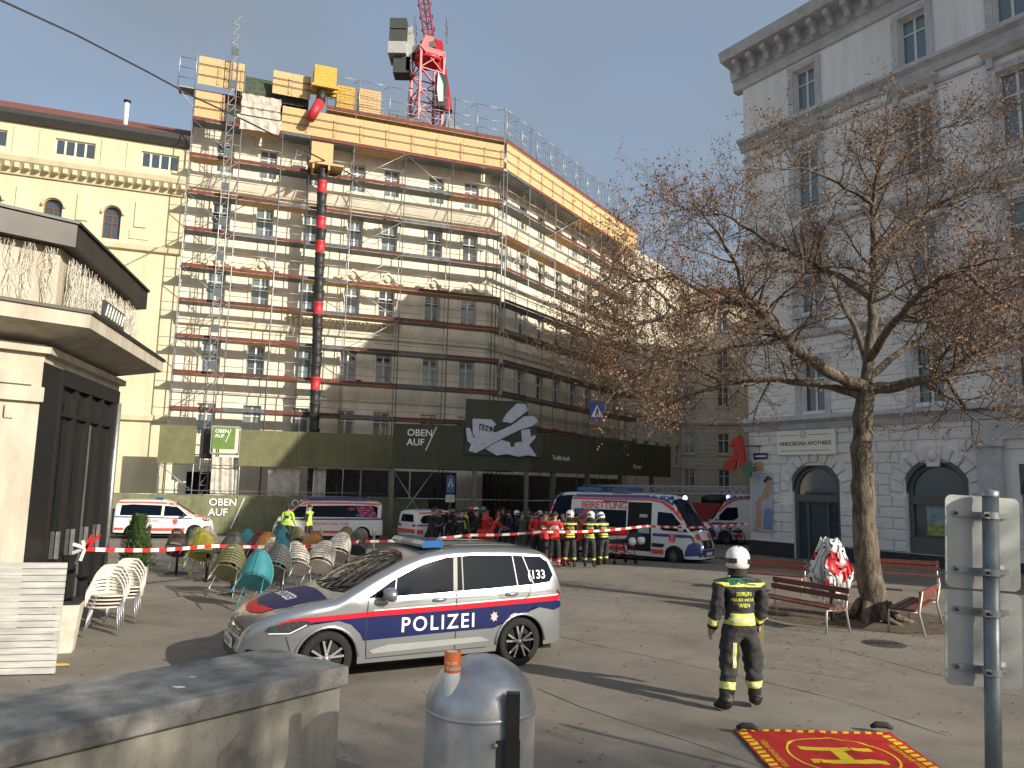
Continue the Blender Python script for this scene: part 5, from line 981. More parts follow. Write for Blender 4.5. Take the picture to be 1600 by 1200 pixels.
# ================================================================== PEOPLE
m_skin = mat('skin', (.45, .26, .18), .6, var=.08, scale=9)
def cloth(name, c, **k): return mat('cloth_'+name, c, k.pop('rough', .85), var=k.pop('var', .22), scale=k.pop('scale', 7), bump=1.0, bscale=13, **k)
k_black = cloth('black', (.022, .022, .024)); k_navy = cloth('navy', (.018, .022, .035)); k_red = cloth('rescue_red', (.62, .035, .03)); k_camo = cloth('camouflage', (.115, .10, .06), col2=(.04, .045, .025), scale=18); k_fire = cloth('fire_black', (.030, .030, .032)); k_hiv = cloth('hi_vis', (.42, .62, .06)); k_jean = cloth('jeans', (.10, .15, .22)); k_gry = cloth('grey', (.16, .165, .17)); k_dk = cloth('dark_brown', (.05, .04, .035))
k_band = mat('reflective_yellow', (.62, .66, .10), .5, var=.12, scale=30); k_silv = mat('reflective_silver', (.50, .50, .47), .4, var=.15, scale=30); k_boot = mat('boot_leather', (.015, .014, .013), .5, var=.2); k_teal = cloth('yoke_green', (.02, .13, .075)); m_hair = mat('dark_hair', (.03, .02, .014), .7, var=.3, scale=40); m_hairb = mat('brown_hair', (.11, .06, .03), .7, var=.3, scale=40); m_helm = mat('helmet_white', (.76, .76, .73), .25, var=.03, coat=.5); m_visor = mat('visor_dark', (.015, .03, .028), .1, var=0, coat=.6); m_helmor = mat('helmet_orange', (.65, .09, .03), .3, var=.03); m_helmtl = mat('helmet_teal', (.08, .25, .24), .3, var=.03)
def person(name, label, loc, face, H=1.80, outfit=None, pose=None, fat=1.0, bands=(), head='hair', group=None, sub=2, feats=True):
    """one continuous skinned body; local +y is the way the person faces"""
    P = dict(armL=(-12, 8, 20), armR=(-12, 8, 20), legL=(3, 0), legR=(-3, 0), lean=0, turn=0, nod=0, side=0); P.update(pose or {}); k = H/1.80; J = {}; E = []; rad = {}
    V = Vector; lean = R(P['lean'])
    def up(z0, dz, y=0): return V((R(P['side'])*dz, math.sin(lean)*dz+y, z0+math.cos(lean)*dz))
    pz = .94-(.0 if abs(P['legL'][0]-P['legR'][0]) < 20 else .03); J['pelvis'] = V((0, 0, pz)); J['waist'] = up(pz, .16); J['chest'] = up(pz, .36, .005); J['collar'] = up(pz, .51); J['neck'] = up(pz, .575, .012)
    tn = R(P['turn']); nd = R(P['nod']); hd = V((math.sin(-tn)*math.sin(nd), math.cos(tn)*math.sin(nd), math.cos(nd))); J['head'] = J['neck']+hd*.105+V((0, .02, 0)); J['crown'] = J['neck']+hd*.225+V((0, .02, 0))
    E += [('pelvis', 'waist', 'hips'), ('waist', 'chest', 'torso'), ('chest', 'collar', 'torso'), ('collar', 'neck', 'neck'), ('neck', 'head', 'head'), ('head', 'crown', 'head')]
    rad.update(pelvis=(.172*fat, .135*fat), waist=(.15*fat, .115*fat), chest=(.165*fat, .122*fat), collar=(.11*fat, .085*fat), neck=(.058, .06), head=(.078, .098), crown=(.062, .075))
    for sgn, s in ((-1, 'L'), (1, 'R')):
        sw, out, bend = P['arm'+s]; sh = J['collar']+V((sgn*.185*fat**.5, 0, -.045)); J['sh'+s] = sh; a = R(sw); o = R(out)
        d = V((sgn*math.sin(o), -math.sin(a)*math.cos(o)*-1 if False else math.sin(a), -math.cos(a)*math.cos(o))); d.normalize(); d = V((d.x, d.y+math.sin(lean)*.3, d.z)).normalized(); el = sh+d*.29; b = R(bend); inn = P.get('in'+s, .15)
        f = V((d.x*math.cos(b)-sgn*inn*math.sin(b), d.y*math.cos(b)+math.sin(b)*abs(d.z), d.z*math.cos(b)+math.sin(b)*max(0, d.y))).normalized(); wr = el+f*.25; J['el'+s] = el; J['wr'+s] = wr; J['ha'+s] = wr+f*.085
        E += [('collar', 'sh'+s, 'torso'), ('sh'+s, 'el'+s, 'uarm'+s), ('el'+s, 'wr'+s, 'farm'+s), ('wr'+s, 'ha'+s, 'hand'+s)]; rad.update({'sh'+s: (.075*fat, .075*fat), 'el'+s: (.055*fat, .055*fat), 'wr'+s: (.040*fat, .042*fat), 'ha'+s: (.022, .038)})
        la, lk = P['leg'+s]; hp = J['pelvis']+V((sgn*.095*fat**.5, 0, -.05)); a = R(la); sp = P.get('spread', .05); kn = hp+V((sgn*sp*.6, math.sin(a)*.43, -math.cos(a)*.43)); b = a-R(lk); an = kn+V((sgn*sp*.4, math.sin(b)*.40, -math.cos(b)*.40)); dz = an.z-.075
        if lk < 8: an.z = .075
        J['hp'+s] = hp; J['kn'+s] = kn; J['an'+s] = an; fo = P.get('toe'+s, 8)*sgn; J['to'+s] = an+V((math.sin(R(fo))*.20, math.cos(R(fo))*.20, -.04)); J['he'+s] = an+V((0, -.05, -.04))
        E += [('pelvis', 'hp'+s, 'hips'), ('hp'+s, 'kn'+s, 'thigh'+s), ('kn'+s, 'an'+s, 'shin'+s), ('an'+s, 'to'+s, 'foot'+s), ('an'+s, 'he'+s, 'foot'+s)]; rad.update({'hp'+s: (.10*fat, .105*fat), 'kn'+s: (.072*fat, .074*fat), 'an'+s: (.052*fat, .058*fat), 'to'+s: (.043, .033), 'he'+s: (.042, .038)})
    names = list(J); ix = {n: i for i, n in enumerate(names)}
    me = bpy.data.meshes.new('sk'); me.from_pydata([J[n]*k for n in names], [(ix[a], ix[b]) for a, b, _ in E], []); o = bpy.data.objects.new('sk', me); COL.objects.link(o)
    md = o.modifiers.new('s', 'SKIN'); md.use_smooth_shade = True; md.branch_smoothing = .6
    for n in names:
        sv = me.skin_vertices[0].data[ix[n]]; sv.radius = (rad[n][0]*k, rad[n][1]*k); sv.use_root = n == 'pelvis'
    sm = o.modifiers.new('u', 'SUBSURF'); sm.levels = sub; sm.render_levels = sub
    bm_me = bpy.data.meshes.new_from_object(o.evaluated_get(bpy.context.evaluated_depsgraph_get())); bpy.data.objects.remove(o)
    b = bmesh.new(); b.from_mesh(bm_me); b.normal_update(); sd0 = Vector((loc[0]*3.1, loc[1]*1.7, 0)); bones = [(J[a]*k, J[c]*k, l) for a, c, l in E]
    for v in b.verts:
        if v.co.z < J['neck'].z*k*.97 and v.co.z > .12:
            q_ = v.co; v.co = q_+v.normal*(.016*noise.noise(Vector((q_.x*8, q_.y*8, q_.z*13))+sd0)+.009*noise.noise(Vector((q_.x*19+q_.z*9, q_.y*19, q_.z*27))+sd0))*fat
    def near(p, only=None):
        best = (9, None, 0)
        for A, B, l in bones:
            if only and l not in only: continue
            ab = B-A; t = max(0, min(1, (p-A).dot(ab)/ab.length_squared)); d = (p-A-ab*t).length
            if l == 'hips' and False: d *= 1
            if d < best[0]: best = (d, l, t)
        return best
    import numpy as np
    nA = np.array([x[0] for x in bones]); nB = np.array([x[1] for x in bones]); nAB = nB-nA; nL2 = (nAB**2).sum(1); nl = [x[2] for x in bones]
    def near_all(fs):
        c = np.array([f.calc_center_median() for f in fs]); t = np.clip(((c[:, None, :]-nA[None])*nAB[None]).sum(2)/nL2[None], 0, 1); d = np.linalg.norm(c[:, None, :]-nA[None]-nAB[None]*t[:, :, None], axis=2); j = d.argmin(1); return [(nl[q], float(t[i, q])) for i, q in enumerate(j)]
    def bone(l): 
        c = [x for x in bones if x[2] == l]; return c[0][0], c[-1][1]
    for (l, t0, t1, mi) in bands:
        if l == 'z':
            for z in (t0, t1): bmesh.ops.bisect_plane(b, geom=[g for g in list(b.faces)+list(b.edges)+list(b.verts)], plane_co=(0, 0, z*k), plane_no=(0, 0, 1))
            continue
        A, B = bone(l); ab = (B-A)
        for t in (t0, t1):
            allf = list(b.faces); fs = [f for f, q in zip(allf, near_all(allf)) if q[0] == l]; es = set(e for f in fs for e in f.edges); vs = set(v for f in fs for v in f.verts); bmesh.ops.bisect_plane(b, geom=fs+list(es)+list(vs), plane_co=A+ab*t, plane_no=ab.normalized())
    of = dict(jacket=k_black, trousers=k_black, shoes=k_boot, sleeve=None, glove=None); of.update(outfit or {}); mats = [m_skin, of['jacket'], of['trousers'], of['shoes'], of['sleeve'] or of['jacket'], of['glove'] or m_skin, k_band, k_silv, of.get('extra', k_teal), m_hair, m_visor]
    hem = of.get('hem', .86)*k
    allf = list(b.faces); lab_ = near_all(allf)
    for f, (l, t) in zip(allf, lab_):
        c = f.calc_center_median(); base = l.rstrip('LR'); mi = {'head': 0, 'neck': 1 if of.get('hood') else 0, 'torso': 1, 'hips': 1, 'uarm': 4, 'farm': 4, 'hand': 5, 'thigh': 2, 'shin': 2, 'foot': 3}[base]
        if base in ('hips', 'thigh'): mi = 1 if c.z > hem else 2
        if base == 'shin' and of.get('boots') and t > .62: mi = 3
        for (bl, t0, t1, m_) in bands:
            if bl == l and t0 <= t <= t1: mi = m_
            if bl == 'z' and t0*k <= c.z <= t1*k and base in ('torso', 'hips', 'thigh', 'neck'): mi = m_
        f.material_index = mi; f.smooth = True
    ex = MB(); ex.smooth = True; hk = k
    hc = (J['head']*.55+J['crown']*.45)*k; Rm = Matrix.Rotation(tn, 3, 'Z')
    if feats:
        W = lambda x, y, z: tuple(hc+Rm @ V((x, y, z))*k)
        ex.cur = 0; ex.path([W(0, .085, .0), W(0, .108, -.028), W(0, .095, -.043)], [.008*k, .015*k, .011*k], 6)
        for s_ in (-1, 1): ex.cur = 0; ex.path([W(s_*.079, -.005, .015), W(s_*.09, -.012, -.005), W(s_*.08, -.004, -.035)], [.012*k, .014*k, .009*k], 6); ex.cur = 9; ex.path([W(s_*.045, .087, .012), W(s_*.022, .095, .012)], .0075*k, 5)
        ex.cur = 9; ex.path([W(-.024, .088, -.068), W(.024, .088, -.068)], .005*k, 5)
    for s_, sg in (('L', -1), ('R', 1)):
        A, B = J['wr'+s_]*k, J['ha'+s_]*k; f = (B-A).normalized(); sd_ = f.cross(V((sg, 0, 0)))
        sd_ = sd_.normalized() if sd_.length > .2 else V((0, 1, 0)); cl = V((-sg, 0, 0))-f*f.dot(V((-sg, 0, 0))); cl = cl.normalized() if cl.length > .1 else V((0, 0, -1)); ex.cur = 5
        for i in range(4):
            a0 = B+sd_*(.028-.0185*i)*k-f*.01; ln = (.068, .078, .072, .056)[i]*k; p1 = a0+(f*.95+cl*.15).normalized()*ln*.5; p2 = p1+(f*.75+cl*.6).normalized()*ln*.45; ex.path([a0, p1, p2], [.0095*k, .0088*k, .0072*k], 6)
        a0 = A+f*.03*k+sd_*.030*k; ex.path([a0, a0+(f*.5+sd_*.75+cl*.3).normalized()*.04*k, a0+(f*.75+sd_*.6+cl*.4).normalized()*.072*k], [.012*k, .011*k, .0085*k], 6)
    em = ex.mesh('x', mats); b.from_mesh(em)
    fm = bpy.data.meshes.new(name); b.to_mesh(fm); 
    for m_ in mats: fm.materials.append(m_)
    ob = inst(name, fm, None, (loc[0], loc[1], gz(loc[0], loc[1])), face); tag(ob, label, 'person', group)
    # headgear and hair as children
    def cap(nm, rx, ry, rz, zc, m_, lo=-.15, yo=-.01, n_=18):
        q = MB(); q.smooth = True; prof = []
        for i in range(9): a = lo+(math.pi/2-lo)*i/8; prof.append((max(.001, math.cos(a)), math.sin(a)))
        q.lathe(prof, n_, M=Matrix.Diagonal((rx, ry, rz, 1)), caps=False); h = q.build(nm, m_, ob, hc+Rm @ V((0, yo*k, zc*k)), tn); h.scale = (k, k, k); h.rotation_euler = (-nd, 0, tn); return h
    if head == 'hair' or head == 'brown': cap('hair', .092, .108, .105, .022, m_hair if head == 'hair' else m_hairb, -.35, -.022)
    elif head == 'bald': pass
    elif head in ('cap', 'redcap'):
        h = cap('cap', .096, .112, .10, .035, k_navy if head == 'cap' else k_red, 0, -.01); q = MB(); q.prism([(.085*math.cos(a), .07+.11*math.sin(a)) for a in [math.pi*i/8 for i in range(9)]], lambda x, y, z: (x, y, z), 0, .012); q.build('cap_peak', k_navy, h)
    elif head == 'hoodie': cap('hood', .115, .125, .135, .01, k_black, -.7, -.03)
    elif head == 'beanie': cap('beanie', .098, .113, .115, .02, k_black, -.05, -.01)
    elif head.startswith('helmet'):
        hm = {'helmet': m_helm, 'helmet_orange': m_helmor, 'helmet_teal': m_helmtl}[head]; q = MB(); q.smooth = True; q.lathe([(.10, -.105), (.128, -.085), (.138, -.03), (.14, .02), (.13, .075), (.10, .122), (.055, .15), (.001, .158)], 28, M=Matrix.Diagonal((1, 1.18, 1, 1)), caps=False); h = q.build('helmet', hm, ob, hc+Rm @ V((0, -.012*k, .01*k)), 0); h.scale = (k, k, k); h.rotation_euler = (-nd, 0, tn)
        q = MB(); q.smooth = True; ns = 20
        for (r0, z0, z1, a0, a1, m_) in ((.1425, -.045, .012, -.35, 2*math.pi-1.3, 0),): 
            vs = []
            for i in range(ns+1):
                a = a0+(a1-a0)*i/ns; vs += [(r0*math.cos(a), 1.18*r0*math.sin(a), z0), ((r0+.001)*math.cos(a), 1.18*(r0+.001)*math.sin(a), z1)]
            q.add(vs, [(2*i, 2*i+2, 2*i+3, 2*i+1) for i in range(ns)])
        q.build('helmet_band', m_visor, h); q = MB(); q.path([(.02, -.13, .10), (.03, -.06, .150), (.03, .05, .157), (.02, .12, .12)], .006, 5); q.path([(-.05, -.135, .08), (-.06, -.05, .138), (-.06, .06, .138)], .005, 5); q.build('helmet_rib', m_visor, h)
        q = MB(); q.smooth = True; q.lathe([(.112, -.10), (.105, -.15), (.12, -.19)], 20, caps=False); q.build('neck_guard', k_black, h)
    b.free(); return ob, J, k
def surf_text(ob, txt, size, x0, z0, m, sgn=-1, eps=.008, **kw):
    """lettering wrapped on the back (sgn -1) or chest (+1) of a body"""
    b = bmesh.new(); b.from_mesh(ob.data); bv = BVHTree.FromBMesh(b); b.free(); me = text_mesh(txt, size, **kw)
    for v in me.vertices:
        a, z = v.co.x, v.co.y; x = x0+(a if sgn < 0 else -a); h = bv.ray_cast(Vector((x, 1.0*sgn, z0+z)), Vector((0, -sgn, 0))); v.co = (h[0]+h[1]*eps) if h[0] else Vector((x, .2*sgn, z0+z))
    me.materials.clear(); me.materials.append(m); return inst('lettering', me, ob)
# firefighter in the foreground, seen from behind
FB = [('z', .955, 1.005, 6), ('z', 1.005, 1.035, 7), ('z', 1.035, 1.085, 6), ('farmL', .45, .58, 6), ('farmL', .58, .66, 7), ('farmL', .66, .78, 6), ('farmR', .45, .58, 6), ('farmR', .58, .66, 7), ('farmR', .66, .78, 6), ('shinL', .36, .43, 6), ('shinL', .43, .49, 7), ('shinL', .49, .56, 6), ('shinR', .36, .43, 6), ('shinR', .43, .49, 7), ('shinR', .49, .56, 6), ('z', 1.385, 1.43, 6)]
ff = G(1158, 1108); fo = dict(jacket=k_fire, trousers=k_fire, shoes=k_boot, hem=.80, hood=True, boots=True)
f1, J1_, kk = person('person', 'firefighter in black turnout gear and white helmet standing with back to camera', ff, R(6), 1.84, fo, dict(armL=(2, 10, 18), armR=(6, 12, 30), legL=(-6, 2), legR=(3, 0), turn=-38, nod=4, spread=.085, toeL=28), 1.50, FB, 'helmet', 'firefighters on the square', 3)
for txt, z in (('BERUFS', 1.315), ('FEUERWEHR', 1.25), ('WIEN', 1.185)): surf_text(f1, txt, .050 if len(txt) > 6 else .06, 0, z, k_band, -1, .006, align='CENTER')
def strip_on(ob, pts, wd, m, sgn, eps=.007, nm='reflective_stripe'):
    b = bmesh.new(); b.from_mesh(ob.data); bv = BVHTree.FromBMesh(b); b.free(); vs = []; n_ = 12
    for (a, c_) in zip(pts[:-1], pts[1:]):
        for i in range(n_+1):
            x, z = a[0]+(c_[0]-a[0])*i/n_, a[1]+(c_[1]-a[1])*i/n_; dx, dz = c_[0]-a[0], c_[1]-a[1]; L_ = math.hypot(dx, dz); nx, nz_2 = -dz/L_, dx/L_
            for q in (-1, 1):
                h = bv.ray_cast(Vector((x+nx*wd/2*q, sgn*1.0, z+nz_2*wd/2*q)), Vector((0, -sgn, 0))); vs.append(h[0]+h[1]*eps if h[0] else Vector((x, .1*sgn, z)))
    q = MB(); q.smooth = True; q.add(vs, [(2*i, 2*i+2, 2*i+3, 2*i+1) for i in range(len(vs)//2-1)]); return q.build(nm, m, ob)
strip_on(f1, [(-.12, .78), (-.135, .50)], .045, k_band, -1); strip_on(f1, [(-.12, .78), (-.135, .50)], .018, k_silv, -1, .009)
strip_on(f1, [(-.16, 1.465), (0, 1.485), (.16, 1.465)], .07, k_teal, -1, .006, 'shoulder_yoke'); 
for sg in (-1, 1): q = MB(); q.smooth = True; q.lathe([(.001, -.10), (.045, -.095), (.055, 0), (.05, .09), (.001, .10)], 10, M=Matrix.Diagonal((.55, 1.2, 1, 1))); q.build('thigh_pocket', k_fire, f1, (sg*.205, -.02, .66))
q = MB(); q.prism([(-.05, 0), (.05, 0), (.06, .22), (-.04, .24)], lambda x, z, d: (x, d, z), -.012, .012); q.build('glove', mat('glove_khaki', (.14, .14, .07), .8), f1, tuple(J1_['haR']*kk+Vector((.01, 0, -.17))))
# firefighters and medics at the ambulance
def at_g(px, py): return G(px, py)
for px, py, lab, rz, pz in ((890, 886, 'firefighter in yellow striped black gear and white helmet left of the pair', R(4), dict(armL=(30, 6, 50), armR=(34, 12, 40), nod=10, turn=-12)), (921, 887, 'firefighter in white helmet bending over the stretcher, left of the two', R(-14), dict(armL=(36, 4, 40), armR=(34, 6, 40), lean=12, nod=22)), (944, 884, 'firefighter in white helmet leaning in beside the stretcher, right of the two', R(28), dict(armL=(40, 4, 30), armR=(25, 10, 30), lean=14, nod=28, legR=(10, 4)))):
    o, J_, k_ = person('person', lab, at_g(px, py), rz, 1.82, fo, pz, 1.15, FB[:1]+FB[2:3]+[('shinL', .40, .54, 6), ('shinR', .40, .54, 6), ('z', 1.36, 1.42, 6), ('farmL', .5, .7, 6), ('farmR', .5, .7, 6)], 'helmet', 'firefighters on the square', 2); surf_text(o, 'FEUER\nWEHR', .09, 0, 1.25, k_band, -1, .008, align='CENTER')
RB = [('shinL', .40, .98, 8), ('shinR', .40, .98, 8), ('shinL', .55, .66, 7), ('shinR', .55, .66, 7), ('uarmL', .45, .6, 7), ('uarmR', .45, .6, 7), ('z', 1.28, 1.34, 7)]
of_r = dict(jacket=k_red, trousers=k_black, shoes=k_boot, hem=.90)
for px, py, lab, rz, pz, hd_, tr in ((850, 884, 'medic in red jacket and dark cap at the left of the medics', R(-55), dict(armL=(20, 5, 70), armR=(18, 8, 60), nod=10), 'cap', k_red), (866, 887, 'medic in red jacket with brown hair seen from behind', R(-8), dict(armL=(26, 8, 50), armR=(26, 8, 50), nod=16), 'brown', k_red), (882, 884, 'medic in red jacket bending towards the ambulance', R(-25), dict(armL=(40, 4, 40), armR=(42, 4, 30), lean=16, nod=24), 'hair', k_black)):
    o, J_, k_ = person('person', lab, at_g(px, py), rz, 1.80, dict(of_r, trousers=k_black, extra=k_red), pz, 1.08, RB, hd_, 'medics in red'); surf_text(o, 'RETTUNG', .07, 0, 1.22, m_print, -1, .008, align='CENTER')
p = G(880, 876); person('person', 'bald man in dark jacket and light jeans behind the medics', p, R(35), 1.84, dict(jacket=k_dk, trousers=k_jean), dict(nod=10, armL=(15, 8, 60)), 1.06, (), 'bald')
# yellow jackets by the fence
hv, J_, k_ = person('person', 'officer in full yellow high visibility jacket near the fence, back turned', G(447, 852), R(-4), 1.84, dict(jacket=k_hiv, trousers=k_black, hem=.88), dict(armL=(5, 14, 25), armR=(5, 14, 25), nod=6), 1.14, [('z', 1.10, 1.15, 7)], 'hoodie', 'officers in yellow'); q = strip_on(hv, [(-.09, 1.28), (.09, 1.28)], .12, k_navy, -1, .01, 'back_panel')
person('person', 'officer in yellow vest over black sleeves standing in profile by the white van', G(481, 850), R(62), 1.84, dict(jacket=k_hiv, sleeve=k_black, trousers=k_black, hem=.84), dict(armL=(12, 6, 70), armR=(14, 8, 65), nod=4), 1.10, [('z', 1.0, 1.05, 7), ('z', 1.2, 1.25, 7)], 'hair', 'officers in yellow')
# crowd between walkway and police car
def crowd(px, Y, lab, rz, of, hd_='hair', H=1.82, pz=None, fat=1.06, bd=()):
    q = at(px, 800, Y); return person('person', lab, (q.x, q.y, 0), rz, H, of, pz or dict(armL=(random.uniform(-10, 35), random.uniform(4, 16), random.uniform(10, 95)), armR=(random.uniform(-10, 35), random.uniform(4, 16), random.uniform(10, 95)), nod=random.uniform(-4, 22), lean=random.uniform(-2, 9), side=random.uniform(-5, 5), turn=random.uniform(-35, 35), legL=(random.uniform(-9, 9), 0), legR=(random.uniform(-9, 9), 0), spread=random.uniform(.03, .10)), fat, bd, hd_, 'people gathered behind the police car', 1)
bk = dict(jacket=k_black, trousers=k_black); nv = dict(jacket=k_navy, trousers=k_navy)
crowd(674, 35.6, 'bareheaded officer in black at the left end of the crowd', R(-35), bk, 'brown'); crowd(689, 36.2, 'officer in black with brown hair second from the left of the crowd', R(150), bk, 'brown', 1.74); crowd(702, 36.8, 'tall officer in black facing the camera near the sign post', R(160), bk, 'hair', 1.92)
o, J_, k_ = crowd(721, 35.2, 'police officer in black with white back lettering', R(-6), bk, 'cap', 1.80); surf_text(o, 'POLIZEI', .11, 0, 1.24, m_print, -1, .01, align='CENTER')
crowd(747, 35.8, 'officer in black cap right of the lettered police officer', R(95), bk, 'cap', 1.82); crowd(778, 36.6, 'man in navy jacket standing behind the red bags', R(-60), nv, 'hair', 1.84); crowd(796, 36.2, 'officer in navy looking down beside the soldier', R(120), nv, 'beanie', 1.80)
crowd(816, 34.0, 'soldier in camouflage uniform right of the officers', R(-20), dict(jacket=k_camo, trousers=k_camo), 'brown', 1.82)
crowd(768, 34.6, 'medic in red jacket stooping over bags in the crowd', R(-70), dict(jacket=k_red, trousers=k_red), 'redcap', 1.72, dict(lean=28, nod=25, armL=(45, 4, 25), armR=(45, 4, 25)), 1.08, [('shinL', .5, .7, 7), ('shinR', .5, .7, 7)])
for px, Y, lab, hd_, of in ((709, 39.0, 'helper in teal helmet half hidden at the back left of the crowd', 'helmet_teal', bk), (735, 39.2, 'helper in orange helmet at the back of the crowd', 'helmet_orange', bk), (741, 38.6, 'helper in white helmet beside the orange helmet', 'helmet', bk), (753, 39.4, 'helper in teal helmet at the back behind the red bags', 'helmet_teal', bk), (730, 37.6, 'helper in yellow vest deep in the crowd', 'hair', dict(jacket=k_hiv, trousers=k_black)), (762, 37.8, 'helper in red and grey at the middle of the crowd', 'redcap', dict(jacket=k_red, trousers=k_gry)), (806, 38.4, 'helper with white helmet behind the soldier', 'helmet', nv), (826, 37.4, 'soldier in camouflage farther back on the right', 'hair', dict(jacket=k_camo, trousers=k_camo)), (834, 36.4, 'person in dark clothes at the right end of the crowd', 'hair', bk), (842, 38.2, 'helper in white helmet near the rear ambulance', 'helmet', nv), (786, 39.0, 'person in dark coat under the walkway', 'hair', bk), (714, 37.9, 'officer in black behind the lettered police officer', 'beanie', bk)):
    crowd(px, Y, lab, R(random.choice((-40, 20, 160, 200, 100))), of, hd_, random.uniform(1.66, 1.90))
rd = dict(jacket=k_red, trousers=k_black, extra=k_red)
for px, Y, lab, hd_, of in ((838, 31.5, 'medic in red jacket half hidden left of the red medics', 'brown', rd), (829, 33.0, 'man in black jacket right of the camouflage soldier', 'hair', bk), (846, 33.5, 'officer in navy between crowd and medics', 'cap', nv), (858, 32.0, 'person in dark jacket behind the capped medic', 'hair', bk), (872, 31.0, 'medic in red seen between the other medics', 'hair', rd), (898, 30.2, 'helper in dark jacket between medics and firefighters', 'hair', bk), (908, 29.0, 'helper in red jacket beside the ambulance window', 'brown', rd), (932, 28.6, 'helper in black between the two bending firefighters', 'hair', bk), (683, 38.4, 'helper in grey jacket behind the left officers', 'hair', dict(jacket=k_gry, trousers=k_black)), (756, 36.0, 'medic in red jacket standing beside the capped officer', 'redcap', rd)): crowd(px, Y, lab, R(random.choice((-30, 20, 170, 200, 60))), of, hd_, random.uniform(1.66, 1.88))
# ---- stretcher with bags and hanging helmets ----------------------------
sq = G(969, 881); st_ = thing('stretcher', 'wheeled ambulance stretcher with dark mattress and red frame', 'stretcher', (sq.x, sq.y, gz(sq.x, sq.y)), R(38)); m_strf = mat('stretcher_red', (.42, .03, .02), .5)
for sx in (-.55, .55):
    for sy in (-.25, .25):
        mb = MB(); mb.tube((sx, sy, .14), (sx*.75, sy, .72), .02, 6); mb.build('leg', m_black, st_); mb = MB(); mb.lathe([(.03, -.02), (.075, -.02), (.075, .02), (.03, .02)], 14, M=Matrix.Rotation(R(90), 4, 'X')); mb.build('castor', m_rubber, st_, (sx, sy, .075))
mb = MB(); [mb.tube((-.95, y, .72), (.95, y, .72), .025, 6) for y in (-.28, .28)]; [mb.tube((x, -.28, .72), (x, .28, .72), .022, 6) for x in (-.95, 0, .95)]; [mb.tube((-.5, y, .3), (.5, y, .62), .016, 6) for y in (-.25, .25)]; [mb.tube((.5, y, .3), (-.5, y, .62), .016, 6) for y in (-.25, .25)]; mb.build('frame', m_strf, st_)
mb = MB(); mb.prism([(-.95, .75), (.55, .75), (.98, 1.02), (.95, 1.10), (.52, .87), (-.95, .86)], lambda x, z, d: (x, d, z), -.27, .27); mb.build('mattress', k_navy, st_); mb = MB(); mb.path([(.2, .33, .85), (.2, .33, 1.0), (-.4, .33, 1.0), (-.4, .33, .85)], .014, 6); mb.build('side_rail', m_steel, st_)
rb_ = MB(); rb_.smooth = True; rb_.prism([(-.34, 0), (.34, 0), (.38, .10), (.34, .26), (-.3, .27), (-.37, .12)], lambda x, z, d: (x, d, z), -.19, .19); tag(rb_.build('medical_bag', k_red, None, (sq.x-.10, sq.y-.05, gz(sq.x, sq.y)+1.02), R(25)), 'red medical bag lying on top of the stretcher', 'bag')
for i, (px, py) in enumerate(((988, 846), (1002, 844))):
    p = at(px, py, sq.y-.45); mb = MB(); mb.smooth = True; mb.lathe([(.10, -.105), (.13, -.085), (.14, 0), (.13, .075), (.07, .145), (.001, .158)], 22, M=Matrix.Rotation(R(150+i*20), 4, 'X') @ Matrix.Diagonal((1, 1.15, 1, 1)), caps=False); h = tag(mb.build('spare_helmet', m_helm, None, p), ('left' if i == 0 else 'right')+' white helmet hanging on the stretcher end by the open door', 'helmet', 'helmets hanging on the stretcher'); mb = MB(); mb.tube((0, 0, 0), (-.05, .2, .3), .012, 5); mb.build('strap', m_black, h); mb = MB(); mb.smooth = True; mb.lathe([(.09, 0), (.095, .01), (.001, .04)], 16, M=Matrix.Rotation(R(150+i*20), 4, 'X') @ Matrix.Translation((0, 0, -.09)), caps=False); mb.build('lining', m_dark, h)
p = at(766, 818, 34.3); mb = MB(); mb.smooth = True; mb.prism([(-.35, 0), (.32, 0), (.38, .15), (.3, .42), (-.3, .44), (-.38, .2)], lambda x, z, d: (x, d, z), -.25, .25); tag(mb.build('medical_bag', k_red, None, (p.x-.2, 34.2, gz(0, 34)+.55), R(10)), 'large red equipment bag carried in the middle of the crowd', 'bag')
# ================================================================== PAVILION
K1 = G(24, 985); K1.z = 0; _k2 = G(156, 925); hA, hB, hC = R(45), math.atan2(_k2.y-K1.y, _k2.x-K1.x), R(160); dv = lambda h: Vector((math.cos(h), math.sin(h), 0)); ou = lambda h: Vector((math.sin(h), -math.cos(h), 0))
KL = Vector((_k2.x-K1.x, _k2.y-K1.y, 0)).length; K2 = K1+dv(hB)*KL; KP = [K1-dv(hA)*7, K1, K2, K2+dv(hC)*6]; KH = [hA, hB, hC]
def koff(d):
    out = [KP[0]+ou(hA)*d]
    for i in (1, 2):
        a, b = ou(KH[i-1]), ou(KH[i]); m = (a+b); out.append(KP[i]+m*(d/(1+a.dot(b))))
    out.append(KP[3]+ou(hC)*d); return out
ki = thing('pavilion', 'pale cafe pavilion with dark roof edge and black glass doors at left', 'pavilion', (0, 0, 0))
def ring(name, d0, d1, z0, z1, m, z0b=None):
    """band between two offsets; z0b = underside height at the inner edge"""
    A, B = koff(d0), koff(d1); zi = z0 if z0b is None else z0b; mb = MB()
    for i in range(3):
        vs = [(A[i].x, A[i].y, zi), (A[i+1].x, A[i+1].y, zi), (B[i+1].x, B[i+1].y, z0), (B[i].x, B[i].y, z0), (A[i].x, A[i].y, z1), (A[i+1].x, A[i+1].y, z1), (B[i+1].x, B[i+1].y, z1), (B[i].x, B[i].y, z1)]
        mb.add(vs, [(0, 3, 2, 1), (4, 5, 6, 7), (3, 7, 6, 2)]+([(0, 4, 7, 3)] if i == 0 else []))
    return mb.build(name, m, ki)
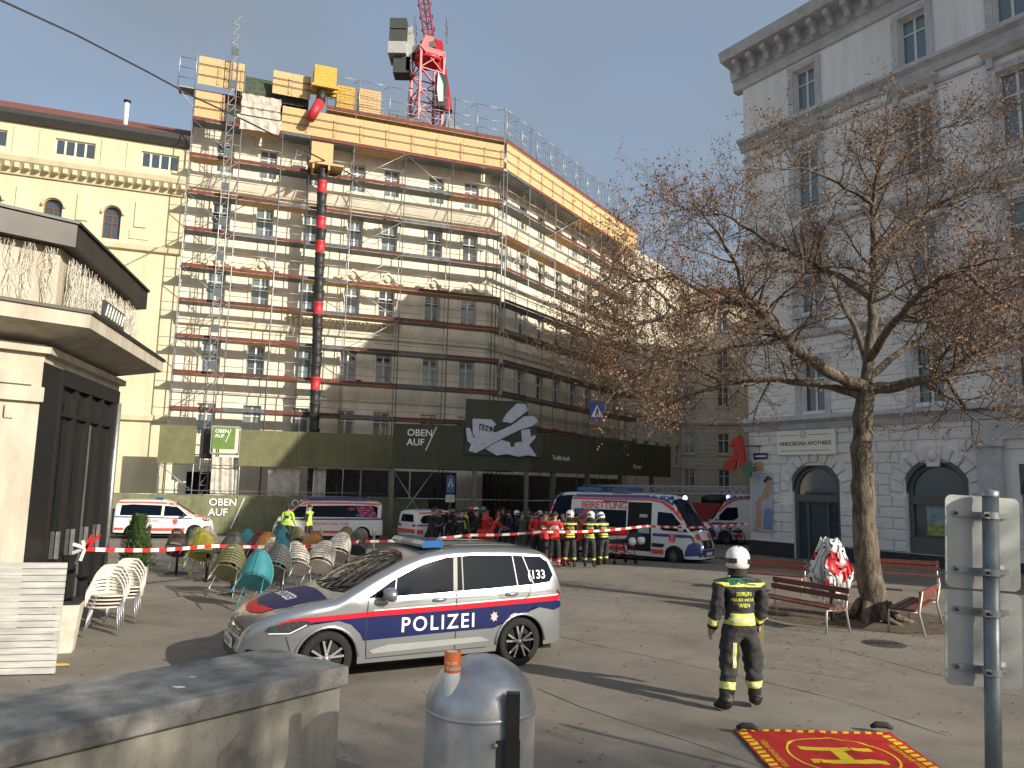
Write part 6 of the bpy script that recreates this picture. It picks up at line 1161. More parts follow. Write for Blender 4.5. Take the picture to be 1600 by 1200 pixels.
m_kpl = mat('pavilion_plaster', (.52, .47, .38), .9, scale=2.2, col2=(.36, .32, .255), bump=.25, stretch=(1.3, 1.3, .35), detail=9, contrast=(.3, .62)); m_kroof = mat('dark_bronze_sheet', (.030, .028, .024), .45, metal=.3, scale=3, var=.2)
oF = koff(.40)[1]; zft, zfb = at(95, 350, oF.y).z, at(95, 386, oF.y).z; oC = koff(.82)[1]; zct, zcb = at(105, 490, oC.y).z, at(105, 512, oC.y).z; zwin = at(100, 566, koff(.05)[1].y).z
ring('roof_fascia', -.5, .40, zfb, zft, m_kroof); ring('roof_edge', -.5, .44, zft, zft+.05, m_black); ring('parapet_wall', -.3, .12, zct-.02, zfb-.002, m_kpl); ring('canopy', -.2, .82, zcb, zct, m_kpl, zcb-.25); ring('canopy_edge', -.1, .86, zct+.002, zct+.06, m_kroof); ring('frieze', -.3, .02, zwin, zcb-.26, m_kpl); ring('frieze_moulding', 0, .14, zcb-.42, zcb-.30, m_kpl)
Mb = Matrix.Translation(K1) @ Matrix.Rotation(hB, 4, 'Z'); Ma = Matrix.Translation(K1) @ Matrix.Rotation(hA, 4, 'Z')          # local x along the wall, -y outwards
def kbox(name, M, a, m, parent=None): mb = MB(); mb.box(*a, M); return mb.build(name, m, parent or ki)
kbox('wall', Ma, (-7, -1.62, 0, .3, 0, zwin-.002), m_black); kbox('corner_pier', Ma, (-1.6, .0, -.05, .35, 0, zwin-.004), m_kpl); kbox('pier_panel', Ma, (-1.3, -.35, -.09, -.052, .8, zwin-1.0), m_kpl); kbox('pier_capital', Ma, (-1.65, .03, -.14, -.053, zwin-.7, zwin-.45), m_kpl); kbox('pier_capital', Ma, (-1.5, -.15, -.12, -.053, zwin-.42, zwin-.2), m_kpl)
for i in range(5): kbox('pier_dentil', Ma, (-1.35+i*.21, -1.22+i*.21, -.125, -.092, zwin-1.0, zwin-.78), m_kpl)
kbox('wall_light', Ma, (-.95, -.55, -.35, -.10, .95, 1.02), m_black)
kbox('dark_jamb', Mb, (.02, .85, -.02, .3, 0, zwin-.004), m_black); kbox('interior', Mb, (.3, KL-.1, .9, 1.0, 0, zwin), m_dark)
fr_ = MB()
kx = [.86+(KL-.4-.86)*i/4 for i in range(5)]
for x in kx: fr_.box(x, x+.11, -.05, .16, 0, zwin-.3, Mb)
fr_.box(.86, KL-.02, -.06, .18, zwin-.298, zwin-.004, Mb); fr_.box(.97, kx[4], -.03, .14, zwin-.85, zwin-.78, Mb); fr_.box(.97, kx[4], -.03, .14, 0, .12, Mb); fr_.box(KL-.28, KL, -.05, .2, 0, zwin-.3, Mb); df = fr_.build('door_frame', m_black, ki)
m_kgl = mat('pavilion_glass', (.010, .012, .013), .04, var=0, spec=.6)
for a, b in zip([x+.11 for x in kx[:-1]], kx[1:]): kbox('door_pane', Mb, (a, b, .05, .065, .122, zwin-.852), m_kgl, df); kbox('door_pane', Mb, (a, b, .05, .065, zwin-.778, zwin-.3), m_kgl, df); kbox('door_handle', Mb, (b-.12, b-.09, -.03, .04, 1.0, 1.5), m_steel, df)
kbox('grey_curtain', Mb, (kx[2]+.15, kx[2]+.5, .03, .045, .13, zwin-.86), m_gry if False else mat('grey_curtain', (.10, .10, .10), .9), df)
kbox('canopy_neon', Mb, (.3, 1.6, -.80, -.75, zct+.06, zct+.42), mat('neon_box', (.05, .055, .06), .5), ki)
for i in range(7): mb = MB(); mb.path([Mb @ Vector((.36+i*.17, -.81, zct+.14)), Mb @ Vector((.43+i*.17, -.82, zct+.36)), Mb @ Vector((.48+i*.17, -.81, zct+.16))], .016, 5); mb.build('neon_letter', m_print, ki)
fl = MB(); rl_ = random.Random(3)
for i in range(1000):
    x = rl_.uniform(.1, KL) if i < 850 else rl_.uniform(-2.6, 0); M_ = Mb if i < 850 else Ma; z = zfb-.05-rl_.uniform(0, .5)*(i < 850); pts = []; ln = rl_.uniform(.5, 1.35); y = -.18-rl_.uniform(0, .12)
    for j in range(6): pts.append(M_ @ Vector((x+rl_.uniform(-.07, .07), y+rl_.uniform(-.03, .03), max(zct+.08, z-ln*j/5))))
    fl.path(pts, .0042, 3, cap=False)
tag(fl.build('fairy_lights', mat('light_string', (.52, .49, .42), .6, var=.4, scale=30), ki), None, kind='stuff')
mb = MB(); mb.path([tuple(koff(.0)[2]+Vector((0.05, 0, 0))+Vector((0, 0, z))) for z in (0, 2, 4.2)], .06, 8); mb.build('downpipe', m_steel, ki)
# ---- things standing along the pavilion --------------------------------
def slat_screen():
    o = G(30, 1054); t = thing('slatted_screen', 'white slatted wooden screen leaning at the left edge', 'screen', (o.x+.28, o.y, 0), R(12)); m_sl = mat('white_slat', (.50, .49, .46), .7, scale=5, var=.2, stretch=(.4, 3, 3))
    for i in range(17): mb = MB(); mb.box(-2.2, .16-.004*i*0, -.02+.012*i*.4, .015+.012*i*.4, .02+i*.082, .092+i*.082); mb.build('slat', m_sl, t)
    for x in (-1.9, -.9, .05): mb = MB(); mb.beam((x, .04, 0), (x, .12, 1.4), .05, .04); mb.build('upright', m_sl, t)
slat_screen()
def pot(name, label, o, w0, w1, h, m, cat='planter'):
    t = thing(name, label, cat, (o.x, o.y, gz(o.x, o.y)), R(20)); mb = MB(); mb.prism([(-w0, 0), (w0, 0), (w1, h), (-w1, h)], lambda x, z, d: (x, d*(w0+(w1-w0)*z/h)/w1, z), -w1, w1); mb.build('pot', m, t); mb = MB(); mb.box(-w1*.9, w1*.9, -w1*.9, w1*.9, h-.03, h+.004); mb.build('soil', m_dark, t); return t
m_pot = mat('pale_pot', (.60, .55, .46), .8, scale=6, var=.15)
pot('planter', 'empty pale stone planter beside the slatted screen', G(98, 1018), .13, .20, .68, m_pot); tp3 = pot('potted_conifer', 'clipped green conifer in a pale pot by the glass doors', G(208, 930), .18, .25, .62, m_pot, 'plant')
lf = MB(); rr_ = random.Random(8); m_thuja = mat('conifer_green', (.06, .115, .02), .8, scale=9, col2=(.025, .06, .012))
for i in range(2600):
    a, zz = rr_.uniform(0, 2*math.pi), rr_.uniform(0, 1); rad_ = (.38*math.sqrt(max(0, 1-(zz*1.05-.25)**2*.9))*(1-.45*zz))*(rr_.random()**.3)*(1+.16*math.sin(a*3+zz*9)); p = Vector((rad_*math.cos(a), rad_*math.sin(a), .58+zz*1.12)); d = Vector((math.cos(a)*.6, math.sin(a)*.6, .9)).normalized()*rr_.uniform(.05, .10); s_ = Vector((-math.sin(a), math.cos(a), rr_.uniform(-.4, .4)))*rr_.uniform(.012, .024); lf.add([p-s_, p+s_, p+d], [(0, 1, 2)])
lf.build('foliage', m_thuja, tp3, fix=False); mb = MB(); mb.tube((0, 0, .5), (0, 0, 1.3), .03, 6); mb.build('stem', m_brownf, tp3)
# chairs ------------------------------------------------------------------
def chair_mesh(kind, m, mleg):
    """kind: slat / solid; returns list of (name, mesh) in chair coordinates, front = +y"""
    out = []; W, D_ = .27, .26
    arc = lambda z, k, r=1.0: [(W*r*math.sin(a)*(1.02-.35*max(0, (z-.6)/.3)**2), -D_*r*math.cos(a)*(1+.35*(z-.45))+.02, z+.03*math.cos(a)) for a in [(-1+2*i/k)*(1.75-1.0*max(0, (z-.45)/.42)**2) for i in range(k+1)]]
    st = MB(); st.prism([(W*.95*math.sin(a), .0+D_*.95*math.cos(a)) for a in [2*math.pi*i/18 for i in range(18)]], lambda x, y, z: (x, y+.02, z+.02*(y*2)**2), .425, .445); out.append(('seat', st.mesh('seat', [m])))
    if kind == 'slat':
        for i in range(7):
            mb = MB(); z = .48+i*.056; A = arc(z, 14); vs = []
            for p in A: vs += [(p[0], p[1], p[2]), (p[0]*1.012, p[1]*1.012, p[2]+.036), (p[0]*.96, p[1]*.96, p[2]), (p[0]*.97, p[1]*.97, p[2]+.036)]
            n_ = len(A); mb.add(vs, [(4*j, 4*j+4, 4*j+5, 4*j+1) for j in range(n_-1)]+[(4*j+2, 4*j+3, 4*j+7, 4*j+6) for j in range(n_-1)]+[(4*j+1, 4*j+5, 4*j+7, 4*j+3) for j in range(n_-1)]); mb.smooth = True; out.append(('slat', mb.mesh('slat', [m])))
    else:
        mb = MB(); mb.smooth = True; rows = [arc(.43+.062*i, 14) for i in range(8)]; n_ = 15; mb.add([p for r_ in rows for p in r_], [(i*n_+j, i*n_+j+1, (i+1)*n_+j+1, (i+1)*n_+j) for i in range(7) for j in range(14)]); me = mb.mesh('shell', [m]); out.append(('shell', me))
    mb = MB(); mb.path(arc(.87, 12, 1.0), .018, 6); mb.path([p_[0] for p_ in [[q_] for q_ in [arc(.44+.06*i, 2)[0] for i in range(8)]]]+[arc(.87, 2)[1]]+[arc(.44+.06*i, 2)[2] for i in range(7, -1, -1)], .015, 6); mb.path([arc(.44+.07*i, 2)[1] for i in range(7)], .014, 5); out.append(('rim', mb.mesh('rim', [m])))
    for sx in (-1, 1):
        for sy, y1 in ((-1, -.27), (1, .27)): mb = MB(); mb.path([(sx*.19, sy*.17, .43), (sx*.25, y1, .0)], [.014, .012], 6); out.append(('leg', mb.mesh('leg', [mleg])))
    return out
CM = {}
def chair(label, loc, rz, kind, m, mleg=None, tilt=0, lift=0, group='cafe chairs tipped against the tables'):
    key = (kind, m.name); CM.setdefault(key, chair_mesh(kind, m, mleg or m)); t = thing('cafe_chair', label, 'chair', (loc[0], loc[1], gz(loc[0], loc[1])+lift), rz, group); t.rotation_mode = 'ZXY'; t.rotation_euler = (tilt, 0, rz)
    for n_, me in CM[key]: inst(n_, me, t)
    return t
q_w = mat('chair_white', (.62, .58, .51), .55, var=.06); q_t = mat('chair_teal', (.03, .185, .215), .45, var=.08); q_o = mat('chair_orange', (.40, .17, .04), .5, var=.1); q_y = mat('chair_yellow', (.40, .35, .04), .5, var=.1); q_ol = mat('chair_olive', (.13, .13, .055), .5, var=.12); q_g = mat('chair_grey', (.075, .078, .072), .45, var=.1); q_r = mat('chair_dark_red', (.22, .025, .035), .5, var=.1); q_c = mat('chair_cream', (.42, .38, .27), .55, var=.08); q_b = mat('chair_brown', (.055, .035, .03), .5, var=.1); q_l = mat('chair_lime', (.30, .31, .10), .5, var=.1); q_dt = mat('chair_deep_teal', (.02, .09, .11), .45, var=.08)
cl = [(385, 958, 'solid', q_t, 'large teal shell chair closest to the police car bonnet', 30), (342, 938, 'slat', q_ol, 'olive slatted chair left of the front teal chair', 200), (418, 938, 'slat', q_g, 'dark grey slatted chair in front of the white chairs', 190), (456, 930, 'slat', q_w, 'white slatted chair in the middle of the chairs, nearest', 170), (492, 926, 'slat', q_w, 'white slatted chair just left of the windscreen', 160), (522, 905, 'slat', q_w, 'white slatted chair seen above the windscreen edge', 175), (303, 905, 'solid', q_y, 'bright yellow shell chair', 20), (295, 893, 'slat', q_l, 'lime green slatted chair behind the yellow chair', 200), (316, 888, 'slat', q_c, 'cream slatted chair behind the lime chair', 200), (262, 893, 'slat', q_b, 'brown slatted chair nearest the conifer', 175), (350, 908, 'slat', q_g, 'grey slatted chair behind the olive chair', 210), (393, 905, 'slat', q_r, 'dark red slatted chair in the middle of the group', 190), (405, 908, 'solid', q_o, 'orange shell chair right of the dark red chair', 190), (419, 916, 'slat', q_w, 'white slatted chair behind the small teal chair', 190), (432, 918, 'solid', q_t, 'small teal shell chair between the white chairs', 170), (477, 900, 'solid', q_o, 'orange shell chair behind the front white chairs', 180), (376, 893, 'solid', q_t, 'teal shell chair in the back row', 190), (428, 880, 'solid', q_dt, 'deep teal shell chair farthest back near the officers', 150), (457, 882, 'slat', q_ol, 'olive slatted chair in the back row behind the orange chair', 180), (532, 880, 'slat', q_ol, 'olive slatted chair at the back right in front of the van', 190), (552, 892, 'slat', q_g, 'dark slatted chair at the right end of the chairs', 200)]
rc = random.Random(5)
for px, py, kd, m, lab, rz in cl: p = G(px, py); chair(lab, p, R(rc.uniform(-45, 35)), kd, m, m_steel if kd == 'slat' else m, R(-rc.uniform(36, 46)), .19).scale = (1.13, 1.13, 1.13)
def table(px, py, lab):
    p = G(px, py); t = thing('cafe_table', lab, 'table', (p.x, p.y, gz(p.x, p.y)), 0, 'cafe tables among the chairs'); mb = MB(); mb.lathe([(.001, .70), (.34, .70), (.35, .715), (.34, .73), (.001, .73)], 24, caps=False); mb.build('table_top', m_black, t); mb = MB(); mb.tube((0, 0, .03), (0, 0, .70), .035, 8); mb.build('column', m_black, t); mb = MB(); [mb.beam((0, 0, .05), (.28*math.cos(a), .28*math.sin(a), .015), .05, .03) for a in (0.4, 1.97, 3.54, 5.11)]; mb.build('foot', m_black, t)
for px, py, lab in ((275, 897, 'black cafe table beside the brown chair'), (322, 908, 'black cafe table between the yellow and olive chairs'), (362, 930, 'black cafe table behind the front teal chair'), (440, 928, 'black cafe table amid the white chairs'), (408, 895, 'black cafe table behind the orange chair'), (500, 905, 'black cafe table near the back orange chair'), (540, 890, 'black cafe table at the right of the seating')): table(px, py, lab)
# stacked white chairs by the doors
for k, (px, py, lb) in enumerate(((158, 990, 'front'), (187, 972, 'rear'))):
    p = G(px, py)
    for i in range(4): chair('white armchair of the '+lb+' stack by the doors, '+('lowest', 'second from below', 'third from below', 'topmost')[i], (p.x+.012*i, p.y+.03*i), R(205), 'slat', q_w, m_steel, R(-2), .055*i, 'white chairs stacked by the pavilion')
# barrier tape -------------------------------------------------------------
tpts = [(133, 858, 14.5), (330, 853, 18), (565, 846, 23.0), (735, 836, 24.0), (845, 831, 24.3), (1010, 822, 27.0), (1168, 818, 31)]
tw = [at(*p) for p in tpts]; m_tr, m_tw = mat('tape_red', (.60, .03, .03), .5, var=.05), mat('tape_white', (.74, .73, .70), .5, var=.04); tb = MB(); sgn_ = 0
for a, b in zip(tw[:-1], tw[1:]):
    n_ = max(2, int((b-a).length/.24))
    for i in range(n_):
        f_ = lambda t: a.lerp(b, t)-Vector((0, 0, .12*math.sin(math.pi*t)*min(1, (b-a).length/8))); p, q = f_(i/n_), f_((i+1)/n_); tb.cur = sgn_ % 2; sgn_ += 1; tb.beam(p, q, .006, .075)
tag(tb.build('barrier_tape', [m_tr, m_tw]), 'red and white barrier tape stretched across the square', 'tape')
kn = MB(); kn.cur = 1; [kn.beam(tw[0]+Vector((0, 0, .02)), tw[0]+Vector((rc.uniform(-.25, .35), rc.uniform(-.1, .1), rc.uniform(-.3, .35))), .006, .06) for _ in range(6)]; kn.cur = 0; [kn.beam(tw[0], tw[0]+Vector((rc.uniform(.1, .3), 0, rc.uniform(.1, .3))), .006, .06) for _ in range(2)]; tag(kn.build('tape_knot', [m_tr, m_tw]), 'loose knot of barrier tape tied to the pavilion door', 'tape')
for px, py, lab in ((236, 862, 'grey bollard left of the brown chair'), (331, 858, 'grey bollard beside the small ambulance front'), (504, 853, 'grey bollard in front of the white van door'), (586, 851, 'grey bollard behind the white van rear'), (735, 855, 'white bollard holding the tape behind the police car')):
    Y = {735: 24.2}.get(px, 30); p = at(px, 800, Y); t = thing('bollard', lab, 'bollard', (p.x, p.y, gz(p.x, p.y)), 0, 'bollards along the square'); mb = MB(); mb.lathe([(.05, 0), (.05, .98), (.045, 1.02), (.02, 1.04)], 12); mb.build('tube', m_white if px == 735 else m_steel, t); mb = MB(); mb.lathe([(.08, 0), (.08, .03), (.055, .04)], 12); mb.build('collar', m_pole, t)
p = at(704, 760, 38.2); t = thing('bus_stop_sign', 'blue and green stop sign on a dark post under the walkway', 'sign', (p.x, 38.2, -.4)); mb = MB(); mb.tube((0, 0, 0), (0, 0, 3.4), .04, 8); mb.build('post', m_pole, t); mb = MB(); mb.box(-.2, .2, -.06, -.03, 2.5, 3.35); mb.build('panel', mat('stop_blue', (.04, .10, .22), .4), t); mb = MB(); mb.path([(-.1, -.065, 2.8), (0, -.065, 3.2), (.1, -.065, 2.8)], .03, 4); mb.build('symbol', m_print, t); mb = MB(); mb.box(-.22, .22, -.07, -.03, 2.05, 2.42); mb.build('timetable', m_net, t)
# ================================================================== FOREGROUND
ZT = 1.36; nN, fF, lN = G(547, 1040, ZT), G(430, 1010, ZT), G(0, 1160, ZT); wdr = (lN-nN); wdr.z = 0; wdr.normalize(); edr = Vector((-wdr.y, wdr.x, 0)); edr = edr if edr.dot(fF-nN) > 0 else -edr; wwd = (fF-nN).dot(edr)
pw = thing('parapet_wall', 'weathered concrete parapet wall in the lower left foreground', 'wall', (nN.x, nN.y, 0)); wm = lambda s, d, z: tuple(wdr*s+edr*d+Vector((0, 0, z)))
def wblock(name, s0, s1, d0, d1, z0, z1, m, bev=.012):
    b = bmesh.new(); vs = [b.verts.new(wm(s, d, z)) for s in (s0, s1) for d in (d0, d1) for z in (z0, z1)]
    for f in [(0, 1, 3, 2), (4, 6, 7, 5), (0, 4, 5, 1), (2, 3, 7, 6), (0, 2, 6, 4), (1, 5, 7, 3)]: b.faces.new([vs[i] for i in f])
    bmesh.ops.recalc_face_normals(b, faces=b.faces); bmesh.ops.bevel(b, geom=list(b.edges), offset=bev, segments=3, affect='EDGES', profile=.6); me = bpy.data.meshes.new(name); b.to_mesh(me); b.free(); me.materials.append(m); return inst(name, me, pw)
m_wallc = mat('wall_concrete', (.40, .375, .31), .9, scale=5, col2=(.24, .225, .185), bump=.3, bscale=50, detail=9, stretch=(1, 1, .35), contrast=(.3, .6)); m_capc = mat('cap_concrete', (.36, .345, .31), .9, scale=4.5, col2=(.15, .148, .138), bump=.55, bscale=38, detail=10)
wblock('cap_stone', 0, 6.2, 0, wwd, ZT-.125, ZT, m_capc, .022); wblock('wall_block', .045, 1.995, .03, wwd-.03, -.1, ZT-.137, m_wallc); wblock('wall_block', 2.0, 6.15, .03, wwd-.03, -.1, ZT-.137, m_wallc)
mb = MB(); o_ = .027; mb.prism([(.30, .83), (.56, .86), (.55, 1.02), (.42, 1.12), (.30, .98)], lambda s, z, d: wm(s+.35, o_-d, z), .0, .003); mb.build('torn_sticker', mat('old_paper', (.26, .245, .21), .9, scale=9, var=.25), pw)
for px, py, s_ in ((278, 1074, .035), (300, 1058, .02)):
    g = G(px, py, ZT+.002); tag(MB().prism([(s_*math.cos(a)*(1+.4*math.sin(3*a)), s_*.5*math.sin(a)) for a in [i*math.pi/5 for i in range(10)]], lambda x, y, z: (x, y, z), 0, .004).build('paper_scrap', m_white, None, g), ('larger' if s_ > .03 else 'smaller')+' white scrap lying on the parapet wall', 'scrap')
# domed litter bin
bY = 4.35; bc = at(753, 1022, bY); zt = bc.z; bn = thing('litter_bin', 'grey domed litter bin with orange cigarette tube in the foreground', 'litter bin', (bc.x, bc.y, 0)); rB = .295; m_bin = mat('bin_grey', (.42, .435, .455), .33, metal=.5, scale=5, var=.22, bump=.06, bscale=9, detail=9)
mb = MB(); mb.lathe([(rB*.96, .25), (rB, .3), (rB, zt-.27)]+[(rB*math.cos(a), zt-.27+.27*math.sin(a)) for a in [math.pi/2*i/9 for i in range(1, 9)]]+[(.001, zt)], 48, caps=False); mb.build('body', m_bin, bn); mb = MB(); mb.lathe([(rB+.001, zt-.285), (rB+.006, zt-.28), (rB+.006, zt-.268), (rB+.001, zt-.262)], 48, caps=False); mb.build('seam_ring', m_bin, bn); mb = MB(); mb.lathe([(.05, 0), (.05, .3), (.2, .3)], 12); mb.build('stand', m_black, bn)
vw = Vector((bc.x, bc.y, 0)).normalized(); rt = Vector((vw.y, -vw.x, 0)); c0 = -vw*rB*.92+rt*.165
mb = MB(); mb.box(-.035, .035, -.03, .03, .5, zt-.13); o = mb.build('hinge_bar', m_black, bn, c0); mb = MB(); mb.box(-.075, .075, -.01, .02, .5, zt-.36); mb.build('lock_plate', mat('plate_dark', (.03, .032, .034), .5), bn, -vw*rB*.93+rt*.13)
for z in (zt-.38, zt-.55): mb = MB(); mb.lathe([(.001, 0), (.012, 0), (.012, .012), (.001, .014)], 8, M=Matrix.Rotation(R(90), 4, 'X')); mb.build('rivet', m_steel, bn, tuple(-vw*rB*.99+rt*(.06+.02)+Vector((0, 0, z))))
ct = at(706, 1075, bY-.18); zt2 = at(706, 1018, bY-.18).z; m_org = mat('orange_band', (.72, .16, .02), .5, var=.04); tb_ = MB(); rT = .042
ctl = Vector((ct.x-bc.x, ct.y-bc.y, 0)); tb_.path([ctl+Vector((.012, .03, ct.z-.16)), ctl+Vector((0, 0, ct.z-.05)), ctl+Vector((0, 0, zt2-.001))], [.012, rT, rT], 20); tb_.build('cigarette_tube', m_white, bn); tb_ = MB(); zb_ = at(706, 1049, bY-.18).z
tb_.lathe([(rT+.002, zb_), (rT+.002, zt2+.002), (rT-.008, zt2+.002), (rT-.008, zt2-.04), (.001, zt2-.04)], 24, ctl, caps=False); ob_ = tb_.build('orange_sleeve', m_org, bn)
for txt, dz in (('rn an', .055), ('Tschick?', .025)):
    me = text_mesh(txt, .028)
    for v in me.vertices: a = v.co.x/(rT+.003)-.75; d = (-vw*math.cos(a)+rt*math.sin(a))*(rT+.0035); v.co = ctl+d+Vector((0, 0, zb_+dz-.012+v.co.y))
    me.materials.clear(); me.materials.append(m_print); inst('lettering', me, ob_)
# traffic sign seen from behind
sY = 4.2; sb_ = at(1552, 1190, sY); sT = at(1548, 775, sY); sg_ = thing('traffic_sign', 'two grey sign plates seen from behind on a post at right', 'sign', (sb_.x-.045*sb_.z, sY, 0), R(-2)); sg_.rotation_euler = (0, R(2.6), R(-2)); rP = .040
m_alu = mat('sign_back_aluminium', (.46, .47, .45), .5, metal=.35, scale=3, var=.12); m_sp = mat('sign_post_green_grey', (.17, .195, .195), .4, metal=.4, scale=8, var=.2)
mb = MB(); mb.tube((0, 0, 0), (0, 0, sT.z+.01), rP, 20); mb.build('post', m_sp, sg_); mb = MB(); mb.lathe([(rP+.002, sT.z), (rP+.003, sT.z+.03), (.001, sT.z+.04)], 20, caps=False); mb.build('post_cap', m_steel, sg_)
def plate(z0, z1, w_):
    mb = MB(); r_ = .035; pts = []
    for cx, cz, a0 in ((w_/2-r_, z1-r_, 0), (-w_/2+r_, z1-r_, 90), (-w_/2+r_, z0+r_, 180), (w_/2-r_, z0+r_, 270)): pts += [(cx+r_*math.cos(R(a0+k*18)), cz+r_*math.sin(R(a0+k*18))) for k in range(6)]
    mb.prism([(x+.005, z) for x, z in pts], lambda x, z, d: (x, d, z), .085, .092); pl_ = mb.build('sign_plate', m_alu, sg_)
    for z in (z0+(z1-z0)*.2, z1-(z1-z0)*.2):
        mb = MB(); mb.box(-.15, .13, .062, .083, z-.014, z+.014); mb.lathe([(rP+.005, z-.018), (rP+.005, z+.018)], 20, caps=False); mb.box(-.058, -.03, -.045, -.01, z-.016, z+.016); cl_ = mb.build('clamp', m_steel, sg_); mb = MB(); mb.lathe([(.001, 0), (.010, 0), (.010, .012), (.001, .014)], 8, (-.045, -.048, z), Matrix.Rotation(R(90), 4, 'X')); mb.lathe([(.001, 0), (.008, 0), (.008, .01), (.001, .012)], 8, (-.15, .058, z), Matrix.Rotation(R(90), 4, 'X')); mb.build('bolt', m_black, cl_)
    mb = MB(); mb.box(.055, .115, .080, .0835, z0+.10, z0+.135); mb.build('sticker', m_print, pl_)
zz = [at(1530, y, sY).z for y in (775, 923, 927, 1079)]; plate(zz[1], zz[0], .40); plate(zz[3], zz[2], .405)
# a second post just outside the frame whose shadow crosses the asphalt
t = thing('sign_post', 'slender grey post standing just outside the right edge of the view', 'post', (5.96, 4.7, 0)); mb = MB(); mb.tube((0, 0, 0), (0, 0, 3.0), .038, 12); mb.build('tube', m_sp, t); mb = MB(); mb.lathe([(.12, 0), (.12, .02), (.05, .05)], 14); mb.build('base', m_pole, t)
# helicopter landing sheet
TX0, TX1, TY0, TY1 = 2.45, 4.12, 7.0, 8.62; tm = MB(); tm.smooth = True; nx, ny = 34, 36
tz = lambda x, y: .022+.016*max(0, noise.noise(Vector((x*1.9, y*1.3, 2))))+.020*max(0, 1-abs((x-2.98)+(y-7.7)*.35)/.05)*.8+.018*max(0, 1-abs((x-3.5)+(y-7.7)*.22)/.05)+.012*max(0, 1-abs((y-8.2)-(x-3.2)*.06)/.05)
tx = lambda i, j: (TX0+(TX1-TX0)*i/nx-.05*(1-j/ny)*(1 if i == nx else 0)+.02*noise.noise(Vector((j*.3, i*.2, 0))), TY0+(TY1-TY0)*j/ny+.03*noise.noise(Vector((i*.25, 3, 0))))
tm.add([(*tx(i, j), tz(*tx(i, j))) for j in range(ny+1) for i in range(nx+1)], [(j*(nx+1)+i, j*(nx+1)+i+1, (j+1)*(nx+1)+i+1, (j+1)*(nx+1)+i) for j in range(ny) for i in range(nx)])
hs = thing('landing_sheet', 'crumpled red sheet with yellow H and striped border on the ground', 'sheet', (0, 0, 0)); m_hs = mat('sheet_red', (.46, .018, .014), .6, scale=6, var=.12, bump=.2, bscale=14); m_hy = mat('sheet_yellow', (.78, .55, .02), .6, var=.06)
sh = tm.build('sheet', m_hs, hs); b = bmesh.new(); b.from_mesh(sh.data); hb_ = BVHTree.FromBMesh(b); b.free()
def on_sheet(name, poly, m, eps=.003, me=None, tf=None):
    b = bmesh.new()
    if me is None: b.faces.new([b.verts.new((x, y, 0)) for x, y in poly]); bmesh.ops.triangulate(b, faces=b.faces)
    else:
        b.from_mesh(me)
        for v in b.verts: v.co.x, v.co.y = tf(v.co.x, v.co.y)
    for _ in range(5):
        es = [e for e in b.edges if e.calc_length() > .06]
        if not es: break
        bmesh.ops.subdivide_edges(b, edges=es, cuts=1); bmesh.ops.triangulate(b, faces=[f for f in b.faces if len(f.verts) > 3])
    for v in b.verts:
        h = hb_.ray_cast(Vector((v.co.x, v.co.y, 2)), Vector((0, 0, -1))); v.co.z = (h[0].z if h[0] else .03)+eps
    me2 = bpy.data.meshes.new(name); b.to_mesh(me2); b.free(); me2.materials.append(m); return inst(name, me2, sh)
cx, cy = 3.28, 7.83
for y in (cy-.22, cy+.13): on_sheet('yellow_bar', [(cx-.36, y), (cx+.36, y), (cx+.36, y+.10), (cx-.36, y+.10)], m_hy)
on_sheet('yellow_bar', [(cx-.065, cy-.119), (cx+.065, cy-.119), (cx+.065, cy+.129), (cx-.065, cy+.129)], m_hy)
for i in range(40):
    a0, a1 = 2*math.pi*i/40, 2*math.pi*(i+1)/40; on_sheet('ring', [(cx+.52*math.cos(a0), cy+.52*math.sin(a0)), (cx+.52*math.cos(a1), cy+.52*math.sin(a1)), (cx+.495*math.cos(a1), cy+.495*math.sin(a1)), (cx+.495*math.cos(a0), cy+.495*math.sin(a0))], m_hy, .004) if i % 4 == 0 or True else None
for i in range(13):
    f = i/13; x = TX0+.04+(TX1-TX0-.1)*f; on_sheet('border_dash', [(x, TY1-.10), (x+.065, TY1-.10), (x+.095, TY1-.02), (x+.03, TY1-.02)], m_hy); y = TY0+.05+(TY1-TY0-.15)*f
    for xx in (TX0+.02, TX1-.15): on_sheet('border_dash', [(xx, y), (xx+.09, y+.03), (xx+.09, y+.10), (xx, y+.07)], m_hy)
for txt, x, rot in (('FEUERWEHR WIEN', TX0+.20, 1), ('FEUERWEHR WIEN', TX1-.24, -1)): on_sheet('lettering', None, m_hy, .005, text_mesh(txt, .085, font_bold=False), lambda a, b_, x=x, rot=rot: (x+b_*rot*-1, cy+(.35-a if rot < 0 else -.35+a)*1.0))
for px, py, lb in ((1378, 1146, 'right'), (1168, 1148, 'left')): p = G(px, py); mb = MB(); mb.smooth = True; mb.path([(-.11, 0, .03), (-.05, .01, .055), (.05, .01, .055), (.11, 0, .03)], [.02, .035, .035, .02], 8); tag(mb.build('weight_bag', k_black, None, (p.x, p.y, .03), R(-12)), 'black weight bag on the '+lb+' far corner of the red sheet', 'weight')
mp_ = G(1381, 1006); mh = thing('manhole_cover', 'round dark manhole cover in the asphalt by the tree', 'manhole', (mp_.x, mp_.y, .002)); mb = MB(); mb.lathe([(.001, .006), (.34, .006), (.36, .0)], 30, caps=False); mb.build('lid', mat('cast_iron', (.05, .047, .042), .6, scale=30, var=.4, bump=.6, bscale=45), mh); mb = MB(); [mb.box(-.3+k*.1, -.25+k*.1, -.04, .04, .007, .016) for k in range(6)]; mb.build('grip_bars', m_black, mh)
